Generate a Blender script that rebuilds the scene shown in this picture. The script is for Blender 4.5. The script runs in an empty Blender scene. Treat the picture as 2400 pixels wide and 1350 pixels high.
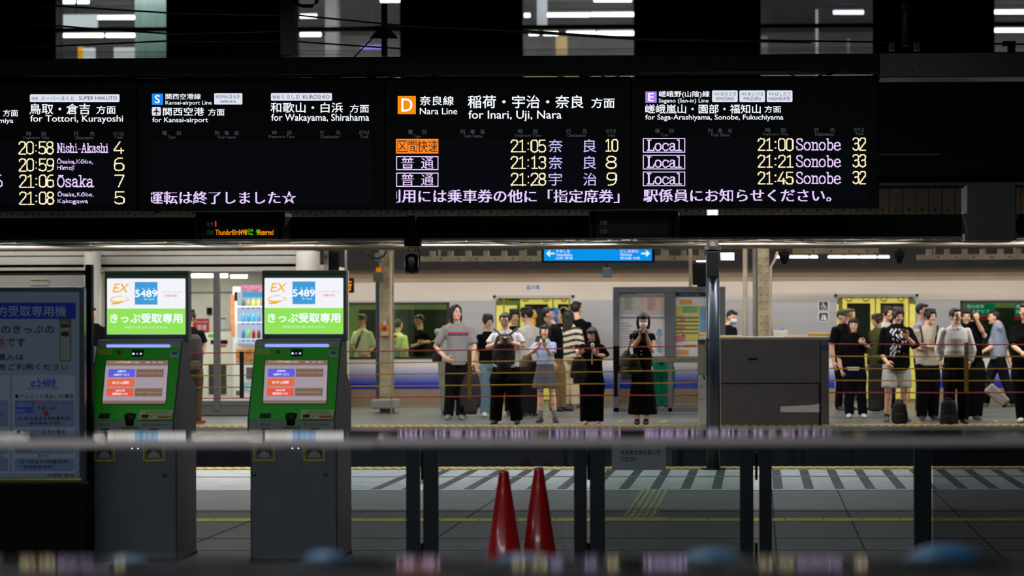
import bpy, bmesh, math, random
import numpy as np
from mathutils import Vector, Matrix

random.seed(7)
SC = bpy.context.scene
COL = SC.collection

# ------------------------------------------------------------------ camera, world, exposure
FPX = 5200.0                      # focal length in pixels of the 2400 px wide frame
CX, CY = 1647.0, 755.0            # principal point (shifted lens)
CAM_Z = 1.55
YAW, ROLL = math.radians(1.46), math.radians(-0.17)
_F = Vector((-math.sin(YAW), math.cos(YAW), 0)); _R0 = Vector((math.cos(YAW), math.sin(YAW), 0)); _U0 = Vector((0, 0, 1))
_R = _R0 * math.cos(ROLL) + _U0 * math.sin(ROLL)
_U = _U0 * math.cos(ROLL) - _R0 * math.sin(ROLL)
cam = bpy.data.cameras.new('camera'); cam_ob = bpy.data.objects.new('camera', cam); COL.objects.link(cam_ob)
cam.sensor_width = 36; cam.lens = 36 * FPX / 2400
cam.shift_x = (1200 - CX) / 2400; cam.shift_y = (CY - 675) / 2400
cam.clip_start = 0.1; cam.clip_end = 400
M = Matrix((( _R.x, _U.x, -_F.x, 0), (_R.y, _U.y, -_F.y, 0), (_R.z, _U.z, -_F.z, CAM_Z), (0, 0, 0, 1)))
cam_ob.matrix_world = M
cam.dof.use_dof = True; cam.dof.focus_distance = 20.0; cam.dof.aperture_fstop = 2.6
SC.camera = cam_ob
SC.view_settings.view_transform = 'Standard'; SC.view_settings.look = 'None'
SC.view_settings.exposure = 0.0; SC.view_settings.gamma = 1.0; SC.view_settings.use_curve_mapping = False
w = bpy.data.worlds.new('night'); SC.world = w; w.use_nodes = True
w.node_tree.nodes['Background'].inputs[0].default_value = (0.35, 0.45, 0.6, 1)
w.node_tree.nodes['Background'].inputs[1].default_value = 0.004
SC.cycles.use_denoising = True
SC.cycles.sample_clamp_indirect = 4.0
SC.cycles.max_bounces = 8; SC.cycles.transparent_max_bounces = 16


def area(name, loc, rot, sx, sy, power, color=(1, 1, 1)):
    l = bpy.data.lights.new(name, 'AREA'); l.shape = 'RECTANGLE'; l.size = sx; l.size_y = sy; l.energy = power; l.color = color
    o = bpy.data.objects.new(name, l); COL.objects.link(o); o.location = loc; o.rotation_euler = rot
    return o


# far canopy lamps, plus unseen area lights added to brighten people and foreground
for lx in (-13, -8.5, -4, 0.5, 5):
    area('platform_area_light', (lx, 33.72, 3.06), (math.radians(-10), 0, 0), 3.6, 0.12, 120, (1.0, .95, .89))  # added row, lights the fronts of people at the platform edge
    area('platform_area_light', (lx, 36.2, 3.42), (0, 0, 0), 3.6, 0.12, 40, (1.0, .93, .84))
    area('platform_area_light', (lx, 38.6, 3.42), (math.radians(24), 0, 0), 3.6, 0.12, 105, (1.0, .93, .84))
for lx in (-7.4, -3.6, 0.2):
    area('near_platform_fill_light', (lx, 22.9, 3.3), (math.radians(18), 0, 0), 3.2, 0.12, 150, (.97, .98, 1))  # added over the near platform to brighten its floor and people's fronts
for lx in (-6.5, -2.6, 0.8):
    area('near_platform_fill_light', (lx, 16.4, 4.5), (0, 0, 0), 3.2, 0.12, 46, (.92, .97, 1))  # unseen row added above the view to brighten the near floor
area('concourse_fill_light', (-3.5, 9.5, 4.2), (0, 0, 0), 6, .3, 70, (.85, .93, 1))  # unseen fills added around the viewpoint to brighten kiosks and foreground
area('concourse_fill_light', (-3.5, 3.5, 3.6), (0, 0, 0), 6, .3, 90, (.85, .93, 1))
area('concourse_fill_light', (-3.5, -2.0, 3.6), (0, 0, 0), 6, .3, 110, (.85, .93, 1))


for lx in (-26, -15, -4, 7):
    area('hall_fill_light', (lx, 96, 14.9), (0, 0, 0), 9, 3, 900, (.95, .97, 1))  # fill added to raise the general light in the upper hall
    area('hall_fill_light', (lx, 84.5, 14.9), (math.radians(20), 0, 0), 9, 2, 900, (.95, .97, 1))  # second added row, lights the fronts of things in the hall


# ------------------------------------------------------------------ pixel <-> place
def P(px, py, Y):
    """the point of the plane y = Y seen at photo pixel (px, py)"""
    d = _F + _R * ((px - CX) / FPX) + _U * ((CY - py) / FPX)
    t = Y / d.y
    return Vector((d.x * t, Y, CAM_Z + d.z * t))


def G(px, py, z=0.0):
    """the point of the level z seen at photo pixel (px, py)"""
    d = _F + _R * ((px - CX) / FPX) + _U * ((CY - py) / FPX)
    t = (z - CAM_Z) / d.z
    return Vector((d.x * t, d.y * t, z))


# ------------------------------------------------------------------ materials
def lin(c):
    r = []
    for v in c[:3]:
        v = v / 255.0
        r.append(v / 12.92 if v <= 0.04045 else ((v + 0.055) / 1.055) ** 2.4)
    return (r[0], r[1], r[2], 1.0)


_M = {}


def mat(name, rgb, rough=0.5, metal=0.0, noise=0.0, scale=8.0, bump=0.0, coat=0.0, spec=0.5, stretch=None):
    if name in _M: return _M[name]
    m = bpy.data.materials.new(name); m.use_nodes = True; nt = m.node_tree
    b = nt.nodes['Principled BSDF']
    b.inputs['Base Color'].default_value = lin(rgb); b.inputs['Roughness'].default_value = rough
    b.inputs['Metallic'].default_value = metal; b.inputs['Specular IOR Level'].default_value = spec
    if coat: b.inputs['Coat Weight'].default_value = coat; b.inputs['Coat Roughness'].default_value = 0.08
    if noise or bump:
        tc = nt.nodes.new('ShaderNodeTexCoord'); n = nt.nodes.new('ShaderNodeTexNoise'); n.inputs['Scale'].default_value = scale
        n.inputs['Detail'].default_value = 5
        src = tc.outputs['Object']
        if stretch:
            mp = nt.nodes.new('ShaderNodeMapping'); mp.inputs['Scale'].default_value = stretch
            nt.links.new(src, mp.inputs[0]); src = mp.outputs[0]
        nt.links.new(src, n.inputs['Vector'])
        if noise:
            r = nt.nodes.new('ShaderNodeMapRange'); r.inputs[1].default_value = .3; r.inputs[2].default_value = .7
            r.inputs[3].default_value = 1 - noise; r.inputs[4].default_value = 1 + noise
            mx = nt.nodes.new('ShaderNodeMix'); mx.data_type = 'RGBA'; mx.blend_type = 'MULTIPLY'; mx.inputs[0].default_value = 1
            mx.inputs[6].default_value = lin(rgb)
            nt.links.new(n.outputs['Fac'], r.inputs[0]); nt.links.new(r.outputs[0], mx.inputs[7]); nt.links.new(mx.outputs[2], b.inputs['Base Color'])
        if bump:
            bp = nt.nodes.new('ShaderNodeBump'); bp.inputs['Strength'].default_value = bump; bp.inputs['Distance'].default_value = 0.02
            nt.links.new(n.outputs['Fac'], bp.inputs['Height']); nt.links.new(bp.outputs[0], b.inputs['Normal'])
    _M[name] = m
    return m


def glow(name, rgb, s=1.0, light=False):
    if name in _M: return _M[name]
    m = bpy.data.materials.new(name); m.use_nodes = True; nt = m.node_tree
    nt.nodes.clear()
    o = nt.nodes.new('ShaderNodeOutputMaterial'); e = nt.nodes.new('ShaderNodeEmission')
    e.inputs[0].default_value = lin(rgb); e.inputs[1].default_value = s
    nt.links.new(e.outputs[0], o.inputs[0])
    if not light: m.cycles.emission_sampling = 'NONE'
    _M[name] = m
    return m


def clear_glass(name, tint, refl=0.06, rough=0.02):
    if name in _M: return _M[name]
    m = bpy.data.materials.new(name); m.use_nodes = True; nt = m.node_tree; nt.nodes.clear()
    o = nt.nodes.new('ShaderNodeOutputMaterial'); t = nt.nodes.new('ShaderNodeBsdfTransparent'); g = nt.nodes.new('ShaderNodeBsdfGlossy')
    x = nt.nodes.new('ShaderNodeMixShader'); x.inputs[0].default_value = refl
    t.inputs[0].default_value = (tint[0], tint[1], tint[2], 1); g.inputs['Roughness'].default_value = rough
    nt.links.new(t.outputs[0], x.inputs[1]); nt.links.new(g.outputs[0], x.inputs[2]); nt.links.new(x.outputs[0], o.inputs[0])
    _M[name] = m
    return m


# ------------------------------------------------------------------ objects
def wloc(o):
    v = Vector((0, 0, 0))
    while o is not None:
        v = v + o.location; o = o.parent
    return v


def tag(o, label, cat, group=None):
    o['label'] = label; o['category'] = cat
    if group: o['group'] = group
    return o


def thing(name, label, cat, loc, group=None):
    o = bpy.data.objects.new(name, None); COL.objects.link(o); o.location = loc; o.empty_display_size = .1
    return tag(o, label, cat, group)


class MB:
    """collects boxes, bars, tubes and lathes into ONE mesh"""
    def __init__(s): s.v = []; s.f = []; s.m = []; s.mats = []

    def slot(s, m):
        if m not in s.mats: s.mats.append(m)
        return s.mats.index(m)

    def add(s, vs, fs, m):
        b = len(s.v); k = s.slot(m)
        s.v.extend([tuple(v) for v in vs]); s.f.extend([tuple(i + b for i in f) for f in fs]); s.m.extend([k] * len(fs))
        return s

    def box(s, x0, x1, y0, y1, z0, z1, m):
        x0, x1 = min(x0, x1), max(x0, x1); y0, y1 = min(y0, y1), max(y0, y1); z0, z1 = min(z0, z1), max(z0, z1)
        vs = [(x0, y0, z0), (x1, y0, z0), (x1, y1, z0), (x0, y1, z0), (x0, y0, z1), (x1, y0, z1), (x1, y1, z1), (x0, y1, z1)]
        return s.add(vs, [(0, 3, 2, 1), (4, 5, 6, 7), (0, 1, 5, 4), (1, 2, 6, 5), (2, 3, 7, 6), (3, 0, 4, 7)], m)

    def bpx(s, x0, y0, x1, y1, Y, d, m):
        """box whose front face fills a pixel rectangle at depth Y, d metres deep"""
        xm, ym = (x0 + x1) / 2, (y0 + y1) / 2
        return s.box(P(x0, ym, Y).x, P(x1, ym, Y).x, Y, Y + d, P(xm, y1, Y).z, P(xm, y0, Y).z, m)

    def prism_x(s, prof, x0, x1, m):
        """profile of (y, z) points swept along x"""
        n = len(prof)
        vs = [(x0, p[0], p[1]) for p in prof] + [(x1, p[0], p[1]) for p in prof]
        fs = [(i, (i + 1) % n, n + (i + 1) % n, n + i) for i in range(n)] + [tuple(range(n))[::-1], tuple(range(n, 2 * n))]
        return s.add(vs, fs, m)

    def tube(s, pts, r, m, n=8, caps=True):
        pts = [Vector(p) for p in pts]; vs = []; fs = []
        rr = r if isinstance(r, (list, tuple)) else [r] * len(pts)
        for i, p in enumerate(pts):
            t = (pts[min(i + 1, len(pts) - 1)] - pts[max(i - 1, 0)]).normalized()
            a = Vector((0, 0, 1)) if abs(t.z) < .9 else Vector((1, 0, 0))
            u = t.cross(a).normalized(); w_ = t.cross(u)
            for k in range(n):
                q = 2 * math.pi * k / n
                vs.append(p + (u * math.cos(q) + w_ * math.sin(q)) * rr[i])
        for i in range(len(pts) - 1):
            for k in range(n):
                fs.append((i * n + k, i * n + (k + 1) % n, (i + 1) * n + (k + 1) % n, (i + 1) * n + k))
        if caps: fs += [tuple(range(n))[::-1], tuple(range((len(pts) - 1) * n, len(pts) * n))]
        return s.add(vs, fs, m)

    def lathe(s, c, prof, m, n=24):
        """profile of (radius, z) points spun about the vertical through c"""
        vs = []; fs = []
        for r, z in prof:
            for k in range(n):
                q = 2 * math.pi * k / n
                vs.append((c[0] + r * math.cos(q), c[1] + r * math.sin(q), c[2] + z))
        for i in range(len(prof) - 1):
            for k in range(n):
                fs.append((i * n + k, i * n + (k + 1) % n, (i + 1) * n + (k + 1) % n, (i + 1) * n + k))
        fs += [tuple(range(n))[::-1], tuple(range((len(prof) - 1) * n, len(prof) * n))]
        return s.add(vs, fs, m)

    def ball(s, c, rx, ry, rz, m, n=14, k=8):
        vs = []; fs = []
        for i in range(k + 1):
            t = math.pi * i / k - math.pi / 2
            for j in range(n):
                q = 2 * math.pi * j / n
                vs.append((c[0] + rx * math.cos(t) * math.cos(q), c[1] + ry * math.cos(t) * math.sin(q), c[2] + rz * math.sin(t)))
        for i in range(k):
            for j in range(n): fs.append((i * n + j, i * n + (j + 1) % n, (i + 1) * n + (j + 1) % n, (i + 1) * n + j))
        return s.add(vs, fs, m)

    def quad(s, pts, m): return s.add(pts, [tuple(range(len(pts)))], m)

    def build(s, name, parent=None, bevel=0, smooth=False, kind=None):
        me = bpy.data.meshes.new(name)
        off = wloc(parent) if parent is not None else Vector((0, 0, 0))
        if s.v:
            base = off
            if parent is None:
                a = np.array(s.v); base = Vector(((a[:, 0].min() + a[:, 0].max()) / 2, (a[:, 1].min() + a[:, 1].max()) / 2, a[:, 2].min()))
            me.from_pydata([(x - base.x, y - base.y, z - base.z) for x, y, z in s.v], [], s.f)
        else: base = off
        for m in s.mats: me.materials.append(m)
        me.polygons.foreach_set('material_index', s.m)
        if smooth: me.polygons.foreach_set('use_smooth', [True] * len(me.polygons))
        me.update()
        o = bpy.data.objects.new(name, me); COL.objects.link(o)
        if parent is None: o.location = base
        else: o.parent = parent
        if bevel:
            bv = o.modifiers.new('Bevel', 'BEVEL'); bv.width = bevel; bv.segments = 2; bv.limit_method = 'ANGLE'
        if kind: o['kind'] = kind
        return o


def struct(name, mb, **k): return mb.build(name, kind='structure', **k)


def copy_tree(o, parent=None):
    c = o.copy(); COL.objects.link(c)
    if parent is not None: c.parent = parent
    for ch in list(o.children): copy_tree(ch, c)
    return c


# ------------------------------------------------------------------ lettering
_GC = {}


def glyphs(s, bold=0.0, spacing=1.0):
    """outline of a line of text as (points, triangles)"""
    k = (s, bold, spacing)
    if k in _GC: return _GC[k]
    c = bpy.data.curves.new('lettering', 'FONT'); c.body = s; c.fill_mode = 'FRONT'; c.resolution_u = 3; c.offset = bold; c.space_character = spacing
    o = bpy.data.objects.new('lettering', c); COL.objects.link(o)
    me = bpy.data.meshes.new_from_object(o.evaluated_get(bpy.context.evaluated_depsgraph_get()))
    me.calc_loop_triangles()
    v = np.array([(p.co.x, p.co.y) for p in me.vertices]); t = np.array([tuple(x.vertices) for x in me.loop_triangles])
    bpy.data.objects.remove(o); bpy.data.curves.remove(c); bpy.data.meshes.remove(me)
    _GC[k] = (v, t)
    return v, t


def put_text(mb, s, rect, fn, m, bold=0.0, spacing=1.0, shear=0.0):
    """fit the ink of a text line into a pixel rectangle (x0, y0, x1, y1); fn maps a pixel to a point"""
    v, t = glyphs(s, 0.0, spacing)
    v = v.copy()
    if shear: v[:, 0] += v[:, 1] * shear
    lo, hi = v.min(0), v.max(0); x0, y0, x1, y1 = rect
    px = x0 + (v[:, 0] - lo[0]) / max(hi[0] - lo[0], 1e-6) * (x1 - x0)
    py = y1 - (v[:, 1] - lo[1]) / max(hi[1] - lo[1], 1e-6) * (y1 - y0)
    q_ = [tuple(q) for q in t.tolist()]
    e = bold * (y1 - y0) * .62
    for i, (dx, dy) in enumerate(((-e, 0), (e, 0), (0, -e), (0, e)) if bold else ((0, 0),)):
        lift = Vector((0, -.0003 * i, 0))
        mb.add([fn(a + dx, b + dy) + lift for a, b in zip(px, py)], q_, m)


def rast(mb, tris, cell, clip, fn, m):
    """light the dots of an LED matrix covered by triangles in pixel coordinates"""
    x0, y0, x1, y1 = clip
    nx, ny = int((x1 - x0) / cell), int((y1 - y0) / cell)
    on = np.zeros((ny, nx), bool)
    for a, b, c in tris:
        lx, hx = min(a[0], b[0], c[0]), max(a[0], b[0], c[0]); ly, hy = min(a[1], b[1], c[1]), max(a[1], b[1], c[1])
        i0, i1 = max(int((lx - x0) / cell), 0), min(int((hx - x0) / cell) + 1, nx); j0, j1 = max(int((ly - y0) / cell), 0), min(int((hy - y0) / cell) + 1, ny)
        if i0 >= i1 or j0 >= j1: continue
        X, Y_ = np.meshgrid(x0 + (np.arange(i0, i1) + .5) * cell, y0 + (np.arange(j0, j1) + .5) * cell)
        e = lambda p, q: (q[0] - p[0]) * (Y_ - p[1]) - (q[1] - p[1]) * (X - p[0])
        e1, e2, e3 = e(a, b), e(b, c), e(c, a)
        on[j0:j1, i0:i1] |= ((e1 >= -.15) & (e2 >= -.15) & (e3 >= -.15)) | ((e1 <= .15) & (e2 <= .15) & (e3 <= .15))
    for j in range(ny):
        i = 0
        while i < nx:
            if on[j, i]:
                k = i
                while k < nx and on[j, k]: k += 1
                a, b, c, d = x0 + i * cell, y0 + j * cell, x0 + k * cell, y0 + (j + .9) * cell
                mb.quad([fn(a, d), fn(c, d), fn(c, b), fn(a, b)], m); i = k
            else: i += 1


def led_font(mb, s, rect, fn, m, cell=1.35, bold=0.0, clip=None):
    v, t = glyphs(s); lo, hi = v.min(0), v.max(0); x0, y0, x1, y1 = rect
    px = x0 + (v[:, 0] - lo[0]) / (hi[0] - lo[0]) * (x1 - x0); py = y1 - (v[:, 1] - lo[1]) / (hi[1] - lo[1]) * (y1 - y0)
    q = np.stack([px, py], 1)
    rast(mb, [(q[a], q[b], q[c]) for a, b, c in t], cell, clip or (x0 - 1, y0 - 1, x1 + 2, y1 + 2), fn, m)


def led_cells(mb, s, x0, y0, y1, pitch, clip, fn, m, bold=0.03, cell=1.35):
    """a running message: one square cell for each character"""
    for i, ch in enumerate(s):
        v, t = glyphs(ch)
        px = x0 + (i + v[:, 0]) * pitch; py = y1 - (v[:, 1] + .08) / .93 * (y1 - y0)
        q = np.stack([px, py], 1)
        cx0 = max(clip[0], x0 + i * pitch)
        e = bold * pitch * .6
        rast(mb, [(q[a] + (dx * e, 0), q[b] + (dx * e, 0), q[c] + (dx * e, 0)) for a, b, c in t for dx in (-1, 0, 1)], cell, (cx0, y0 - 2, min(clip[1], x0 + (i + 1) * pitch), y1 + 2), fn, m)


def _el(cx, cy, rx, ry, a=0, b=360, n=14):
    return [(cx + rx * math.cos(math.radians(a + (b - a) * i / n)), cy + ry * math.sin(math.radians(a + (b - a) * i / n))) for i in range(n + 1)]


STROKE = {
    '0': (.5, [[(.05, .15), (.05, .85), (.12, .96), (.25, 1), (.38, .96), (.45, .85), (.45, .15), (.38, .04), (.25, 0), (.12, .04), (.05, .15)]]),
    '1': (.5, [[(.1, .85), (.27, 1), (.27, 0)], [(.1, 0), (.44, 0)]]),
    '2': (.5, [[(.05, .8), (.08, .92), (.18, 1), (.33, 1), (.43, .92), (.45, .8), (.43, .64), (.05, .06), (.05, 0), (.46, 0)]]),
    '3': (.5, [[(.05, .85), (.12, .97), (.25, 1), (.38, .97), (.45, .87), (.45, .65), (.38, .55), (.2, .53)], [(.38, .54), (.46, .42), (.46, .15), (.38, .03), (.25, 0), (.12, .03), (.05, .15)]]),
    '4': (.5, [[(.37, 0), (.37, .45)], [(.32, 1), (.03, .3), (.03, .25), (.5, .25)]]),
    '5': (.5, [[(.44, 1), (.08, 1), (.06, .5), (.18, .6), (.3, .6), (.42, .52), (.46, .4), (.46, .15), (.38, .03), (.25, 0), (.12, .03), (.04, .13)]]),
    '6': (.5, [[(.4, 1), (.3, 1), (.2, .97), (.1, .85), (.05, .6), (.05, .15), (.12, .03), (.25, 0), (.38, .03), (.46, .15), (.46, .42), (.38, .55), (.25, .58), (.12, .54), (.05, .42)]]),
    '7': (.5, [[(.04, 1), (.46, 1), (.46, .92), (.22, 0)]]),
    '8': (.5, [_el(.25, .77, .19, .23), _el(.25, .27, .21, .27)]),
    '9': (.5, [[(.1, 0), (.2, 0), (.3, .03), (.4, .15), (.45, .4), (.45, .85), (.38, .97), (.25, 1), (.12, .97), (.04, .85), (.04, .58), (.12, .45), (.25, .42), (.38, .46), (.45, .58)]]),
    ':': (.3, [[(.13, .72), (.15, .72)], [(.13, .22), (.15, .22)]]),
    'L': (.56, [[(.15, 1), (.15, 0)], [(.04, 1), (.28, 1)], [(.04, 0), (.5, 0), (.52, .2)]]),
    'o': (.54, [_el(.26, .33, .21, .34)]),
    'c': (.5, [[(.44, .48), (.42, .6), (.3, .67), (.17, .64), (.07, .5), (.06, .2), (.16, .03), (.3, 0), (.44, .1)]]),
    'a': (.52, [[(.1, .54), (.15, .64), (.28, .67), (.38, .58), (.38, .08), (.44, 0), (.5, .02)], [(.38, .4), (.2, .38), (.08, .26), (.08, .1), (.16, 0), (.28, .02), (.38, .14)]]),
    'l': (.42, [[(.1, 1), (.22, 1), (.22, 0)], [(.08, 0), (.36, 0)]]),
    'S': (.54, [[(.44, .78), (.42, .92), (.3, 1), (.17, 1), (.06, .9), (.06, .72), (.14, .6), (.36, .45), (.46, .32), (.46, .12), (.36, .01), (.2, 0), (.08, .1), (.05, .25)]]),
    'n': (.54, [[(.04, .66), (.14, .66), (.14, 0)], [(.04, 0), (.24, 0)], [(.14, .52), (.22, .63), (.33, .66), (.41, .58), (.41, 0)], [(.31, 0), (.51, 0)]]),
    'b': (.54, [[(.04, 1), (.14, 1), (.14, 0)], [(.14, .52), (.24, .66), (.36, .64), (.46, .5), (.46, .16), (.36, .01), (.24, 0), (.14, .12)]]),
    'e': (.53, [[(.07, .36), (.46, .36), (.44, .52), (.34, .66), (.2, .66), (.09, .54), (.06, .36), (.07, .14), (.17, .01), (.33, 0), (.46, .1)]]),
    'N': (.62, [[(.12, 0), (.12, 1), (.5, 0), (.5, 1)], [(.03, 0), (.2, 0)], [(.03, 1), (.13, 1)], [(.42, 1), (.59, 1)]]),
    'i': (.36, [[(.08, .66), (.18, .66), (.18, 0)], [(.07, 0), (.3, 0)], [(.17, .9), (.19, .9)]]),
    's': (.46, [[(.38, .5), (.36, .62), (.24, .67), (.12, .63), (.08, .5), (.14, .4), (.32, .3), (.4, .18), (.36, .04), (.22, 0), (.1, .04), (.06, .18)]]),
    'h': (.56, [[(.04, 1), (.14, 1), (.14, 0)], [(.04, 0), (.24, 0)], [(.14, .5), (.22, .63), (.33, .66), (.42, .58), (.42, 0)], [(.32, 0), (.52, 0)]]),
    'k': (.54, [[(.04, 1), (.14, 1), (.14, 0)], [(.04, 0), (.24, 0)], [(.14, .25), (.42, .66)], [(.34, .66), (.5, .66)], [(.24, .4), (.44, 0)], [(.36, 0), (.53, 0)]]),
    'A': (.64, [[(.1, 0), (.31, 1), (.52, 0)], [(.17, .34), (.45, .34)], [(.02, 0), (.18, 0)], [(.44, 0), (.61, 0)]]),
    'O': (.6, [_el(.3, .44, .23, .45), [(.16, 1), (.44, 1)]]),
    '-': (.4, [[(.06, .36), (.34, .36)]]),
}


def led_stroke(mb, s, rect, fn, m, cell=1.35, thick=2.9):
    x0, y0, x1, y1 = rect; h = thick / 2
    W = 0; segs = []
    for ch in s:
        w_, lines = STROKE[ch]
        for ln in lines:
            for a, b in zip(ln[:-1], ln[1:]): segs.append(((W + a[0], a[1]), (W + b[0], b[1])))
        W += w_
    lo = min(min(a[0], b[0]) for a, b in segs); hi = max(max(a[0], b[0]) for a, b in segs)
    tr = []
    for a, b in segs:
        f = lambda p: np.array([x0 + h + (p[0] - lo) / (hi - lo) * (x1 - x0 - thick), y1 - h - p[1] * (y1 - y0 - thick)])
        a, b = f(a), f(b); d = b - a; L = np.hypot(*d); d = d / L if L > 0 else np.array([1., 0]); n = np.array([-d[1], d[0]]) * h; e = d * h
        p = [a - e + n, a - e - n, b + e - n, b + e + n]
        tr += [(p[0], p[1], p[2]), (p[0], p[2], p[3])]
    rast(mb, tr, cell, (x0 - 1, y0 - 1, x1 + 2, y1 + 2), fn, m)


def qpx(mb, x0, y0, x1, y1, fn, m): mb.quad([fn(x0, y1), fn(x1, y1), fn(x1, y0), fn(x0, y0)], m)


def rpx(mb, x0, y0, x1, y1, r, fn, m):
    """rounded rectangle"""
    pts = []
    for cx, cy, a in ((x1 - r, y1 - r, 0), (x0 + r, y1 - r, 90), (x0 + r, y0 + r, 180), (x1 - r, y0 + r, 270)):
        for k in range(5):
            q = math.radians(a + 22.5 * k); pts.append(fn(cx + r * math.cos(q), cy + r * math.sin(q)))
    mb.quad(pts[::-1], m)


def frame_px(mb, x0, y0, x1, y1, t, fn, m):
    qpx(mb, x0, y0, x1, y0 + t, fn, m); qpx(mb, x0, y1 - t, x1, y1, fn, m)
    qpx(mb, x0, y0 + t, x0 + t, y1 - t, fn, m); qpx(mb, x1 - t, y0 + t, x1, y1 - t, fn, m)


def plane(Y): return lambda px, py: P(px, py, Y)
# ================================================================== materials of the setting
CONC = mat('worn asphalt', (88, 88, 84), .62, noise=.16, scale=3, bump=.15)
CONC2 = mat('far platform asphalt', (92, 95, 95), .42, noise=.12, scale=2.2, bump=.06, stretch=(.5, 2, 1))
WHITEP = mat('white floor paint', (158, 161, 158), .5, noise=.16, scale=4)
BLACKP = mat('dark gap in the paint', (26, 28, 30), .6, noise=.2, scale=5)
YEL = mat('yellow line paint', (182, 176, 62), .6, noise=.12, scale=12)
TACT = mat('yellow tactile paving', (196, 168, 84), .6, noise=.15, scale=14)
TACTG = mat('faded tactile paving', (150, 148, 108), .65, noise=.15, scale=9)
NAVY = mat('shadowed pit wall', (26, 32, 44), .8, noise=.25, scale=2)  # platform faces coloured dark for the shadow in the pit
BALLAST = mat('track ballast', (30, 30, 32), .95, noise=.4, scale=30, bump=.6)
STEEL = mat('rail steel', (110, 100, 92), .35, .9, noise=.2, scale=6)
BLACKM = mat('black painted steel', (6, 7, 8), .7, noise=.2, scale=6, spec=.2)
BLACKS = mat('black satin steel', (8, 9, 11), .45, .2, noise=.15, scale=6)
CREAM = mat('cream painted steel', (196, 182, 160), .55, noise=.14, scale=5)
CREAMD = mat('aged cream girder paint', (150, 138, 116), .6, noise=.22, scale=7)
GREYG = mat('grey green cable sheath', (120, 124, 112), .6, noise=.15, scale=9)
RUST = mat('flaking cream and rust paint', (172, 160, 132), .7, noise=.28, scale=5, bump=.3)
DARKBR = mat('dark underside panels', (30, 28, 26), .75, noise=.2, scale=4)
TUBE = glow('fluorescent tube', (245, 250, 255), 7.0, True)
TUBEW = glow('window fluorescent tube', (240, 246, 255), 5.0, True)
CABLE = mat('black cable', (8, 8, 9), .6, noise=.1)

# ------------------------------------------------------------------ ground
Y_EDGE, Y_FAR, Y_TRAIN = 23.85, 32.8, 41.9
mb = MB(); mb.box(-14, 8, -3, Y_EDGE, -1.2, 0, CONC); struct('floor', mb)
mb = MB(); mb.box(-22, 14, Y_FAR, Y_TRAIN - .25, -1.2, 0, CONC2)
mb.box(-22, 14, Y_FAR - .03, Y_FAR, -1.2, -.09, NAVY)
struct('floor', mb)
mb = MB(); mb.box(-24, 16, Y_EDGE, Y_FAR - .03, -1.35, -1.2, BALLAST)
mb.box(-14, 8, Y_EDGE, Y_EDGE + .02, -1.2, -.06, NAVY)
struct('floor', mb)
for yy in (25.6, 26.67, 29.6, 30.67):
    mb = MB(); mb.prism_x([(yy - .06, -1.2), (yy + .06, -1.2), (yy + .02, -1.16), (yy + .035, -1.05), (yy - .035, -1.05), (yy - .02, -1.16)], -22, 14, STEEL)
    o = mb.build('running_rail'); tag(o, 'steel running rail lying in the dark track pit between the platforms', 'rail', 'running rails in the track pit')

# painted markings of the near platform
FE = .004
x_at = lambda px, py: G(px, py).x
mb = MB()
y0, y1 = G(1700, 1147).y, G(1700, 1103).y
mb.box(-9, 6, y0 - .12, y1 + .1, 0, FE, WHITEP)
for k in range(-13, 26):
    X = x_at(1824 + 72.5 * k, 1147)
    mb.box(X - .045, X + .045, y0, y1 + .05, FE, FE + .002, BLACKP)
mb.box(-9, 6, G(1700, 1118.5).y, G(1700, 1117).y, FE, FE + .003, mat('grey joint', (92, 96, 94), .6, noise=.1))
struct('trim_1', mb)
mb = MB()
ty = G(1700, 1098).y
mb.box(-9, 6, ty - .13, ty + .13, 0, FE + .004, TACT)
for i in range(150):
    mb.box(-9 + i * .1, -9 + i * .1 + .05, ty - .1, ty + .1, FE + .004, FE + .012, TACT)
struct('trim_2', mb)
mb = MB()
ya, yb = G(1700, 1222).y, G(1700, 1215).y
for i in range(34):
    mb.box(-7.6 + i * .3, -7.6 + i * .3 + .292, ya, yb, 0, FE, YEL)
struct('trim_3', mb)
mb = MB()
xa, xb = x_at(1455, 1220), x_at(1535, 1220)
mb.box(xa, xb, yb, y0 - .12, 0, FE + .001, TACTG)
mb.box(x_at(1415, 1218), xb + .1, ya - .02, yb + .02, 0, FE + .003, TACT)
for i in range(5):
    xx = xa + (xb - xa) * (i + .5) / 5
    mb.box(xx - .012, xx + .012, yb + .02, y0 - .12, FE, FE + .012, TACTG)
struct('trim_4', mb)
mb = MB()
JOINT = mat('dark expansion joint', (20, 20, 20), .8, noise=.1)
for px, py in ((2000, 1230), (1030, 1257), (1822, 1327), (540, 1240), (2270, 1230)):
    X = x_at(px, py); mb.box(X - .006, X + .006, 11.5, y0 - .12, 0, .003, JOINT)
for py in (1262, 1199, 1290):
    Yj = G(1700, py).y; mb.box(-8, 5, Yj - .008, Yj + .008, 0, .002, JOINT)
struct('trim_5', mb)
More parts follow.
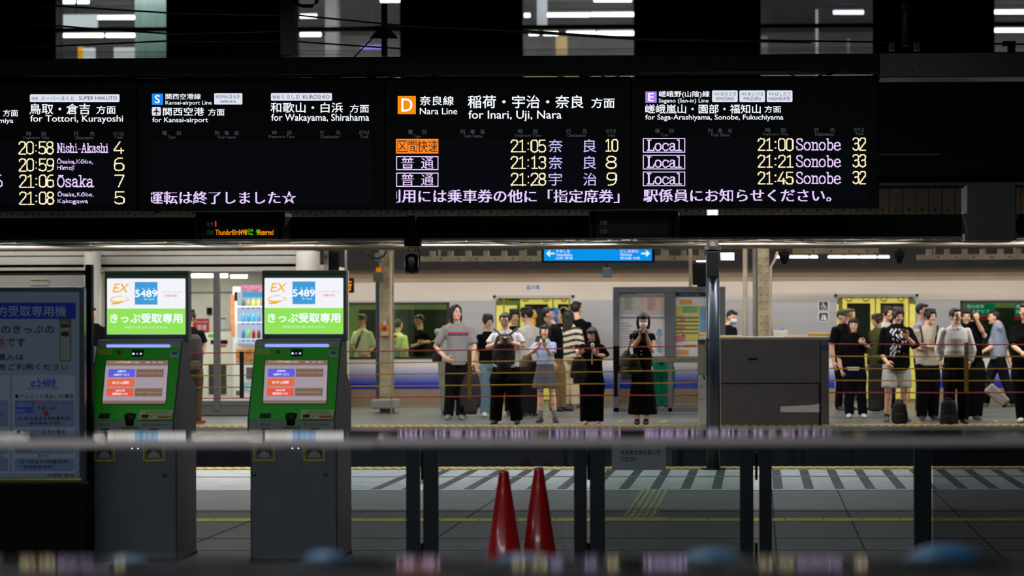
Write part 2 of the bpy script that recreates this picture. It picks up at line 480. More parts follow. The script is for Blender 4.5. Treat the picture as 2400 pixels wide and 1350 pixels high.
# far platform edge
mb = MB()
mb.box(-22, 14, Y_FAR + .12, Y_FAR + .55, 0, FE, TACT)
for i in range(240):
    mb.box(-20 + i * .13, -20 + i * .13 + .07, Y_FAR + .16, Y_FAR + .5, FE, FE + .012, TACT)
struct('trim_6', mb)
mb = MB(); mb.box(-22, 14, Y_FAR - .06, Y_FAR + .06, -.085, .003, mat('worn white edge stone', (190, 180, 172), .55, noise=.15, scale=4)); struct('trim_7', mb)
mb = MB(); mb.box(-22, 14, Y_TRAIN - .42, Y_TRAIN - .25, 0, FE, TACT); struct('trim_8', mb)
for i, px in enumerate((1300, 1351, 1449, 1552, 2148, 2330)):
    mb = MB(); p = G(px, 988); mb.add([(p.x - .03, p.y - .4, FE), (p.x + .03, p.y - .4, FE), (p.x + .09, p.y + .4, FE), (p.x + .03, p.y + .4, FE)], [(0, 1, 2, 3)], mat('worn queue mark', (150, 138, 84), .6, noise=.3, scale=12))
    struct('trim_%d' % (i + 9), mb)

# ------------------------------------------------------------------ beams and canopy
def zpx(py, Y, px=1300): return P(px, py, Y).z


mb = MB(); mb.box(-9, 5, 19.8, 20.1, zpx(170, 19.8), zpx(130, 19.8), BLACKM)
mb.box(P(2062, 180, 19.7).x, 5, 19.7, 20.1, zpx(181, 19.7, 2200), zpx(128, 19.7), BLACKS)
o = mb.build('overhead_beam', bevel=.008); tag(o, 'long black steel beam that the departure boards hang from', 'beam')
for px in (2137, 2277):
    mb2 = MB(); c = P(px, 164 if px < 2200 else 162, 19.69); mb2.ball(c, .012, .01, .012, STEEL); mb2.build('bolt', o)
mb = MB(); mb.box(-9, 5, 21.0, 21.6, zpx(557, 21), zpx(506, 21), BLACKM)
o = mb.build('canopy_beam'); tag(o, 'deep black canopy beam passing under the departure boards', 'beam')
mb = MB(); mb.box(-9, 5, 20.97, 21.0, zpx(561, 20.97), zpx(558.5, 20.97), mat('bare edge of the beam', (120, 118, 112), .4, .3, noise=.1)); mb.build('edge_strip', o)
# far canopy girder, riveted
mb = MB(); z0, z1 = zpx(506, 34), zpx(446, 34)
mb.box(-14, 8, 34, 34.3, z0, z1, DARKBR)
GIRD = mat('brown riveted girder paint', (66, 57, 48), .7, noise=.2, scale=8)
o = mb.build('canopy_girder'); tag(o, 'brown riveted girder carrying the far platform canopy', 'girder')
mb = MB()
for i in range(110):
    X = -14 + i * .2
    mb.box(X, X + .185, 33.97, 34, z0 + .0, z1, GIRD)
    mb.box(X + .07, X + .11, 33.955, 33.97, z0 + .05, z0 + .08, BLACKM)
mb.build('web_plate', o)
mb = MB(); mb.box(-26, 16, 33.0, 62, 3.62, 3.72, DARKBR)
for i in range(12): mb.box(-26, 16, 34.5 + i * 1.4, 34.6 + i * 1.4, 3.45, 3.62, BLACKM)
struct('ceiling', mb)
mb = MB(); mb.box(-26, 16, 33.0, 33.2, 3.62, 5.2, BLACKM)
mb.box(P(2060, 362, 32.98).x, P(2205, 362, 32.98).x, 32.97, 33, zpx(363.5, 33, 2100), zpx(361.5, 33, 2100), mat('pale seam', (90, 90, 90), .5, noise=.1))
struct('wall_upper', mb)

# pipe, cables and bracket girder seen under the canopy beam
Yp = 33.6
mb = MB(); mb.tube([(-14, Yp, zpx(578, Yp)), (8, Yp, zpx(578, Yp))], .042, mat('dull cream pipe', (120, 106, 90), .6, noise=.12, scale=4), 12)
o = mb.build('cream_pipe', smooth=True); tag(o, 'cream pipe running level under the far canopy', 'pipe')
for i, X in enumerate(np.arange(-12.5, 7, 1.15)):
    mb2 = MB(); mb2.tube([(X, Yp, zpx(586, Yp)), (X, Yp, zpx(560, Yp))], .012, GREYG, 6); mb2.build('pipe_hanger', o)
for k in range(4):
    mb = MB(); pts = []
    for i in range(60):
        X = -14 + i * .38; ph = (X + k * .7) / 2.3
        pts.append((X, Yp - .1 - .03 * k, zpx(566, Yp) - .05 * abs(math.sin(ph * math.pi)) ** 1.5 + .012 * k))
    mb.tube(pts, .011, GREYG if k != 1 else CABLE, 6)
    o = mb.build('sagging_cable', smooth=True); tag(o, 'thin cable sagging along the cream pipe under the canopy', 'cable', 'cables slung along the pipe')
Yg = 38.0
def bracket_girder(x0, x1, label, u=0):
    a, b = P(x0, 607, Yg).x, P(x1, 607, Yg).x
    mb = MB(); mb.box(a, b, Yg, Yg + .12, zpx(612 - u, Yg), zpx(600 - u, Yg), CREAMD)
    o = mb.build('bracket_girder', bevel=.006); tag(o, label, 'girder')
    for q in (.15, .85):
        X = a + (b - a) * q; m2 = MB(); m2.box(X - .02, X + .02, Yg + .04, Yg + .08, zpx(600, Yg), 3.62, CREAMD); m2.build('hanger_rod', o)
    for px in np.arange(x0 + 28, x1 - 6, 42):
        X = P(px, 600, Yg).x
        m2 = MB(); m2.box(X - .045, X + .045, Yg, Yg + .1, zpx(600 - u, Yg), zpx(587 - u, Yg), CREAMD); m2.build('stub_bracket', o)
        m2 = MB(); m2.ball((X + .15, Yg - .005, zpx(606 - u, Yg)), .015, .01, .015, BLACKM, 8, 4); m2.build('rivet', o)
bracket_girder(985, 1274, 'cream stub bracket girder beside the hanging black camera')
bracket_girder(1532, 1660, 'cream stub bracket girder between the blue sign and dark pole')
bracket_girder(1858, 2060, 'shaded stub bracket girder above the row of ceiling tubes', 15)
bracket_girder(2150, 2420, 'cream stub bracket girder under the hanging grey cabinet')
# soffit band and valance over the train
mb = MB(); mb.box(-22, 14, 45.5, 45.7, zpx(632, 45.5), 3.62, mat('grey canopy valance', (70, 70, 74), .7, noise=.15, scale=3)); o = mb.build('canopy_valance')
tag(o, 'long grey valance under the canopy above the train roof', 'valance')
for px, w_ in ((1200, 130), (1360, 90)):
    pass

# fluorescent lamps
def tube_lamp(x0, x1, py, Y, label, group, h=4.5):
    r = h / FPX * Y / 2
    a, b = P(x0, py, Y), P(x1, py, Y)
    o = thing('tube_lamp', label, 'lamp', (a + b) / 2, group)
    mb = MB(); mb.tube([a, b], r, TUBE, 10); mb.build('tube', o, smooth=True)
    mb = MB(); mb.box(a.x, b.x, Y - r, Y + r, a.z + r, a.z + r * 2.2, CREAM); mb.build('fitting', o)
    mb = MB(); c = (a + b) / 2; mb.box(c.x - .008, c.x + .008, Y - .008, Y + .008, a.z + r * 2, 3.62, BLACKM); mb.build('hanger_rod', o)
    for q in (a, b):
        mb = MB(); mb.box(q.x - r * .6, q.x + r * .6, Y - r * .5, Y + r * .5, q.z - r, q.z + r * 1.2, CREAM); mb.build('end_cap', o)
for x0, x1 in ((1818, 1836), (1851, 1895), (1899, 1916), (1941, 1976), (1979, 2011), (2014, 2054), (2058, 2084)):
    tube_lamp(x0, x1, 602.5, 40.2, 'white fluorescent tube lamp in the bright row above the train roof', 'tube lamps in the row above the train')
tube_lamp(1633, 1654, 611, 40.2, 'short white tube lamp glowing beside the dark round pole', None)
for x0, x1 in ((1312, 1348), (1362, 1376), (1381, 1398), (1424, 1432), (1456, 1494)):
    tube_lamp(x0, x1, 560.5, 37.0, 'white tube lamp just showing beneath the black canopy beam', 'tube lamps glimpsed beneath the canopy beam', 3)

# ------------------------------------------------------------------ building beyond: dark wall with openings
YB = 80.0
WINS = [(128, 392), (690, 940), (1222, 1488), (1780, 2048), (2328, 2620)]
mb = MB(); FAC = mat('dark far wall', (14, 15, 17), .85, noise=.2, scale=1.5)
edges = [-1000] + [e for w_ in WINS for e in w_] + [3300]
zt, zb = zpx(-260, YB), zpx(215, YB)
for i in range(0, len(edges), 2):
    mb.box(P(edges[i], 70, YB).x, P(edges[i + 1], 70, YB).x, YB, YB + 1.0, zb, zt, FAC)
mb.box(P(-1000, 0, YB).x, P(3300, 0, YB).x, YB, YB + 1, -1.5, zb, FAC)
struct('wall_far', mb)
WALLI = mat('pale wall beyond', (150, 146, 138), .8, noise=.15, scale=.6)
mb = MB(); mb.box(-50, 24, 104, 104.3, 6, 17, WALLI)
mb.box(-50, 24, 103.9, 104, 6, 12.6, mat('dark blue dado beyond', (58, 64, 78), .7, noise=.15, scale=1))
mb.box(-50, 24, 103.85, 104, 12.9, 13.15, mat('tan band beyond', (176, 160, 128), .7, noise=.1, scale=1))
struct('wall_back', mb)
mb = MB(); mb.box(-50, 24, 81, 104, 8.2, 8.4, mat('upper floor slab', (90, 90, 90), .7, noise=.1)); struct('floor', mb)
mb = MB(); mb.box(-50, 24, 81, 104, 15.1, 15.4, mat('grey ceiling beyond', (120, 118, 114), .8, noise=.12, scale=1)); struct('ceiling', mb)
UP = {}
def upper_tube(x0, x1, py, Y, h=9):
    r = h / FPX * Y / 2; a, b = P(x0, py, Y), P(x1, py, Y)
    o = thing('ceiling_tube', 'white strip lamp on the ceiling of the upper hall beyond', 'lamp', (a + b) / 2, 'strip lamps in the upper hall')
    mb = MB(); mb.tube([a, b], r, TUBEW, 8); mb.build('tube', o, smooth=True)
    mb = MB(); mb.box(a.x, b.x, Y - r, Y + r, a.z + r * .9, a.z + r * 1.6, CREAM); mb.build('fitting', o)
for x0, x1, py, Y in ((130, 208, 4, 92), (226, 315, 41, 94), (316, 326, 41, 94), (340, 351, 41, 94), (131, 242, 83, 99), (249, 326, 83, 99), (340, 358, 83, 99),
                      (690, 742, 38, 94), (690, 752, 81, 99), (892, 938, 1, 92), (1222, 1242, 36, 94), (1281, 1382, 35, 94), (1385, 1486, 34, 94),
                      (1392, 1480, 0, 92), (1240, 1262, 79, 99), (1274, 1308, 79, 99), (1328, 1396, 78, 99), (1400, 1486, 78, 99), (1953, 2024, 29, 94),
                      (2330, 2440, 28, 94), (2330, 2440, 71, 99)):
    upper_tube(x0, x1, py, Y)
for px in (760, 1310, 2130):
    pass
def simple(name, label, cat, parts, group=None, bevel=0):
    mb = MB()
    for a in parts: mb.bpx(*a)
    o = mb.build(name, bevel=bevel); tag(o, label, cat, group); return o
MUL = mat('dark window bar', (12, 13, 15), .7, noise=.1)
for i, (a, b) in enumerate(WINS):
    mb = MB(); yb_ = (68, 67, 62, 59, 55)[i]
    mb.bpx(a - 2, yb_ - 4, b + 2, yb_ + 5, YB - .1, .3, MUL)
    mb.bpx(a - 4, -250, a + 3, 215, YB - .1, .3, MUL); mb.bpx(b - 3, -250, b + 4, 215, YB - .1, .3, MUL)
    mb.build('window_%d' % (i + 1), kind='structure')
    mb = MB(); mb.bpx(a, -250, b, 215, YB + .4, .04, clear_glass('far window glass', (.93, .95, .95), .03)); mb.build('window_%d' % (i + 6), kind='structure')
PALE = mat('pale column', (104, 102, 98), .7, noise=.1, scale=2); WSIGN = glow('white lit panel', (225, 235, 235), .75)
simple('hall_column', 'pale square column in the second lit opening beyond', 'column', [(762, -200, 790, 350, 88, .6, PALE)])
simple('hall_column', 'tan column behind the white banner in the third opening', 'column', [(1303, 85, 1328, 350, 88, .6, mat('tan column', (150, 128, 84), .7, noise=.1, scale=2))])
simple('hall_banner', 'white hanging banner in the third lit opening', 'banner', [(1258, -300, 1282, 60, 86, .1, mat('white banner cloth', (120, 122, 124), .8, noise=.08))])
simple('hall_sign', 'large white lit sign hanging in the first lit opening', 'sign', [(131, 34, 226, 66, 90, .2, WSIGN), (176, -24, 180, 34, 90.05, .1, MUL)])
o = simple('hall_notice', 'white lit notice with an orange edge in the first opening', 'notice', [(192, 112, 221, 367, 90, .2, WSIGN)])
mb = MB(); mb.bpx(183, 110, 193, 367, 89.9, .2, glow('orange lit edge', (250, 180, 30), .8)); mb.build('orange_edge', o)
simple('hall_board', 'plain white panel beside the greenish glass in the first opening', 'panel', [(267, 111, 315, 367, 90, .2, glow('plain white panel light', (225, 228, 228), .7))])
simple('hall_glass_wall', 'greenish lift glass wall in the first lit opening', 'glass wall', [(316, -200, 390, 355, 86, .3, mat('greenish glass cladding', (70, 86, 80), .25, noise=.2, scale=2, stretch=(3, 1, .3)))])
simple('hall_display', 'small purple and orange display in the second opening', 'display', [(868, -24, 870, 105, 90.05, .1, MUL), (846, 105, 892, 115, 90, .2, glow('purple display', (150, 140, 240), .9))])
simple('hall_column', 'pale column in the dim fourth opening beyond', 'column', [(1782, 84, 1800, 350, 88, .5, PALE)])
simple('hall_post', 'thin grey post in the dim fourth opening', 'post', [(1986, 90, 1992, 350, 88, .2, PALE)])
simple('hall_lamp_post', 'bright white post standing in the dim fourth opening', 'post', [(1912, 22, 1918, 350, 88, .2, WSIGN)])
DIM = mat('tinted screen', (30, 32, 34), .3, noise=.1)
mb = MB(); mb.bpx(1776, -250, 2052, 215, YB + 1.2, .05, clear_glass('dimming pane', (.72, .72, .74), .03)); o = mb.build('dimming_screen'); tag(o, 'tinted screen added to dim the fourth opening beyond', 'screen')  # screen added only to make this opening dimmer

# black pole and bracket in front of the second opening, column, pipes on the beam
mb = MB(); mb.bpx(894, 9, 906, 131, 19.95, .05, BLACKM); o = mb.build('signal_pole'); tag(o, 'black pole with a spreading bracket against the second opening', 'pole')
mb = MB()
for s_ in (-1, 1):
    a = P(900 + 14 * s_, 68, 19.97); b = P(900 + 34 * s_, 90, 19.97)
    mb.quad([P(900, 66, 19.94), P(900 + 12 * s_, 66, 19.94), P(900 + 34 * s_, 90, 19.94), P(900, 90, 19.94)], BLACKM)
    mb.quad([P(900, 66, 20.01), P(900 + 12 * s_, 66, 20.01), P(900 + 34 * s_, 90, 20.01), P(900, 90, 20.01)], BLACKM)
mb.tube([P(884, 78, 19.97), P(828, 136, 19.97)], .006, BLACKM, 6)
mb.build('bracket', o)
mb = MB(); mb.bpx(655, -40, 690, 132, 19.9, .16, mat('grey steel stanchion', (40, 42, 45), .5, noise=.15)); o = mb.build('steel_stanchion', bevel=.01); tag(o, 'dark steel stanchion with a bent pipe rising from the beam', 'post')
mb = MB(); mb.tube([P(688, -20, 19.95), P(696, 10, 19.95), P(708, 14, 19.95), P(732, 14, 19.95), P(742, 6, 19.95), P(743, -20, 19.95)], .017, BLACKM, 10); mb.build('bent_pipe', o, smooth=True)
mb = MB(); mb.tube([P(2122, -30, 19.95), P(2122, 108, 19.95)], .027, mat('grey conduit', (70, 74, 80), .45, .4, noise=.15), 14); o = mb.build('conduit', smooth=True); tag(o, 'grey vertical conduit clamped on the black beam', 'conduit')
mb = MB(); mb.tube([P(2122, 2, 19.95), P(2122, 18, 19.95)], .033, mat('grey conduit'  , (70, 74, 80)), 14); mb.build('collar', o, smooth=True)
for dx in (-36, 22):
    mb = MB(); c = P(2122 + dx, 112, 20.15); mb.box(c.x - .02, c.x + .03, 19.9, 20.0, c.z - .05, c.z + .02, BLACKS); mb.build('clamp', o, bevel=.006)
for ci_, (pts, lab) in enumerate((([(-20, 6), (130, 14), (390, 30), (700, 36), (940, 60), (1220, 72), (1500, 90), (2420, 104)], 'uppermost black overhead cable crossing the lit openings'),
            ([(-20, 50), (130, 60), (250, 70), (395, 79), (690, 72), (940, 60)], 'thick black overhead cable crossing the first opening'),
            ([(-20, 112), (130, 108), (395, 96), (690, 97), (815, 106), (940, 114)], 'black overhead cable low across the first opening'),
            ([(1180, 75), (1300, 80), (1400, 87), (1500, 93), (1700, 96), (1900, 100)], 'thick black overhead cable crossing the third opening'))):
    mb = MB(); mb.tube([P(x, y, 25 + .5 * ci_) for x, y in pts], .011, CABLE, 6); o = mb.build('overhead_cable', smooth=True); tag(o, lab, 'cable')
for i in range(5):
    mb = MB(); py = 118 + 3.2 * i
    mb.tube([P(120, py + 3, 27), P(800, py, 27), P(1500, py - 4, 27), P(2100, py - 7, 27)], .0025, CABLE, 5); o = mb.build('thin_wire'); tag(o, 'hair thin wire strung just above the black beam', 'wire', 'thin wires above the beam')
# loose cables between the beam and the boards
for i, (x0, x1, sag) in enumerate(((690, 830, 8), (830, 960, 9), (1230, 1290, -6), (1290, 1400, 9), (1400, 1460, 8), (1850, 1930, 9), (1930, 2040, -5), (240, 400, 6))):
    pts = []
    for k in range(9):
        t = k / 8; pts.append(P(x0 + (x1 - x0) * t, 170 + sag * math.sin(t * math.pi) + 4, 19.95))
    mb = MB(); mb.tube(pts, .006, CABLE, 6); o = mb.build('loose_cable', smooth=True); tag(o, 'short black cable looping between the beam and boards', 'cable', 'cable loops above the boards')
# device on the beam at the far end
mb = MB(); mb.bpx(2363, 96, 2380, 130, 19.9, .08, BLACKM); mb.bpx(2350, 96, 2381, 106, 19.88, .08, BLACKM); o = mb.build('beam_sensor', bevel=.004); tag(o, 'small black sensor bracket standing on the beam', 'sensor')
# ================================================================== departure boards
HOUS = mat('black board housing', (3, 4, 7), .6, noise=.15, scale=3, spec=.12)
LEDS = mat('unlit LED matrix', (12, 16, 30), .6, noise=.1, scale=40, spec=.12)
WHT = glow('white backlit lettering', (238, 244, 255), 1.15)
BADGE = glow('white backlit badge', (226, 232, 248), .95)
INK = mat('black badge ink', (24, 26, 34), .6, noise=.05)
CAPT = glow('faintly glowing caption', (76, 80, 86), .95)  # unlit printing given a faint glow in place of light on it
AMB = glow('amber white LED', (255, 234, 184), 1.25)
LAV = glow('lavender white LED', (232, 206, 255), 1.15)
LAV2 = glow('pale violet LED', (206, 196, 255), 1.1)
YB0 = 20.0


def board(x0, x1, ytop, ybot, scr, label):
    o = thing('departure_board', label, 'departure board', P((x0 + x1) / 2, ybot, YB0 + .12), None)
    mb = MB(); mb.bpx(x0 + .3, ytop, x1 - .3, ybot, YB0, .24, HOUS); mb.build('housing', o, bevel=.006)
    f = plane(YB0 - .004)
    mb = MB(); qpx(mb, *scr, f, LEDS); mb.build('led_screen', o)
    mb = MB()
    mb.box(P(x0 + 40, 480, YB0).x, P(x0 + 52, 480, YB0).x, YB0 - .01, YB0 + .03, P(x0, ybot + 5, YB0).z, P(x0, ybot - 1, YB0).z, BLACKM)
    mb.build('foot_latch', o)
    for q in (.2, .8):
        mb = MB(); X = P(x0 + (x1 - x0) * q, ytop, YB0).x
        mb.box(X - .03, X + .03, YB0 + .08, YB0 + .13, P(1000, ytop, YB0).z, P(1000, 160, YB0).z, BLACKM); mb.build('hanger', o)
    return o


def texts(o, name, m, items, Yo=.006, bold=0.0):
    f = plane(YB0 - Yo)
    for it in items:
        mb = MB(); put_text(mb, it[0], it[1:5], f, m, it[5] if len(it) > 5 else bold); mb.build(name, o)


def badge(o, rect, items):
    mb = MB(); rpx(mb, *rect, 2.5, plane(YB0 - .006), BADGE); b = mb.build('train_badge', o)
    f = plane(YB0 - .009)
    for it in items: mb = MB(); put_text(mb, it[0], it[1:5], f, INK, it[5] if len(it) > 5 else 0.0); mb.build('lettering', b)


def symbol(o, rect, rgb, s, srect, r=.5):
    mb = MB(); rpx(mb, *rect, r, plane(YB0 - .006), glow('route symbol %s' % s, rgb, 1.0)); b = mb.build('route_symbol', o)
    mb = MB(); put_text(mb, s, srect, plane(YB0 - .009), WHT, .025); mb.build('lettering', b)


def caption(o, items):
    f = plane(YB0 - .006)
    for s, x0, y0, x1, y1 in items: mb = MB(); put_text(mb, s, (x0, y0, x1, y1), f, CAPT); mb.build('column_caption', o)


LF = plane(YB0 - .008)


def led(o, name, fnc):
    """every line of lights is a part of its own"""
    rows = {}
    mb = MB(); fnc(mb)
    if 'message' in name: return mb.build(name, o)
    for v_, m_ in ((mb.f, mb.m),):
        for f_, k_ in zip(v_, m_):
            z = sum(mb.v[i][2] for i in f_) / len(f_); r = min(range(5), key=lambda q: abs(P(1300, 345 + 39 * q, YB0).z - z))
            rows.setdefault(r, MB()).add([mb.v[i] for i in f_], [tuple(range(len(f_)))], mb.mats[k_])
    for r in sorted(rows): rows[r].build(name, o)


BB = .018
# --- first board
B = board(-260, 321, 184.5, 496, (-240, 328, 296, 481), 'departure board listing trains at 20:58, 20:59, 21:06 and 21:08')
texts(B, 'lettering', WHT, [('方面', 7, 257, 42, 273), ('miya', -3, 278, 31, 291, .02), ('鳥取・倉吉', 69, 243, 211, 268), ('方面', 226, 248, 271, 267), ('for Tottori, Kurayoshi', 71, 270, 288, 290, .014)], bold=BB)
badge(B, (70, 221, 280, 239), [('特急', 74, 227, 90, 235), ('スーパーはくと', 96, 225.5, 174, 235), ('SUPER HAKUTO', 185, 225.5, 274, 234)])
caption(B, [('時', 62, 308, 73, 319), ('刻', 96.5, 308, 107, 319), ('Departure Time', 55, 319.5, 115, 328), ('行', 173, 308, 184, 319), ('先', 211, 308, 222, 319), ('Destination', 177, 319.5, 219, 326.5),
            ('のりば', 266, 308, 290, 318), ('Track', 269, 318.5, 288, 325.5)])
def f1(mb):
    for s, x0, y0, x1, y1 in (('20:58', 43.5, 331, 126, 362), ('20:59', 44, 371, 126.5, 402), ('21:06', 45, 409, 127, 440), ('21:08', 45, 449, 127, 480)):
        led_stroke(mb, s, (x0, y0, x1, y1), LF, AMB)
    for s, x0, y0, x1, y1 in (('4', 266, 331, 291, 361), ('6', 267, 369, 291, 401), ('7', 268, 409, 291, 439), ('5', 268, 448, 292, 479)):
        led_stroke(mb, s, (x0, y0, x1, y1), LF, AMB)
led(B, 'led_times', f1)
def f1b(mb):
    led_stroke(mb, 'Nishi-Akashi', (133, 335, 254, 358), LF, LAV, thick=2.2); led_stroke(mb, 'Osaka', (133.5, 410, 220, 439), LF, LAV)
    for s, x0, y0, x1, y1 in (('Ōsaka,Kōbe,', 133.5, 371, 218, 385), ('Himeji', 133.5, 388, 174, 401), ('Ōsaka,Kōbe,', 135, 448, 219, 462), ('Kakogawa', 135, 466, 206, 479.5)):
        led_font(mb, s, (x0, y0, x1, y1), LF, LAV, cell=1.2)
    led_stroke(mb, '6', (-16, 409, 6, 440), LF, LAV)
led(B, 'led_destinations', f1b)
# --- second board
B = board(322, 901, 182.5, 494, (354, 328, 872, 480), 'departure board with a blue S symbol and an empty train list')
texts(B, 'lettering', WHT, [('関西空港線', 388, 219.5, 470.5, 233), ('Kansai-airport Line', 388, 236, 496, 248, .014), ('関西空港', 382, 252, 478, 271), ('方面', 488, 255, 526, 271), ('for Kansai-airport', 357, 275, 487.5, 290, .014),
                            ('和歌山・白浜', 634, 240.5, 803.5, 264), ('方面', 820, 245, 864.5, 264), ('for Wakayama, Shirahama', 636, 267, 865, 288, .014)], bold=BB)
symbol(B, (356, 219.5, 382, 246), (36, 140, 240), 'S', (363, 223, 374.5, 242))
mb = MB(); rpx(mb, 356, 251, 377, 271, 3, plane(YB0 - .006), BADGE); pk = mb.build('airport_symbol', B)
mb = MB(); f = plane(YB0 - .009); c = (366.5, 261)
mb.quad([f(c[0] + a, c[1] + b) for a, b in ((0, -8.5), (1.2, -6.5), (1.3, -2.5), (8, 1.2), (8, 3), (1.3, 1.4), (.9, 5.6), (3, 7.4), (3, 8.4), (0, 7.6), (-3, 8.4), (-3, 7.4), (-.9, 5.6), (-1.3, 1.4), (-8, 3), (-8, 1.2), (-1.3, -2.5), (-1.2, -6.5))], INK); mb.build('plane_mark', pk)
badge(B, (502, 218.5, 568, 245), [('関空特急', 506, 223, 534, 230.5), ('はるか', 536.5, 222, 563, 231), ('HARUKA', 517, 234.5, 553, 241)])
badge(B, (635, 218, 778, 236), [('特急', 639, 223.5, 656, 232), ('くろしお', 660.5, 222, 703, 232), ('KUROSHIO', 710, 223, 772.5, 231.6)])
caption(B, [('種', 380, 307, 391, 317), ('別', 413.5, 307, 424, 317), ('Type', 393, 318, 411, 327), ('列', 503, 307, 514, 317), ('車', 526, 307, 537, 317), ('名', 548.5, 307, 559, 317), ('Train Name', 509, 318, 553, 325),
            ('時', 638, 306, 649, 316), ('刻', 672.5, 306, 683, 316), ('Departure Time', 630, 317, 690, 325), ('行', 749, 306, 760, 315.5), ('先', 787, 306, 798, 315.5), ('Destination', 752, 316.5, 795, 324), ('のりば', 842, 305.5, 866, 315), ('Track', 845, 316.5, 864, 323.5)])
led(B, 'led_message', lambda mb: led_cells(mb, '運転は終了しました☆', 347.5, 448, 478, 34.7, (354, 872), LF, LAV))
# --- third board
B = board(902, 1479, 181, 491, (929, 326, 1452, 477), 'departure board with an orange D symbol and trains at 21:05 and 21:13')
texts(B, 'lettering', WHT, [('奈良線', 984, 225, 1063.5, 247), ('Nara Line', 984, 253, 1071.5, 268, .016), ('稲荷・宇治・奈良', 1096.7, 223.5, 1367.5, 253.5), ('方面', 1386, 229.6, 1440.5, 253), ('for Inari, Uji, Nara', 1098, 259, 1316, 284, .014)], bold=BB)
symbol(B, (932, 225, 974.6, 267.6), (250, 140, 14), 'D', (941, 231, 966.5, 261))
caption(B, [('種', 956, 304, 967, 315), ('別', 989, 304, 1000, 315), ('Type', 969.5, 316, 986, 324.5), ('列', 1079, 303.5, 1090, 314), ('車', 1102, 303.5, 1113, 314), ('名', 1125, 303.5, 1136, 314), ('Train Name', 1085, 315, 1130, 322.5),
            ('時', 1214, 302.7, 1225, 313.5), ('刻', 1249, 302.7, 1260, 313.5), ('Departure Time', 1207, 314.5, 1267.5, 322.5), ('行', 1326.7, 302, 1338, 313), ('先', 1365, 302, 1376, 313), ('Destination', 1330, 313.5, 1372.5, 321), ('のりば', 1420, 302, 1444, 312), ('Track', 1423, 313.5, 1442, 320.5)])
def f3(mb):
    for s, x0, y0, x1, y1 in (('21:05', 1197, 327, 1279.5, 357.6), ('21:13', 1197, 366, 1279.5, 396.6), ('21:28', 1197.5, 405, 1280, 435.7), ('10', 1419, 325.6, 1449, 356), ('8', 1420, 365, 1445.6, 396), ('9', 1421.6, 404, 1445.6, 435)):
        led_stroke(mb, s, (x0, y0, x1, y1), LF, AMB)
led(B, 'led_times', f3)
def f3b(mb):
    for r, (a, b) in enumerate((('奈', '良'), ('奈', '良'), ('宇', '治'))):
        y = 326.6 + 39.2 * r
        led_font(mb, a, (1285.6, y, 1317.6, y + 30.5), LF, LAV2); led_font(mb, b, (1367.5, y, 1398, y + 30.5), LF, LAV2)
led(B, 'led_destinations', f3b)
def f3c(mb):
    for y0, y1 in ((366, 398.6), (404.7, 437.7)):
        frame_px(mb, 928.5, y0, 1027.5, y1, 2, LF, LAV)
        led_font(mb, '普', (940, y0 + 3, 970, y1 - 3), LF, LAV); led_font(mb, '通', (987, y0 + 3, 1016, y1 - 3), LF, LAV)
led(B, 'led_train_types', f3c)
mb = MB(); qpx(mb, 928, 325.6, 1027.5, 360, LF, glow('orange LED block', (255, 138, 40), 1.0)); ob = mb.build('led_rapid_block', B)
mb = MB(); g = plane(YB0 - .011)
for i, ch in enumerate('区間快速'): led_font(mb, ch, (931 + 24 * i, 329, 954 + 24 * i, 357), g, mat('dark red unlit dots', (96, 10, 6), .6, noise=.1), cell=1.3)
mb.build('lettering', ob)
led(B, 'led_message', lambda mb: led_cells(mb, '利用には乗車券の他に「指定席券」', 905.8, 444, 475, 35.5, (929, 1452), LF, LAV))
# --- fourth board
B = board(1480, 2060, 178.5, 488, (1507, 322, 2033, 474), 'departure board with a violet E symbol and three framed Local trains')
texts(B, 'lettering', WHT, [('嵯峨野(山陰)線', 1544.6, 213, 1663, 229.5), ('Sagano (San-in) Line', 1544, 231, 1660.5, 243, .014), ('嵯峨嵐山・園部・福知山', 1512.6, 244.7, 1782.6, 266), ('方面', 1791.7, 248, 1830.5, 264), ('for Saga-Arashiyama, Sonobe, Fukuchiyama', 1512.6, 268.7, 1836, 284, .014)], bold=BB)
symbol(B, (1512.6, 214.5, 1539, 241), (172, 128, 232), 'E', (1519.6, 218, 1532, 237))
for i, (a, b, x0, x1) in enumerate((('きのさき', 'KINOSAKI', 1678, 1720), ('まいづる', 'MAIZURU', 1743, 1784), ('はしだて', 'HASHIDATE', 1802, 1852))):
    q = 64.1 * i
    badge(B, (1669 + q, 212, 1729 + q, 239), [('特急', 1673.8 + q, 217, 1686.4 + q, 223.5), (a, 1689 + q, 216, 1725 + q, 224.6), (b, x0, 227, x1, 235)])
caption(B, [('種', 1535, 301.7, 1546, 312), ('別', 1568, 301.7, 1579, 312), ('Type', 1548.6, 313, 1566, 321), ('列', 1659, 301, 1670, 311.7), ('車', 1682, 301, 1693, 311.7), ('名', 1705, 301, 1716, 311.7), ('Train Name', 1665.5, 312, 1710, 320),
            ('時', 1794.7, 299.6, 1806, 310.5), ('刻', 1830, 299.6, 1841, 310.5), ('Departure Time', 1787.7, 311.5, 1848, 319), ('行', 1907.6, 299.6, 1919, 309.7), ('先', 1945.7, 299.6, 1956.7, 309.7), ('Destination', 1910.6, 310.5, 1954, 318), ('のりば', 2001, 299, 2025.7, 309), ('Track', 2004.5, 309.7, 2024, 317)])
def f4(mb):
    for r, (t, k) in enumerate((('21:00', '32'), ('21:21', '33'), ('21:45', '32'))):
        y = 323.6 + 39.3 * r
        led_stroke(mb, t, (1776, y, 1859.4, y + 30.6), LF, AMB); led_stroke(mb, k, (1998, y - 1.5, 2030, y + 29.5), LF, AMB)
led(B, 'led_times', f4)
def f4b(mb):
    for r in range(3): y = 324 + 39.3 * r; led_stroke(mb, 'Sonobe', (1866, y, 1970.5, y + 29), LF, LAV)
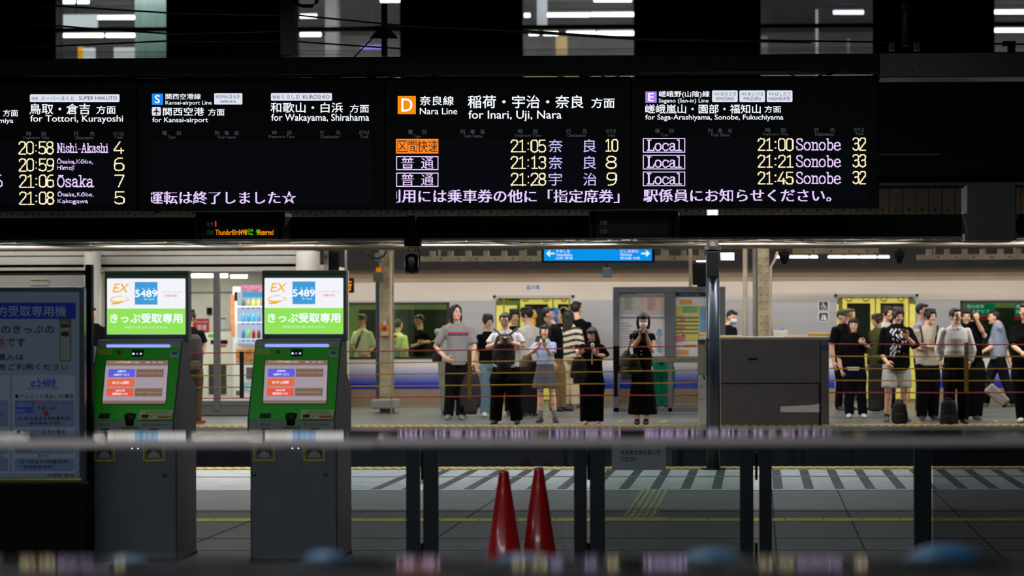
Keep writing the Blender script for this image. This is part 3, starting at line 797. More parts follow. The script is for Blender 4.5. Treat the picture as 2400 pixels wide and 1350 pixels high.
led(B, 'led_destinations', f4b)
def f4c(mb):
    for r in range(3):
        y = 323.6 + 39.3 * r; frame_px(mb, 1506.8, y, 1605.8, y + 34, 2, LF, LAV); led_stroke(mb, 'Local', (1515.6, y + 3, 1597.7, y + 30.5), LF, LAV)
led(B, 'led_train_types', f4c)
led(B, 'led_message', lambda mb: led_cells(mb, '駅係員にお知らせください。', 1507, 442.7, 473, 35.7, (1507, 2033), LF, LAV))

# ------------------------------------------------------------------ small hanging train signs
Ys = 20.7
SGN = mat('dark blue grey sign case', (30, 33, 40), .5, noise=.12, scale=6)
def small_sign(x0, x1, y0, y1, sc, label):
    o = thing('hanging_sign', label, 'sign', P((x0 + x1) / 2, y1, Ys + .12))
    mb = MB(); mb.bpx(x0, y0, x1, y1, Ys, .3, SGN); mb.build('case', o, bevel=.01)
    mb = MB(); qpx(mb, *sc, plane(Ys - .003), mat('black sign screen', (8, 8, 9), .35, noise=.1)); mb.build('screen', o)
    for q in (x0 + 9, x1 - 16): mb = MB(); mb.bpx(q, y0, q + 7, y1, Ys - .012, .02, HOUS); mb.build('trim_strip', o)
    return o
o = small_sign(457, 668, 497, 561, (482, 515, 643, 554), 'hanging sign with orange and green train words in lights')
f = plane(Ys - .006)
mb = MB(); led_font(mb, 'ThunderBird498', (505, 538, 579, 551), f, glow('orange LED', (255, 150, 10), 1.2), cell=.7, bold=.02); led_font(mb, 'Reserved', (606, 538, 641, 551), f, glow('orange LED', (0, 0, 0)), cell=.7, bold=.02); mb.build('led_orange_words', o)
mb = MB(); led_font(mb, 'CAR', (580, 537, 593, 543), f, glow('green LED', (90, 210, 20), 1.0), cell=.7); led_font(mb, 'No.', (582, 545, 593, 551), f, glow('green LED', (0, 0, 0)), cell=.7); led_font(mb, '9', (600, 538, 606, 551), f, glow('green LED', (0, 0, 0)), cell=.7, bold=.02); mb.build('led_green_words', o)
mb = MB(); qpx(mb, 504, 518, 507, 531, f, glow('red LED', (255, 40, 60), 1.1)); mb.build('led_red_bar', o)
DCAP = glow('dim sign caption', (52, 55, 62), .8)
for k, o2 in enumerate((o, small_sign(1380, 1590, 494, 558, (1404, 512, 1566, 549), 'hanging sign with an empty dark screen and two dim row names'))):
    x = 484 if k == 0 else 1406
    mb = MB(); put_text(mb, '先発', (x, 520 - 3 * k, x + 17, 530 - 3 * k), f, DCAP); put_text(mb, '次発', (x, 540 - 3 * k, x + 17, 550 - 3 * k), f, DCAP); mb.build('lettering', o2)

# blue direction sign
Yd = 35.2
o = thing('direction_sign', 'bright blue platform direction sign with white arrows at both ends', 'sign', P(1401, 615, Yd + .1))
mb = MB(); mb.bpx(1269, 580, 1534, 615, Yd, .2, HOUS); mb.build('case', o, bevel=.01)
for px in (1320, 1480): mb = MB(); X = P(px, 590, Yd).x; mb.box(X - .015, X + .015, Yd + .08, Yd + .12, zpx(581, Yd), 3.62, BLACKM); mb.build('hanger_rod', o)
mb = MB(); qpx(mb, 1275, 584, 1528, 611, plane(Yd - .004), glow('blue lit sign face', (10, 150, 240), .95)); mb.build('lit_face', o)
f = plane(Yd - .008)
for s_, cx in ((-1, 1290), (1, 1513)):
    mb = MB(); q = lambda a, b: f(cx + s_ * a, 594 + b)
    mb.quad([q(-10, -1.6), q(-10, 1.6), q(5, 1.6), q(5, -1.6)], WHT); mb.quad([q(10, 0), q(2, 7.5), q(0, 5.3), q(6, 0), q(0, -5.3), q(2, -7.5)], WHT); mb.build('arrow', o)
mb = MB()
put_text(mb, 'やましな', (1303, 585, 1336, 592), f, WHT); put_text(mb, 'Yamashina', (1303, 594, 1341, 600), f, WHT); put_text(mb, '山科 草津', (1303, 602, 1342, 608), f, WHT)
put_text(mb, 'にしおおじ', (1454, 585, 1497, 592), f, WHT); put_text(mb, 'Nishioji', (1454, 594, 1481, 601), f, WHT); put_text(mb, '西大路 大阪', (1454, 602, 1500, 608), f, WHT)
mb.build('lettering', o)

# grey cabinet, hanging black camera, dark pole
o = simple('hanging_cabinet', 'blank grey cabinet hung on the beam beyond the boards', 'cabinet', [(2267, 431, 2382, 563, 20.4, .6, mat('dull grey cabinet', (54, 56, 55), .6, noise=.1, scale=4))], bevel=.012)
mb = MB(); mb.bpx(2256, 548, 2262, 565, 20.5, .03, mat('white clip', (210, 210, 205), .5, noise=.05)); mb.build('clip', o)
for yy in (450, 500, 545):
    mb = MB(); mb.bpx(2382, yy, 2386, yy + 14, 20.42, .05, STEEL); mb.build('hinge', o)
o = thing('hanging_camera', 'black round camera lamp hanging on a bracket before the canopy', 'camera', P(965, 640, 20.8))
mb = MB(); mb.bpx(947, 558, 984, 577, 20.75, .12, BLACKM); mb.bpx(957, 505, 972, 560, 20.8, .2, BLACKM); mb.build('bracket', o, bevel=.006)
c = P(965, 641, 20.8); mb = MB(); mb.lathe(c, [(.05, 0), (.062, .012), (.066, .03), (.064, .15), (.05, .175), (.02, .185)], mat('glossy black plastic', (8, 10, 12), .3, noise=.05), 24); mb.build('body', o, smooth=True)
mb = MB(); mb.tube([P(957, 590, 20.8), P(957, 580, 20.8), P(974, 580, 20.8), P(974, 590, 20.8)], .004, BLACKM, 6); mb.build('handle', o)
mb = MB(); mb.tube([P(978, 577, 20.74), P(983, 595, 20.72), P(983, 628, 20.72), P(974, 641, 20.72), P(962, 640, 20.72)], .005, CABLE, 6); mb.build('lead', o, smooth=True)
Yq = 23.3
o = thing('round_pole', 'dark round steel pole standing on the near platform edge', 'pole', P(1671, 1101, Yq))
c = P(1671, 800, Yq); mb = MB(); mb.tube([(c.x, Yq, 0), (c.x, Yq, zpx(585, Yq))], .071, mat('dark blue steel', (44, 50, 58), .32, .35, noise=.12, scale=3), 28); mb.build('shaft', o, smooth=True)
mb = MB(); mb.tube([(c.x, Yq, zpx(588, Yq)), (c.x, Yq, zpx(440, Yq))], .062, mat('galvanised tube', (150, 152, 152), .35, .6, noise=.15, scale=4), 24); mb.build('upper_tube', o, smooth=True)
mb = MB(); mb.tube([(c.x, Yq, 0), (c.x, Yq, .02)], .13, BLACKS, 24); mb.build('base_plate', o)
mb = MB(); mb.bpx(1657, 589, 1685, 649, Yq - .11, .06, BLACKM); mb.build('box', o, bevel=.006)
mb = MB(); mb.tube([(c.x, Yq, zpx(587, Yq)), (c.x, Yq, zpx(579, Yq))], .085, STEEL, 20); mb.build('collar', o)
o = simple('white_card_box', 'white box held out from the dark round pole', 'box', [(1688, 592, 1721, 611, Yq - .05, .12, mat('white plastic', (205, 206, 204), .5, noise=.08))], bevel=.004)
o = thing('control_box', 'olive control box fixed beside the dark round pole', 'box', P(1648, 880, Yq))
mb = MB(); mb.bpx(1635, 795, 1653, 879, Yq - .05, .14, mat('olive grey enamel', (98, 98, 78), .5, noise=.1, scale=5)); mb.build('case', o, bevel=.006)
mb = MB(); mb.bpx(1634, 792, 1655, 796, Yq - .06, .16, mat('pale cap', (150, 148, 138), .5, noise=.1)); mb.build('lid', o)
mb = MB(); mb.tube([P(1650, 879, Yq), P(1650, 886, Yq), P(1652, 890, Yq)], .008, CABLE, 6); mb.build('lead', o, smooth=True)
# ================================================================== ticket machines
KG = mat('bright green machine panel', (46, 210, 32), .45, noise=.05, scale=10)
KGREY = mat('grey green machine enamel', (164, 180, 170), .5, noise=.06, scale=8)
KBODY = mat('grey machine enamel', (104, 110, 118), .5, noise=.07, scale=5)
KDARK = mat('dark machine side', (60, 66, 72), .5, noise=.08, scale=5)
KBLK = mat('black machine recess', (10, 11, 12), .5, noise=.1)
YFR = mat('yellow slot surround', (186, 176, 20), .5, noise=.06)
SCRW = mat('round steel lock', (110, 118, 124), .25, .8, noise=.05)


def make_machine():
    z_ = lambda py, Y=14.5: P(320, py, Y).z
    Xl, Xr = P(228, 805, 14.5).x, P(424, 805, 14.5).x
    o = thing('ticket_machine', '', 'ticket machine', Vector(((Xl + Xr) / 2, 14.55, 0)))
    zt, zg, zl, zc = z_(812), P(310, 985, 14.27).z, P(310, 1016, 14.27).z, z_(797)
    # body: profile in (y, z)
    mb = MB(); mb.prism_x([(14.36, .02), (14.36, zl - .03), (14.275, zl), (14.27, zg), (14.5, zt), (14.5, zc), (14.6, zc + .005), (14.69, zc + .005), (14.69, zc - .22), (14.85, zc - .31), (14.85, .02)], Xl, Xr, KBODY)
    mb.build('body', o, bevel=.006)
    mb = MB()
    for s_, X in ((-1, Xl), (1, Xr)):
        mb.prism_x([(14.37, .02), (14.37, zl - .04), (14.29, zl), (14.29, zg), (14.51, zt), (14.51, zc - .01), (14.695, zc - .01), (14.695, zc - .22), (14.855, zc - .31), (14.855, .02)], X - .004 + .004 * s_, X + .004 + .004 * s_, KDARK)
    mb.build('side_panel', o)
    mb = MB(); mb.box(Xl - .01, Xr + .01, 14.34, 14.88, 0, .02, BLACKM); mb.build('plinth', o)
    # sloping console
    Yc = lambda py: 14.5 - .23 * (py - 812) / 173.0
    fn = lambda e: (lambda px, py: P(px, py, Yc(py) - e))
    pl = lambda e: (lambda px, py: P(px, py, 14.27 - e))
    mb = MB(); f = fn(.003); mb.quad([f(207.3, 985), f(405, 985), f(423, 814), f(227, 814)], KG)
    mb.build('console_panel', o)
    mb = MB(); f = pl(.002); mb.quad([f(205.5, 1013), f(404, 1013), f(405, 986), f(207, 986)], mat('screen lit grey green lip', (150, 158, 148), .5, noise=.05)); mb.build('front_lip', o)  # grey green lip made paler for the screen light from above
    mb = MB(); f = plane(14.497); mb.quad([f(228, 814), f(424, 814), f(424, 800), f(228, 800)], KGREY)
    mb.build('console_brow', o)
    mb = MB(); rpx(mb, 249, 807.5, 399, 814.5, 3, plane(14.494), glow('blue status light', (150, 160, 255), 1.15)); mb.build('status_light', o)
    f2 = fn(.006)
    mb = MB(); mb.bpx(228, 818, 262, 838, 14.47, .02, mat('clear green plastic cover', (176, 214, 96), .3, noise=.15, scale=30)); mb.build('coin_cover', o, bevel=.004)
    mb = MB(); rpx(mb, 274, 821, 284, 830, 4.5, f2, mat('red button', (170, 20, 20), .35, noise=.05)); mb.build('call_button', o)
    mb = MB(); c = P(322, 827, 14.46); mb.box(c.x - .036, c.x + .036, 14.455, 14.5, c.z - .024, c.z + .024, KBLK); cm = mb.build('camera_block', o, bevel=.004)
    for dx, s_ in ((-.024, 2.5), (.0, .5), (.025, 1.5)):
        mb = MB(); mb.ball((c.x + dx, 14.452, c.z - .006), .006, .004, .006, glow('tiny lamp %.1f' % s_, (200, 220, 255), s_), 8, 5); mb.build('indicator', cm)
    mb = MB(); rpx(mb, 399, 822, 418, 837, 3, f2, mat('pale card symbol', (190, 200, 200), .4, noise=.08)); q = mb.build('card_symbol', o)
    mb = MB(); rpx(mb, 402, 824, 416, 831, 2, fn(.008), mat('teal card picture', (40, 120, 120), .4, noise=.1)); mb.build('card_picture', q)
    # touch screen
    mb = MB(); f = fn(.008); mb.quad([f(238, 948), f(389, 948), f(396, 843), f(247, 843)], KBLK); mb.build('screen_bezel', o)
    sx = lambda u, py: (249 + (394.5 - 249) * u) + (py - 844) * ((240 - 249) + (387.5 - 394.5 + 9) * u) / (947 - 844)
    g = lambda e: (lambda u, py: fn(e)(sx(u, py), py))
    def sq(mb, u0, y0, u1, y1, e, m): h = g(e); mb.quad([h(u0, y1), h(u1, y1), h(u1, y0), h(u0, y0)], m)
    mb = MB(); sq(mb, 0, 844.5, 1, 946.5, .010, glow('lilac touch screen', (178, 166, 176), .8, True)); ts = mb.build('touch_screen', o)
    mb = MB(); sq(mb, 0, 844.5, 1, 857, .012, glow('brown screen bar', (138, 112, 100), .8)); sq(mb, 0, 939, 1, 946.5, .012, glow('brown screen bar', (0, 0, 0)))
    h = g(.014); ww = lambda px, py: h((px - 249) / 145.5, py)
    put_text(mb, 'きっぷの種類', (257, 846.5, 289, 851), ww, glow('yellow screen words', (240, 220, 40), .9)); put_text(mb, 'をお選びください', (290, 847, 328, 851), ww, WHT); put_text(mb, 'English', (342, 848, 352, 851), ww, WHT); put_text(mb, '中文', (358, 848, 366, 851), ww, WHT); put_text(mb, '한국어', (372, 848, 382, 851), ww, WHT)
    mb.build('screen_bar', ts)
    for u0, y0, u1, y1, c, l1, l2 in ((.05, 865, .48, 884, (104, 96, 226), 'JR西日本', '5489サービス'), (.05, 887.5, .48, 906, (240, 108, 62), 'EX きっぷ受取', None), (.05, 910, .48, 929, (238, 94, 72), 'JR九州', '列車予約サービス'),
                                     (.5, 865, .94, 884, (126, 100, 84), '旅行会社で予約されたきっぷの受取', None), (.5, 910, .94, 929, (126, 100, 84), '定期券・回数券(ICOCA)', None)):
        mb = MB(); sq(mb, u0, y0, u1, y1, .012, glow('key %d %d %d' % c, c, .9))
        tx0, tx1 = 249 + 145.5 * (u0 + .05), 249 + 145.5 * (u1 - .05)
        if l2: put_text(mb, l1, (tx0 + 14, y0 + 3, tx1 - 14, y0 + 8.5), ww, WHT, .03); put_text(mb, l2, (tx0 + 6, y0 + 10.5, tx1 - 6, y1 - 3), ww, WHT, .03)
        elif u0 < .3: put_text(mb, l1, (tx0 + 5, y0 + 6, tx1 - 5, y1 - 6), ww, WHT, .03)
        else: put_text(mb, l1, (tx0 - 4, y0 + 8, tx1 + 4, y1 - 7), ww, glow('pale key words', (190, 180, 170), .8))
        mb.build('screen_key', ts)
    # lower console: ticket slot, tray, card notice
    mb = MB(); f = fn(.007); mb.quad([f(230, 981), f(256.5, 981), f(258.5, 969), f(233.5, 969)], KBLK); mb.build('ticket_slot', o)
    c = P(304, 985, 14.27); mb = MB(); mb.lathe((c.x, 14.31, c.z - .035), [(.05, 0), (.052, .05), (.045, .075), (.02, .083)], KBLK, 20); mb.build('coin_bowl', o, smooth=True)
    mb = MB(); mb.bpx(284, 999, 323, 1002, 14.255, .02, mat('green tray lip', (120, 170, 60), .5, noise=.1)); mb.build('tray_lip', o)
    f = fn(.02); mb = MB(); mb.quad([f(325, 983), f(400, 983), f(407, 961), f(328, 961)], mat('pale green card', (196, 220, 150), .5, noise=.05)); nt_ = mb.build('notice_card', o)
    f = fn(.022); mb = MB(); put_text(mb, 'Japan Rail Pass', (341, 964, 393, 968), f, INK); put_text(mb, 'exchange', (342, 970, 366, 972.5), f, mat('orange ink', (190, 90, 30), .6)); put_text(mb, 'ticket machine', (371, 970, 395, 972.5), f, INK)
    mb.quad([f(331, 980), f(347, 980), f(349, 971.5), f(332, 971.5)], INK); mb.quad([f(368, 980), f(398, 980), f(400, 975), f(370, 975)], mat('orange ink', (0, 0, 0))); mb.quad([f(352, 977), f(358, 977), f(358, 975), f(352, 975)], mat('red ink', (180, 30, 30), .6)); mb.build('lettering', nt_)
    f = pl(.004); mb = MB(); put_text(mb, 'きっぷ', (234, 992, 257, 999), f, INK); put_text(mb, 'クレジットカード', (333, 992, 391, 999), f, INK); qpx(mb, 235, 1004.5, 257, 1007, f, INK); qpx(mb, 351, 1004.5, 372, 1007, f, INK); mb.build('lettering', o)
    # openings of the front door
    fd = lambda e: plane(14.36 - e)
    for x0, x1 in ((219, 269), (335, 386)):
        mb = MB(); f = fd(.008)
        for a in ((x0, 1036, x0 + 4, 1082), (x1 - 4, 1036, x1, 1082), (x0 + 3, 1077, x1 - 3, 1082)): mb.bpx(a[0], a[1], a[2], a[3], 14.352, .012, YFR)
        sl = mb.build('slot_surround', o)
        mb = MB(); qpx(mb, x0 + 10, 1040, x1 - 9, 1073, fd(.004), KBLK); mb.build('opening', sl)
        mb = MB(); mb.quad([fd(.006)(x0 + 10, 1073), fd(.006)(x1 - 9, 1073), fd(.006)(x1 - 14, 1061), fd(.006)((x0 + x1) / 2, 1057), fd(.006)(x0 + 15, 1061)], mat('pale tray', (150, 152, 148), .5, noise=.1)); mb.build('tray', sl)
    for px in (220, 386):
        mb = MB(); c = P(px, 1112, 14.355); mb.ball(c, .014, .01, .014, SCRW, 12, 6); mb.build('lock', o, smooth=True)
    mb = MB(); c = P(310, 1048, 14.355); mb.box(c.x - .06, c.x + .055, 14.35, 14.362, c.z - .014, c.z + .012, KBLK); q = mb.build('sensor_strip', o)
    for dx in (0., .04):
        mb = MB(); mb.ball((c.x + dx, 14.348, c.z - .01), .005, .004, .005, glow('tiny lamp 2.5', (200, 220, 255), 2.5), 8, 5); mb.build('indicator', q)
    # sign head
    Yh = 14.6
    mb = MB(); mb.bpx(245, 643, 441, 800, Yh, .09, mat('slate sign frame', (84, 96, 100), .45, noise=.08, scale=6)); hd = mb.build('sign_frame', o, bevel=.006)
    mb = MB(); mb.bpx(245, 635, 441, 643, Yh, .09, mat('green cap', (60, 110, 50), .45, noise=.06)); mb.build('sign_cap', o, bevel=.004)
    f = plane(Yh - .004); mb = MB(); rpx(mb, 251, 653, 434.5, 783.5, 2, f, glow('white lit display', (243, 244, 250), 1.0, True)); dp = mb.build('display', o)
    f = plane(Yh - .007); mb = MB(); qpx(mb, 251.3, 723, 434.3, 783, f, glow('lime lit band', (150, 232, 90), .95)); mb.build('green_band', dp)
    f = plane(Yh - .01); mb = MB()
    put_text(mb, 'きっぷ受取専用', (258.5, 735, 427, 757), f, WHT, .035); put_text(mb, '※現金のお取り扱いはできません', (292, 764, 394, 770.5), f, glow('pale green words', (214, 248, 190), .95), .02); mb.build('lettering', dp)
    mb = MB(); qpx(mb, 316, 661, 369, 714, f, glow('sky blue lit square', (66, 160, 222), .95)); sqr = mb.build('blue_square', dp)
    f = plane(Yh - .013); mb = MB(); put_text(mb, '5489', (317, 680, 368, 696), f, WHT, .05); put_text(mb, 'サービス', (338, 699, 362, 704), f, WHT, .03)
    for i, ch in enumerate('ごよやく'): put_text(mb, ch, (321 + 12.5 * i, 674, 326 + 12.5 * i, 678.5), f, WHT)
    mb.build('lettering', sqr)
    ORG = glow('orange lit mark', (248, 180, 30), .95)
    f = plane(Yh - .01); mb = MB(); put_text(mb, 'EX', (264, 665, 303, 685), f, ORG, .03, shear=.25); mb.build('orange_letters', dp)
    mb = MB()
    def stroke(pts):
        for (a, b, w0), (c, d, w1) in zip(pts[:-1], pts[1:]): mb.quad([f(a, b + w0), f(c, d + w1), f(c, d - w1), f(a, b - w0)], ORG)
    stroke([(283, 694, .5), (270, 695.5, .8), (262, 699, 1.2), (258, 703, 1.6), (261, 706, 1.6), (272, 708, 1.2), (288, 706.5, .9), (303, 703, .5)])
    stroke([(292, 697, .5), (299, 699.5, 1.2), (303, 703, .8)]); stroke([(259, 713, .6), (266, 711.5, 2.4), (278, 710.5, 2.2), (290, 707, .6)]); stroke([(276, 693.5, .6), (288, 694.5, .8)])
    mb.build('orange_line_mark', dp)
    RED = glow('pink red lit words', (226, 110, 120), .95)
    mb = MB(); put_text(mb, 'インターネット', (378, 682, 426, 687), f, RED); put_text(mb, '列車予約', (387, 690.5, 415, 696), f, RED, .02); mb.build('red_words', dp)
    for px in (257, 428):
        mb = MB(); mb.ball(P(px, 796, Yh), .008, .006, .008, SCRW, 8, 5); mb.build('head_screw', o)
    return o


m1 = make_machine(); m1['label'] = 'green and grey ticket machine standing beside the notice board'
m2 = copy_tree(m1); m2.location.x += P(614, 720, 14.6).x - P(245, 720, 14.6).x; m2['label'] = 'green and grey ticket machine farther from the notice board'
for a in (m1, m2): a['group'] = 'green ticket machines'

# ------------------------------------------------------------------ notice board and posts
Yn = 13.9
o = thing('notice_board', 'large pale blue notice board about collecting tickets in a metal frame', 'notice board', P(60, 1310, Yn))
mb = MB(); mb.bpx(-140, 672, 197, 1132, Yn, .06, mat('notice board frame', (92, 100, 108), .3, .5, noise=.1, scale=5)); mb.build('frame', o, bevel=.012)
mb = MB(); mb.bpx(-140, 1122, 190, 1130, Yn - .012, .02, mat('brass bottom rail', (170, 160, 84), .3, .7, noise=.1)); mb.build('bottom_rail', o, bevel=.004)
PAP = mat('pale blue poster under gloss film', (150, 164, 186), .28, noise=.07, scale=3, coat=.6)
f = plane(Yn - .003); mb = MB(); qpx(mb, -130, 684, 186, 1120, f, PAP); ps = mb.build('poster', o)
f = plane(Yn - .006); mb = MB(); rpx(mb, -130, 709.5, 177.5, 747, 2, f, mat('royal blue print', (18, 52, 176), .35, noise=.05)); hb = mb.build('blue_header', ps)
g = plane(Yn - .009); mb = MB(); PALEI = mat('pale print', (168, 182, 204), .4, noise=.04)
put_text(mb, '予約受取専用機', (-36, 717, 155, 742), g, PALEI, .01); mb.build('lettering', hb)
BI = mat('black print', (26, 28, 34), .5, noise=.05); RI = mat('red print', (180, 36, 44), .5, noise=.05); BLI = mat('blue print', (20, 80, 220), .5, noise=.05)
mb = MB()
put_text(mb, 'ネット予約のきっぷの', (-125, 762, 126, 781), g, BI); put_text(mb, 'です', (15, 792, 59, 812), g, BI); put_text(mb, '新規購入は', (-50, 829, 55, 844), g, BI); put_text(mb, '券売機をご利用ください', (-65, 852, 160, 867), g, BI); mb.build('black_words', ps)
mb = MB(); put_text(mb, '受取専用', (-90, 792, 9, 812), g, RI); mb.build('red_words', ps)
CARD = mat('white poster card', (176, 186, 206), .35, noise=.05, coat=.4); CARDB = mat('blue poster card', (128, 146, 188), .35, noise=.05, coat=.4)
mb = MB(); rpx(mb, 29, 879, 177, 1110, 4, f, CARD); cd = mb.build('payment_card', ps)
mb = MB(); rpx(mb, -128, 879, 23, 1110, 4, f, CARD); c2 = mb.build('payment_card', ps)
h = plane(Yn - .012)
for cdx, dx in ((cd, 0), (c2, -155)):
    mb = MB(); rpx(mb, 34 + dx, 938, 174 + dx, 999, 5, g, CARDB); rpx(mb, 34 + dx, 1036, 174 + dx, 1062, 4, g, CARDB); rpx(mb, 34 + dx, 1074, 174 + dx, 1103, 4, g, CARDB); mb.build('blue_panel', cdx)
mb = MB(); put_text(mb, 'e', (72, 893, 83, 904), g, BLI, .02, shear=.25); put_text(mb, '5489', (87, 889, 130, 904), g, BLI, .03); put_text(mb, 'いいごよやく', (87, 883.5, 128, 887.5), g, BLI); qpx(mb, 70, 905, 132, 906, g, BLI); put_text(mb, '(JR西日本ネット予約)', (64, 908, 138, 913), g, BLI)
frame_px(mb, 37, 940, 77, 967, 1.4, h, BLI); qpx(mb, 38, 954, 76, 958, h, BLI); qpx(mb, 60, 960, 74, 964, h, BLI); mb.build('blue_words', cd)
mb = MB(); put_text(mb, '●クレジット支払いの場合', (35, 923, 173, 934), g, BI); put_text(mb, 'を差し込む', (89, 952, 132, 960), h, BI); put_text(mb, '② 4から始まる予約番号5桁', (42, 976, 166, 985), h, BI); put_text(mb, '・電話番号(下4桁)', (62, 988, 142, 996), h, BI)
put_text(mb, '●コンビニ決済の場合', (39, 1007, 154, 1018), g, BI); put_text(mb, '・電話番号(全桁)', (82, 1044, 166, 1053), h, BI); put_text(mb, 'または', (89, 1064, 115, 1071), g, BI); put_text(mb, '4から始まる予約番号5桁', (45, 1078, 160, 1086), h, BI); put_text(mb, '・電話番号(全桁)', (47, 1090, 127, 1099), h, BI); put_text(mb, '京都駅 駅長', (110, 1111, 174, 1117), g, BI)
frame_px(mb, 39, 1040, 74, 1057, 1.2, h, BI); mb.build('black_words', cd)
mb = MB(); put_text(mb, '①クレジットカード', (77, 939, 171, 948), h, RI); mb.quad([h(103, 963), h(103, 968), h(99, 968), h(108, 975), h(117, 968), h(113, 968), h(113, 963)], RI); mb.build('red_words', cd)
mb = MB(); put_text(mb, 'カード', (-40, 968, 8, 978), h, RI); put_text(mb, 'カード', (-40, 1066, 8, 1076), h, RI); mb.build('red_words', c2)
mb = MB(); qpx(mb, 140, 746, 166, 846, g, mat('poster green', (50, 110, 60), .4, noise=.05)); qpx(mb, 142, 768, 164, 845, h, mat('poster machine grey', (150, 150, 148), .4, noise=.05)); k = plane(Yn - .014); qpx(mb, 144, 777, 161, 788, k, BI); qpx(mb, 144, 750, 162, 760, h, mat('poster tan', (130, 110, 96), .4, noise=.05)); qpx(mb, 144, 762, 162, 768, h, BI); mb.build('machine_picture', ps)
mb = MB(); mb.bpx(-140, 1134, 196, 1330, Yn - .02, .2, BLACKM); o2 = mb.build('base_cabinet', o, bevel=.01)
mb = MB(); mb.bpx(200, 620, 214.5, 1322, Yn + .24, .06, BLACKM); o = mb.build('square_post', bevel=.003); tag(o, 'tall black square post between the notice board and ticket machine', 'post')
mb = MB(); mb.bpx(-140, 634, 201, 645, Yn + .26, .04, BLACKM); o = mb.build('cross_rail', bevel=.003); tag(o, 'black cross rail with a gold line above the notice board', 'rail')
mb = MB(); mb.bpx(-140, 641, 196, 642.5, Yn + .255, .01, mat('gold line', (180, 170, 60), .4, noise=.05)); mb.build('gold_line', o)
mb = MB(); mb.bpx(70, 655, 113, 669, 37.005, .012, mat('faded paper slip', (150, 150, 150), .6, noise=.15, scale=20)); o = mb.build('paper_slip'); tag(o, 'faded paper slip taped above the notice board', 'paper')
mb = MB(); mb.bpx(72, 653.5, 113, 656, 36.99, .012, YEL); mb.build('yellow_tape', o)

# ------------------------------------------------------------------ glass fence panels, paper sign, cones
Yf = 13.6
POST = mat('blue black fence post', (38, 46, 52), .45, .2, noise=.12, scale=4)
FGL = clear_glass('fence glass', (.78, .82, .84), .05)
def panel(x0, x1, lw, rw, label, tint=None):
    o = thing('glass_fence_panel', label, 'fence panel', P((x0 + x1) / 2, 1330, Yf), 'glass fence panels')
    zt = zpx(1022, Yf); xl, xr = P(x0, 1150, Yf).x, P(x1, 1150, Yf).x; s = Yf / FPX
    if lw: mb = MB(); mb.box(xl, xl + lw * s, Yf - .03, Yf + .03, 0, zt, POST); mb.build('post', o, bevel=.004)
    if rw: mb = MB(); mb.box(xr - rw * s, xr, Yf - .03, Yf + .03, 0, zt, POST); mb.build('post', o, bevel=.004)
    mb = MB(); mb.box(xl, xr, Yf - .035, Yf + .035, zt, zt + .035, POST); mb.build('top_rail', o, bevel=.004)
    mb = MB(); mb.box(xl, xr, Yf - .02, Yf + .02, .04, .07, POST); mb.build('bottom_rail', o)
    mb = MB(); mb.box(xl + lw * s, xr - rw * s, Yf - .005, Yf + .005, .07, zt, tint or FGL); mb.build('glass_pane', o)
panel(822, 984, 0, 31, 'narrow glass fence panel next to the second ticket machine')
panel(993, 1375, 34, 29, 'glass fence panel behind the two red cones')
panel(1383, 1766, 34, 32, 'glass fence panel with the paper sign taped on', clear_glass('dusty fence glass', (.6, .66, .66), .06))
panel(1779, 2183, 30, 41, 'clear glass fence panel beyond the one with the paper sign')
panel(2186, 2600, 0, 30, 'darker glass fence panel at the end of the row', clear_glass('darker fence glass', (.5, .52, .55), .06))
for px in (989, 1379, 1772):
    mb = MB(); mb.bpx(px - 3, 1273, px + 4, 1320, Yf - .01, .03, BLACKM); mb.bpx(px - 3, 1060, px + 4, 1125, Yf - .01, .03, BLACKM)
    o = mb.build('post_clamp'); tag(o, 'black clamp joining two fence posts', 'clamp', 'clamps between fence posts')
o = thing('paper_sign', 'white paper sign with black words taped to the fence glass', 'paper sign', P(1500, 1104, Yf - .05))
mb = MB(); mb.bpx(1434, 1036, 1561, 1102, Yf - .012, .002, mat('white paper', (150, 156, 158), .6, noise=.06)); mb.bpx(1561, 1055, 1575, 1091, Yf - .011, .002, mat('clear tape', (96, 104, 108), .4, noise=.1)); mb.build('sheet', o)
f = plane(Yf - .016); mb = MB(); put_text(mb, '点検中', (1455, 1032, 1498, 1046), f, BI, .015); put_text(mb, 'もたれかからないで', (1455, 1054, 1547, 1066), f, BI, .015); put_text(mb, 'ください', (1455, 1070, 1495, 1081), f, BI, .015); mb.build('lettering', o)
CONE = mat('red traffic cone plastic', (190, 26, 28), .3, noise=.08, scale=6, coat=.4)
def cone(px, py, label, Y=13.0):
    c = P(px, py, Y); H = c.z
    o = thing('traffic_cone', label, 'traffic cone', Vector((c.x, Y, 0)), 'red traffic cones')
    mb = MB(); mb.lathe((c.x, Y, 0), [(.135, .03), (.125, .035), (.031, H - .035), (.029, H - .012), (.02, H - .002), (.006, H)], CONE, 40); mb.build('cone_body', o, smooth=True)
    mb = MB(); mb.box(c.x - .14, c.x + .14, Y - .14, Y + .14, 0, .03, CONE); mb.build('base', o, bevel=.012)
cone(1181, 1101, 'red traffic cone, the shorter of the two by the fence'); cone(1263, 1094, 'red traffic cone, the taller of the two by the fence', 13.3)

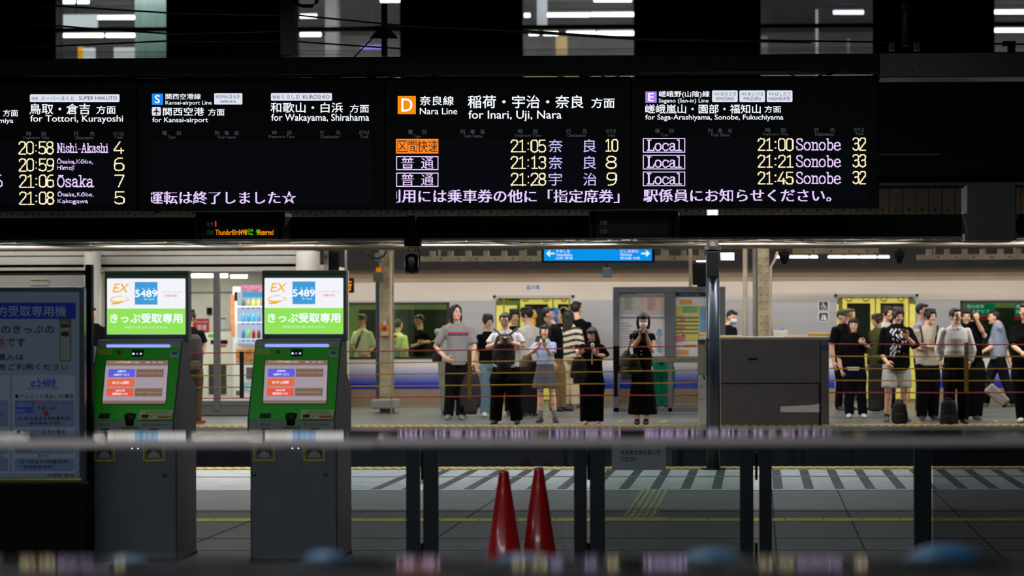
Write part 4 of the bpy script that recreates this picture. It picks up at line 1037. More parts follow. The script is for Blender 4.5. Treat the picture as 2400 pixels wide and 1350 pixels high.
# ------------------------------------------------------------------ counter rails and seats close to the camera
RAILM = mat('polished dark rail', (112, 104, 100), .05, .45, noise=.08, scale=3)
EDGE = mat('satin rail edge', (196, 182, 176), .5, 0.0, noise=.08, scale=3)
def counter(x0, x1, Yn_, depth, py_front, py_low, tilt, label, RAILM=RAILM):
    z1 = P(1200, py_front, Yn_).z; z0 = P(1200, py_low, Yn_).z; dz = depth * math.tan(tilt)
    a, b = P(x0, py_front, Yn_).x, P(x1, py_front, Yn_).x; h = (z1 - z0)
    prof = [(Yn_ + depth, z1 + dz), (Yn_ + .02, z1 + .0004)] + [(Yn_ + .012 - .012 * math.sin(q), z1 - h / 2 + h / 2 * math.cos(q)) for q in np.linspace(.15, math.pi, 8)] + [(Yn_ + .05, z0), (Yn_ + depth, z0 + dz)]
    o = thing('counter_rail', label, 'rail', Vector(((a + b) / 2, Yn_, 0)))
    mb = MB(); mb.prism_x(prof, a, b, RAILM); mb.build('top', o)
    mb = MB(); mb.box(a, b, Yn_ - .006, Yn_ + .004, z0 + h * .04, z1 - h * .12, EDGE if Yn_ > 4 else mat('satin dark edge', (70, 66, 64), .5, noise=.08, scale=3)); mb.build('front_edge', o, bevel=.003)
    for t in np.linspace(.02, .98, 4):
        X = a + (b - a) * t
        mb = MB(); mb.box(X - .02, X + .02, Yn_ + depth - .05, Yn_ + depth - .01, 0, z0 + dz, BLACKM)
        if (t == .02 and x0 < 0) or (t == .98 and x1 > 2500): mb.build('leg', o)
    return o
counter(-300, 882, 4.85, .27, 1029, 1049, 0.0, 'polished dark counter rail passing before the ticket machines')
counter(884, 2800, 4.85, .27, 1027, 1047, math.radians(1.2), 'polished dark counter rail passing before the glass fence')
counter(-300, 2700, 2.85, .16, 1339, 1372, 0.0, 'blurred dark lower counter rail before the row of blue seats', mat('dark polished rail', (46, 43, 42), .06, .4, noise=.08, scale=3))
SEAT = mat('blue plastic seat shell', (56, 112, 152), .4, noise=.08, scale=5)
def seat(px, py, w_, label, m=SEAT):
    Y = 4.2; c = P(px, py, Y); hw = w_ / 2 * Y / FPX
    o = thing('waiting_seat', label, 'seat', Vector((c.x, Y, 0)), 'blue waiting seats')
    vs = []; fs = []; n = 15
    for j in range(2):
        for i in range(n):
            t = -1 + 2 * i / (n - 1); z = c.z - .085 * abs(t) ** 2.6
            for k, zz in enumerate((z, c.z - .12, .52)): vs.append((c.x + hw * t * (1 if k < 2 else .92), Y + .03 * j - .03 * (1 - t * t) + (.1 if k == 2 else 0) * -1, zz))
    idx = lambda j, i, k: (j * n + i) * 3 + k
    for i in range(n - 1):
        for k in range(2):
            fs.append((idx(0, i, k), idx(0, i, k + 1), idx(0, i + 1, k + 1), idx(0, i + 1, k))); fs.append((idx(1, i, k), idx(1, i + 1, k), idx(1, i + 1, k + 1), idx(1, i, k + 1)))
        fs.append((idx(0, i, 0), idx(0, i + 1, 0), idx(1, i + 1, 0), idx(1, i, 0)))
    mb = MB(); mb.add(vs, fs, m); mb.build('backrest', o, smooth=True)
    mb = MB(); mb.box(c.x - hw * .9, c.x + hw * .9, Y - .48, Y - .08, .49, .53, m); mb.build('seat_pan', o, bevel=.02)
    mb = MB(); mb.tube([(c.x, Y - .25, 0), (c.x, Y - .25, .49)], .03, STEEL, 10); mb.build('pedestal', o)
for px, py, w_, lab in ((300, 1312, 250, 'blue waiting seat in front of the first ticket machine'), (760, 1303, 210, 'blue waiting seat in front of the second ticket machine'), (1230, 1309, 330, 'blue waiting seat in front of the red cones'), (1670, 1299, 270, 'blue waiting seat between the paper sign and clear panel'), (2215, 1289, 300, 'blue waiting seat before the darker glass panel')):
    seat(px, py - 13, w_, lab)
# ================================================================== lit shop on the far platform
Ysf = 37.0
FRAMEG = mat('grey aluminium frame', (104, 106, 108), .45, .3, noise=.08, scale=4)
SHOPW = mat('warm white interior wall', (226, 224, 208), .7, noise=.05, scale=3)
BEAMC = mat('pale grey fascia panel', (190, 188, 184), .5, noise=.06, scale=3)
mb = MB()
zs = lambda py: zpx(py, Ysf, 500)
mb.bpx(-600, 602, 735, 637, Ysf, .3, BEAMC); mb.bpx(-600, 586, 735, 599, Ysf + .02, .3, BEAMC); mb.bpx(-600, 599, 735, 602, Ysf + .06, .2, mat('dark seam', (40, 44, 44), .6, noise=.1))
struct('wall_front', mb)
mb = MB(); mb.bpx(-600, 950, 735, 974, Ysf, .5, mat('grey shop plinth', (96, 96, 98), .55, noise=.1, scale=3)); mb.bpx(-600, 940, 733, 951, Ysf + .05, 2.95, mat('shop floor', (170, 168, 160), .5, noise=.1)); struct('floor', mb)
mb = MB(); xl, xr = P(-600, 800, Ysf).x, P(733, 800, Ysf).x
mb.box(xl, xr, 39.95, 40.05, .1, 2.55, SHOPW)
mb.bpx(300, 684, 560, 687, 39.9, .06, mat('grey wall seam', (130, 130, 122), .6, noise=.1))
struct('wall_rear', mb)
mb = MB(); mb.box(xr - .05, xr + .05, Ysf, 40, .1, 2.5, SHOPW); struct('wall_right', mb)
mb = MB(); mb.box(xl, xr, Ysf, 40, 2.5, 2.55, SHOPW); struct('ceiling', mb)
# grey solid bay behind the notice board
mb = MB(); mb.bpx(-600, 637, 207, 950, Ysf + .02, .1, mat('grey bay panel', (150, 150, 148), .6, noise=.06, scale=3)); mb.bpx(223, 637, 236, 950, Ysf, .1, mat('olive door edge', (160, 164, 130), .6, noise=.06)); struct('wall_left', mb)
for i, (x0, x1) in enumerate(((207, 223), (500, 514), (690, 704))):
    mb = MB(); mb.bpx(x0, 637, x1, 962, Ysf - .02, .1, FRAMEG); struct('trim_%d' % (i + 15), mb)
mb = MB(); mb.bpx(236, 637, 720, 641, Ysf - .01, .1, FRAMEG); mb.bpx(236, 940, 720, 950, Ysf - .01, .1, FRAMEG); struct('trim_18', mb)
for i, (x0, x1) in enumerate(((236, 500), (514, 690))):
    mb = MB(); mb.bpx(x0, 641, x1, 940, Ysf + .03, .015, clear_glass('shop glass', (.97, .98, .97), .03)); struct('window_%d' % (i + 11), mb)
for px, w_, lab in ((213, 38, 'round pale column above the square black post'), (719, 56, 'round grey column above the second ticket machine')):
    c = P(px, 650, Ysf - .2); r = w_ / 2 / FPX * Ysf
    mb = MB(); mb.tube([(c.x, Ysf - .1, 0), (c.x, Ysf - .1, 2.75)], r, BEAMC, 28); o = mb.build('round_column', smooth=True); tag(o, lab, 'column')
for x0, x1, py, Y in ((444, 500, 647, 38.4), (513, 533, 647, 38.4), (541, 579, 648, 38.0), (330, 400, 647, 38.4)):
    r = .03; a, b = P(x0, py, Y), P(x1, py, Y)
    o = thing('shop_tube_lamp', 'white tube lamp on the ceiling inside the bright shop', 'lamp', (a + b) / 2, 'tube lamps inside the shop')
    mb = MB(); mb.tube([a, b], r, glow('shop tube', (250, 252, 255), 9, True), 10); mb.build('tube', o, smooth=True)
    mb = MB(); mb.box(a.x, b.x, Y - .04, Y + .04, a.z + r * .9, 2.5, CREAM); mb.build('fitting', o)
area('shop_lamp_light', (P(480, 640, 38.3).x, 38.4, 2.42), (0, 0, 0), 2.6, .3, 60, (1, .99, .92))

# shop contents: lockers, poster, vending machine
LOCK = mat('cream cabinet', (216, 214, 198), .5, noise=.05, scale=4)
o = thing('ticket_cabinet', 'cream cabinet with dark door panes inside the bright shop', 'cabinet', P(505, 940, 39.4))
mb = MB(); mb.bpx(452, 780, 552, 938, 39.4, .4, LOCK); mb.build('case', o, bevel=.01)
for x0, x1, y0, y1, m_, n_ in ((489, 501, 853, 924, mat('dark door pane', (58, 60, 56), .3, noise=.2), 'door_pane'), (515, 530, 853, 924, mat('dark door pane', (0, 0, 0)), 'door_pane'), (494, 501, 797, 806, BLACKM, 'slot'), (517, 533, 797, 806, BLACKM, 'slot'), (488, 500, 783, 790, mat('green label', (90, 170, 60), .5, noise=.05), 'green_label'), (516, 530, 808, 813, mat('red label', (200, 60, 70), .5, noise=.05), 'red_label')):
    mb = MB(); mb.bpx(x0, y0, x1, y1, 39.39, .02, m_); mb.build(n_, o)
o = thing('wall_poster', 'red poster with white blocks on the wall inside the shop', 'poster', P(470, 778, 39.9))
mb = MB(); mb.bpx(448, 747, 489, 778, 39.92, .02, mat('red poster paper', (190, 40, 52), .5, noise=.06)); mb.build('sheet', o)
mb = MB(); f = plane(39.915); put_text(mb, '駅構内禁煙', (458, 752, 486, 757), f, mat('poster white', (230, 224, 220), .5)); put_text(mb, '禁煙', (462, 761, 484, 774), f, mat('poster white', (0, 0, 0)), .02); mb.build('lettering', o)
simple('wall_speaker', 'small black speaker on the wall inside the shop', 'speaker', [(484, 721, 495, 737, 39.88, .08, BLACKM)], bevel=.01)
simple('paper_notice', 'white notice with red heading beside the cream cabinet', 'notice', [(514, 745, 540, 772, 39.93, .01, mat('white notice paper', (214, 214, 214), .5, noise=.08)), (516, 745, 529, 748, 39.925, .01, mat('red label', (0, 0, 0)))])
Yv = 39.0
o = thing('vending_machine', 'white drink vending machine with rows of bottles in the shop', 'vending machine', P(600, 938, Yv))
mb = MB(); mb.bpx(545, 671, 690, 938, Yv, .7, mat('white vending enamel', (228, 228, 228), .35, noise=.04)); mb.build('case', o, bevel=.015)
mb = MB(); mb.bpx(564, 668, 690, 684, Yv - .03, .03, mat('vending top picture', (150, 90, 120), .4, noise=.6, scale=9)); mb.build('top_banner', o)
mb = MB(); mb.bpx(556, 684, 690, 806, Yv - .015, .02, glow('lit vending display', (206, 226, 240), .8, True)); dw = mb.build('display_window', o)
mb = MB(); mb.bpx(541, 690, 549, 786, Yv - .02, .02, mat('orange sticker strip', (220, 130, 80), .45, noise=.4, scale=14)); mb.build('sticker_strip', o)
mb = MB(); mb.bpx(550, 684, 556, 704, Yv - .02, .02, BLACKM); mb.build('bill_slot', o)
SKY = glow('sky blue lit card', (96, 190, 236), .8)
mb = MB(); mb.bpx(568, 684, 690, 697, Yv - .02, .01, SKY); mb.build('blue_header', dw)
for r, (yb_, cols) in enumerate(((717, [(70, 90, 90), (176, 150, 80), (190, 210, 90), (222, 200, 70), (120, 90, 60), (200, 210, 220)]), (754, [(60, 160, 226), (50, 150, 220), (70, 170, 230), (60, 160, 226), (226, 200, 70), (230, 190, 60)]), (793, [(50, 120, 200), (120, 200, 80), (150, 40, 50), (140, 36, 48), (120, 190, 220), (80, 160, 210)]))):
    for i, c in enumerate(cols):
        X = P(572 + 12 * i, yb_, Yv).x; zb_ = P(580, yb_, Yv).z; h_ = .155 if r != 0 else .12
        mb = MB(); mb.lathe((X, Yv - .05, zb_), [(.03, 0), (.033, .015), (.033, h_ * .6), (.026, h_ * .75), (.014, h_ * .88), (.014, h_)], mat('bottle %d %d %d' % c, c, .3, noise=.1, scale=20), 12); mb.build('bottle', o, smooth=True)
    mb = MB(); mb.bpx(556, yb_, 690, yb_ + 3, Yv - .08, .08, mat('white vending enamel', (0, 0, 0))); mb.build('bottle_shelf', o)
    for i in range(7):
        mb = MB(); mb.bpx(566 + 12 * i, yb_ + 4, 573 + 12 * i, yb_ + 7, Yv - .022, .01, glow('violet lit button', (120, 110, 250), 1.0)); mb.build('button', o)
mb = MB(); mb.bpx(553, 818, 690, 848, Yv - .02, .02, mat('autumn food picture', (176, 120, 60), .4, noise=.7, scale=12)); mb.build('food_picture', o)
mb = MB(); mb.bpx(577, 861, 640, 887, Yv - .015, .02, mat('grey pickup flap', (90, 92, 92), .35, noise=.1)); mb.build('pickup_flap', o)
mb = MB(); mb.bpx(570, 896, 620, 915, Yv - .012, .01, mat('blue green sticker', (150, 200, 220), .5, noise=.2, scale=8)); mb.build('sticker', o)
mb = MB(); mb.bpx(553, 916, 564, 926, Yv - .012, .01, mat('grey pickup flap', (0, 0, 0))); mb.build('coin_return', o)

# ================================================================== train
STN = mat('brushed stainless steel', (172, 172, 176), .42, .35, noise=.05, scale=1.2, stretch=(.2, 1, 6))
CRM = mat('cream canopy reflection', (214, 202, 192), .45, noise=.04, scale=1.2)  # canopy reflection on the stainless side, painted in as a cream strip
ROOFM = mat('brown grey train roof', (160, 142, 120), .6, noise=.1, scale=2)
BLUE = mat('deep blue band', (16, 46, 176), .4, noise=.03); LBL = mat('violet blue fade', (96, 100, 190), .4, noise=.03); VLB = mat('pale lilac fade', (176, 174, 206), .42, noise=.03)
SKIRT = mat('tan lower train body', (150, 130, 108), .55, noise=.1, scale=2)
TRIMD = mat('dark window rubber', (16, 20, 26), .5, noise=.1)
INTW = mat('pale yellow interior panel', (206, 204, 120), .6, noise=.05, scale=2)
INTG = mat('green interior panel', (84, 112, 56), .6, noise=.15, scale=2)
SEATG = mat('dark seat moquette', (52, 60, 44), .9, noise=.3, scale=30)
RINGY = mat('yellow strap ring', (255, 180, 30), .4, noise=.05)
DOORY = mat('pale yellow inner door', (224, 216, 124), .5, noise=.05)
TGL = clear_glass('train window glass', (.86, .9, .86), .05)
Yt = Y_TRAIN
zt_ = lambda py: zpx(py, Yt, 1600)
Z = {k: zt_(v) for k, v in dict(roof=634, cant=660, mid=703, wtop=708, wbot=838, bt=853, b1=868, b2=881, b3=897, b4=911, skirt=950).items()}


def car(xa, xb, doors, wins, label, rings):
    """one carriage between pixels xa..xb with door and window openings"""
    A, B_ = P(xa, 750, Yt).x, P(xb, 750, Yt).x
    o = thing('train_car', label, 'train car', Vector(((A + B_) / 2, Yt + 1.4, -1.2)))
    X = lambda px: P(px, 750, Yt).x
    holes = sorted([(X(a), X(b), Z['roofd'], -.02) for a, b in doors] + [(X(a), X(b), Z['wtop'], Z['wbot']) for a, b in wins])
    # side shell strips: (z0, z1, material)
    strips = [(-.9, Z['b4'], SKIRT), (Z['b4'], Z['b3'], BLUE)]
    n_ = 9
    for i in range(n_):
        t = (i + .5) / n_; t2 = t ** .8; c = tuple(int(q0 + (q1 - q0) * t2) for q0, q1 in zip((50, 66, 178), (236, 234, 238)))
        strips.append((Z['b3'] + (Z['bt'] - Z['b3']) * i / n_, Z['b3'] + (Z['bt'] - Z['b3']) * (i + 1) / n_, mat('blue band fade %d' % i, c, .42, noise=.03)))
    strips += [(Z['bt'], Z['wbot'] - .03, mat('pale waist band', (226, 220, 218), .42, noise=.03)),
              (Z['wbot'] - .03, Z['mid'], STN), (Z['mid'], Z['cant'], CRM)]
    mb = MB()
    for z0, z1, m in strips:
        x = A
        cuts = [A]
        for h in holes: cuts += [h[0], h[1]]
        cuts.append(B_); cuts = sorted(set(max(A, min(B_, c)) for c in cuts))
        for c0, c1 in zip(cuts[:-1], cuts[1:]):
            if c1 - c0 < 1e-4: continue
            cm = (c0 + c1) / 2; hh = [h for h in holes if h[0] < cm < h[1]]
            segs = [(z0, z1)]
            for h in hh:
                nseg = []
                for s0, s1 in segs:
                    if h[3] > s0: nseg.append((s0, min(s1, h[3])))
                    if h[2] < s1: nseg.append((max(s0, h[2]), s1))
                segs = [q for q in nseg if q[1] - q[0] > 1e-4]
            for s0, s1 in segs: mb.box(c0, c1, Yt, Yt + .08, s0, s1, m)
    mb.build('side_shell', o)
    mb = MB(); mb.prism_x([(Yt, Z['cant']), (Yt + .03, Z['cant'] + .08), (Yt + .16, Z['cant'] + .16), (Yt + .5, Z['roof']), (Yt + 1.4, Z['roof'] + .08), (Yt + 2.3, Z['roof']), (Yt + 2.75, Z['cant']), (Yt + 2.7, Z['cant'] - .02), (Yt + .08, Z['cant'] - .02)], A, B_, ROOFM)
    mb.build('roof', o, smooth=False)
    mb = MB(); mb.box(A, B_, Yt + 2.7, Yt + 2.8, -.9, Z['cant'], INTG); mb.box(A, B_, Yt + .02, Yt + 2.75, -.1, -.02, mat('train floor', (90, 86, 80), .6, noise=.1)); mb.box(A, A + .06, Yt + .05, Yt + 2.8, -.9, Z['cant'], STN); mb.box(B_ - .06, B_, Yt + .05, Yt + 2.8, -.9, Z['cant'], STN); mb.build('body_shell', o)
    for a, b in doors:
        x0, x1 = X(a), X(b)
        mb = MB(); mb.box(x0 - .05, x0, Yt - .01, Yt + .1, -.02, Z['roofd'] + .05, STN); mb.box(x1, x1 + .05, Yt - .01, Yt + .1, -.02, Z['roofd'] + .05, STN); mb.box(x0 - .05, x1 + .05, Yt - .01, Yt + .1, Z['roofd'], Z['roofd'] + .05, STN)
        mb.box(x0, x1, Yt, Yt + .1, -.05, -.015, YEL); 
        for X_, q in ((x0, 1), (x1, -1)):
            zz = Z['roofd']; mb.add([(X_, Yt + .005, zz), (X_ + q * .1, Yt + .005, zz), (X_ + q * .045, Yt + .005, zz - .018), (X_ + q * .018, Yt + .005, zz - .045), (X_, Yt + .005, zz - .1), (X_, Yt + .08, zz), (X_ + q * .1, Yt + .08, zz), (X_ + q * .045, Yt + .08, zz - .018), (X_ + q * .018, Yt + .08, zz - .045), (X_, Yt + .08, zz - .1)], [(0, 1, 2, 3, 4), (5, 6, 7, 8, 9), (1, 2, 7, 6), (2, 3, 8, 7), (3, 4, 9, 8)], STN)
        mb.build('door_frame', o)
        # far side doors seen through the opening
        xm = (x0 + x1) / 2; sh = .12
        for s_ in (-1, 1):
            xa_, xb_ = (xm - .66 + sh, xm + sh - .01) if s_ < 0 else (xm + sh + .01, xm + .66 + sh)
            mb = MB()
            wz0, wz1 = .9, 1.92; m_ = .09
            mb.box(xa_, xa_ + m_, Yt + 2.62, Yt + 2.69, 0, 2.04, DOORY); mb.box(xb_ - m_, xb_, Yt + 2.62, Yt + 2.69, 0, 2.04, DOORY)
            mb.box(xa_ + m_, xb_ - m_, Yt + 2.62, Yt + 2.69, 0, wz0, DOORY); mb.box(xa_ + m_, xb_ - m_, Yt + 2.62, Yt + 2.69, wz1, 2.04, DOORY)
            d_ = mb.build('door_leaf', o)
            mb = MB(); mb.box(xa_ + m_, xb_ - m_, Yt + 2.64, Yt + 2.66, wz0, wz1, mat('night dark door glass', (16, 24, 22), .15, noise=.1)); mb.build('door_window', d_)
        mb = MB(); mb.box(x0 - .3, x0 + .12, Yt + 2.55, Yt + 2.7, 0, 1.9, DOORY); mb.box(x1 - .02, x1 + .4, Yt + 2.55, Yt + 2.7, 0, 1.9, DOORY); mb.box(x0 - .3, x1 + .4, Yt + 2.5, Yt + 2.7, 2.04, 2.2, INTW); mb.build('inner_lining', o)
        for px in (x0 + .09, x1 - .09):
            mb = MB(); mb.tube([(px, Yt + .55, 0), (px, Yt + .55, 2.1)], .016, mat('yellow grab pole', (220, 170, 40), .35, noise=.05), 10); mb.build('grab_pole', o, smooth=True)
    for a, b in wins:
        x0, x1 = X(a), X(b)
        mb = MB(); t = .035
        mb.box(x0 - .01, x1 + .01, Yt - .012, Yt + .03, Z['wtop'] - t, Z['wtop'] + .01, TRIMD); mb.box(x0 - .01, x1 + .01, Yt - .012, Yt + .03, Z['wbot'] - .01, Z['wbot'] + t * .6, TRIMD)
        mb.box(x0 - .01, x0 + t, Yt - .012, Yt + .03, Z['wbot'], Z['wtop'], TRIMD); mb.box(x1 - t, x1 + .01, Yt - .012, Yt + .03, Z['wbot'], Z['wtop'], TRIMD)
        n = 2
        for k in range(1, n): q = x0 + (x1 - x0) * k / n; mb.box(q - .05, q + .05, Yt - .012, Yt + .06, Z['wbot'], Z['wtop'], TRIMD)
        wf = mb.build('window_frame', o)
        mb = MB(); mb.box(x0, x1, Yt + .035, Yt + .045, Z['wbot'], Z['wtop'], TGL); mb.build('window_glass', wf)
        mb = MB(); mb.box(x0 - .1, x1 + .1, Yt + .15, Yt + .6, -.02, .42, SEATG); mb.box(x0 - .1, x1 + .1, Yt + .12, Yt + .24, .42, .72, SEATG); mb.build('bench_seat', o)
        mb = MB(); mb.box(x0 + .1, x1 - .1, Yt + 2.66, Yt + 2.71, .7, 1.82, mat('night dark green glass', (14, 30, 20), .2, noise=.2, scale=1)); mb.build('far_window', o)
    for px in rings:
        c = P(px, 699, Yt + .45); pts = [(c.x + .058 * math.cos(q), c.y, c.z + .058 * math.sin(q)) for q in np.linspace(0, 2 * math.pi, 21)]
        mb = MB(); mb.tube(pts, .013, RINGY, 8, caps=False); mb.box(c.x - .012, c.x + .012, c.y - .004, c.y + .004, c.z + .05, c.z + .3, RINGY); mb.build('hand_strap', o, smooth=True)
    mb = MB(); mb.box(A + .2, B_ - .2, Yt + .44, Yt + .46, Z['cant'] - .09, Z['cant'] - .06, STEEL); mb.build('strap_rail', o)
    mb = MB(); mb.box(A + .3, B_ - .3, Yt + 1.25, Yt + 1.5, Z['cant'] - .08, Z['cant'] - .04, glow('train ceiling light', (255, 255, 205), 15, True)); mb.build('ceiling_light', o)
    return o


Z['roofd'] = zt_(697)
car_a = car(230, 1634, [(1162, 1340)], [(770, 1052)], 'silver train car with a blue band behind the group of people in the middle', (853, 945, 1025, 1185, 1232, 1280, 1322, 892, 812))
car_b = car(1668, 2900, [(1962, 2146)], [(2252, 2600)], 'silver train car with a wheelchair symbol beside its open door', (1990, 2030, 2072, 2112, 2272, 2345))
mb = MB(); mb.bpx(1636, 690, 1663, 930, Yt + .5, .9, mat('black gangway bellows', (18, 18, 19), .8, noise=.2, scale=12)); o = mb.build('gangway'); tag(o, 'black gangway bellows joining the two train cars', 'gangway')
f = plane(Yt - .006)
mb = MB(); rpx(mb, 1230, 664, 1272, 684, 2, f, mat('white sticker', (214, 206, 206), .5, noise=.04)); s1 = mb.build('air_sticker', car_a)
mb = MB(); put_text(mb, '弱冷車', (1234, 668, 1265, 679), plane(Yt - .009), mat('sticker blue', (60, 110, 190), .5), .02); mb.build('lettering', s1)
WS = mat('symbol dark slate', (46, 60, 70), .5, noise=.05); WT = mat('symbol white', (216, 216, 214), .5, noise=.04)
for k, y0 in enumerate((705, 731)):
    mb = MB(); rpx(mb, 1917, y0, 1943, y0 + 24, 3, f, WT); st = mb.build('access_sticker', car_b)
    g = plane(Yt - .009); mb = MB(); rpx(mb, 1919.5, y0 + 2, 1940.5, y0 + 22, 2, g, WS); sq_ = mb.build('sticker_panel', st)
    g = plane(Yt - .012); mb = MB()
    def ln(a, b, w_=1.6):
        d = Vector((b[0] - a[0], b[1] - a[1])).normalized(); n = Vector((-d.y, d.x)) * w_ / 2
        mb.quad([g(a[0] + n.x, y0 + a[1] + n.y), g(b[0] + n.x, y0 + b[1] + n.y), g(b[0] - n.x, y0 + b[1] - n.y), g(a[0] - n.x, y0 + a[1] - n.y)], WT)
    if k == 0:
        rpx(mb, 1927, y0 + 4, 1930.5, y0 + 7.5, 1.7, g, WT); ln((1929, 8), (1929, 13), 2); ln((1929, 10.5), (1934, 10.5)); ln((1929, 13.5), (1934, 13.5), 2); ln((1934, 13.5), (1936.5, 18)); ln((1936, 18), (1938, 17))
        pts = [(1929.5 + 4.8 * math.cos(q), 14.5 + 4.8 * math.sin(q)) for q in np.linspace(.2, 4.2, 9)]
        for a, b in zip(pts[:-1], pts[1:]): ln(a, b, 1.3)
    else:
        mb.quad([g(1923, y0 + 20), g(1927, y0 + 20), g(1930, y0 + 9), g(1928, y0 + 5)], WT); mb.quad([g(1929, y0 + 20), g(1938, y0 + 20), g(1935, y0 + 8), g(1932, y0 + 6)], WT)
    mb.build('symbol', sq_)
# green notices inside the last window
for i, (x0, x1) in enumerate(((2262, 2332), (2378, 2450))):
    o = thing('window_poster', ('green poster with white characters in the train window behind the raised arm', 'green poster in the train window at the edge of the view')[i], 'poster', P((x0 + x1) / 2, 750, Yt + .07))
    mb = MB(); mb.bpx(x0, 711, x1, 741, Yt + .075, .01, glow('green backlit poster', (20, 130, 84), .55)); mb.bpx(x0, 741, x1, 750, Yt + .075, .01, glow('red backlit strip', (150, 40, 50), .5)); mb.build('sheet', o)
    g = plane(Yt + .07); mb = MB(); put_text(mb, '優先座席', (x0 + 3, 714, x0 + 44, 722), g, glow('pale poster words', (180, 210, 196), .7), .02); put_text(mb, 'おゆずり下', (x0 + 3, 726, x0 + 58, 734), g, glow('pale poster words', (0, 0, 0)), .02); mb.build('lettering', o)
# orange lamp letters of a destination sign
o = thing('destination_display', 'orange lit character on a dark display above the second ticket machine', 'display', P(815, 686, 40.6))
mb = MB(); mb.bpx(806, 500, 809, 652, 40.63, .03, BLACKM); mb.bpx(790, 652, 828, 686, 40.6, .1, HOUS); mb.build('case', o, bevel=.01)
mb = MB(); put_text(mb, '行', (809, 658, 824, 681), plane(40.59), glow('orange LED', (0, 0, 0)), .03); mb.build('lettering', o)

# ================================================================== notice stand with two maps
Yb = 37.6
o = thing('map_stand', 'grey two bay map stand behind the person in a mask', 'notice stand', P(1565, 967, Yb))
SG = mat('slate grey stand', (84, 87, 93), .45, .2, noise=.08, scale=4)
mb = MB()
for a in ((1437, 672, 1700, 686), (1437, 686, 1451, 966), (1559, 686, 1583, 840), (1658, 686, 1700, 966), (1437, 836, 1700, 850), (1565, 850, 1576, 966), (1437, 955, 1700, 966)): mb.bpx(*a, Yb, .14, SG)
mb.build('frame', o, bevel=.006)
mb = MB(); mb.bpx(1451, 686, 1559, 836, Yb + .1, .02, SG); mb.bpx(1583, 686, 1658, 836, Yb + .1, .02, SG); mb.build('back_panel', o)
mb = MB(); mb.bpx(1451, 850, 1565, 955, Yb + .07, .01, clear_glass('stand glass', (.7, .72, .72), .05)); mb.bpx(1576, 850, 1658, 955, Yb + .07, .01, clear_glass('stand glass', (0, 0, 0))); mb.build('glass_pane', o)
f = plane(Yb + .09); g = plane(Yb + .085); h = plane(Yb + .08)
mb = MB(); qpx(mb, 1451, 686, 1558, 835, f, mat('timetable paper', (196, 196, 196), .35, noise=.04, coat=.3)); tt = mb.build('timetable', o)
mb = MB(); qpx(mb, 1451, 687, 1505, 736, g, mat('grey print block', (176, 174, 170), .4, noise=.05)); qpx(mb, 1506, 692, 1557, 736, g, mat('pink print block', (196, 172, 166), .4, noise=.05)); qpx(mb, 1453, 743, 1557, 745.5, g, mat('blue print rule', (60, 80, 150), .4))
put_text(mb, '停車駅のご案内', (1453, 687, 1492, 690), h, BI)
for k in range(9): qpx(mb, 1455, 757 + 6 * k, 1474 + (k * 7) % 11, 759 + 6 * k, g, mat('faint print line', (130, 130, 134), .5)); qpx(mb, 1490, 757 + 6 * k, 1520 + (k * 5) % 9, 758.4 + 6 * k, g, mat('faint print line', (0, 0, 0)))
for k in range(8): qpx(mb, 1462 + (k % 3) * 2, 696 + 4 * k, 1478 + (k * 5) % 8, 698 + 4 * k, h, mat('faint print line', (0, 0, 0))); qpx(mb, 1516 + (k % 3), 696 + 4 * k, 1532 + (k * 5) % 7, 698 + 4 * k, h, mat('rose print line', (170, 130, 126), .5))
def blob(cx, cy, rx, ry, m): mb.quad([h(cx + rx * math.cos(q) * (1 + .15 * math.sin(5 * q)), cy + ry * math.sin(q)) for q in np.linspace(0, 2 * math.pi, 16)[:-1]], m)
blob(1545, 780, 6, 10, mat('map blue', (110, 150, 190), .4)); blob(1543, 800, 7, 9, mat('map grey', (150, 154, 164), .4)); blob(1546, 818, 6, 8, mat('map blue', (0, 0, 0)))
mb.build('print', tt)
mb = MB(); qpx(mb, 1582, 686, 1658, 835, f, mat('map paper', (188, 188, 192), .35, noise=.04, coat=.5)); tt = mb.build('station_map', o)
mb = MB(); qpx(mb, 1582, 686, 1658, 695, g, BI); put_text(mb, '京都駅構内のご案内', (1593, 688, 1640, 693), h, mat('pale print', (0, 0, 0)))
YM = mat('map yellow', (182, 176, 60), .4, noise=.1, scale=20); GM = mat('map green', (90, 150, 80), .4, noise=.1); BM = mat('map teal blue', (90, 150, 180), .4, noise=.1); DM = mat('map dark', (40, 40, 40), .5); RM = mat('map red', (180, 96, 90), .4); OM = mat('map orange', (196, 132, 40), .4)
qpx(mb, 1594, 702, 1622, 713, g, OM); qpx(mb, 1584, 717, 1658, 735, g, YM); qpx(mb, 1600, 718, 1634, 732, h, GM); qpx(mb, 1640, 720, 1657, 778, h, BM)
for k in range(6): qpx(mb, 1584, 738 + 9 * k, 1638, 743 + 9 * k, g, YM); qpx(mb, 1584, 744 + 9 * k, 1638, 746 + 9 * k, g, DM); qpx(mb, 1588 + 5 * (k % 3), 738.5 + 9 * k, 1602 + 4 * (k % 2), 743 + 9 * k, h, RM if k % 2 else OM)
qpx(mb, 1584, 786, 1604, 800, h, RM); qpx(mb, 1606, 788, 1640, 798, h, YM); qpx(mb, 1603, 807, 1632, 813, h, OM); qpx(mb, 1585, 820, 1614, 830, h, OM)
mb.build('print', tt)
for px in (1502, 1638):
    mb = MB(); mb.bpx(px - 4, 678, px + 4, 681, Yb - .01, .02, STEEL); mb.build('latch', o)
o = simple('speaker_box', 'blue grey loudspeaker box hanging above the map stand', 'loudspeaker', [(1420, 466, 1423, 627, 37.05, .03, BLACKM), (1412, 627, 1432, 650, 37.0, .16, mat('blue grey enamel', (86, 100, 112), .5, noise=.1))], bevel=.01)
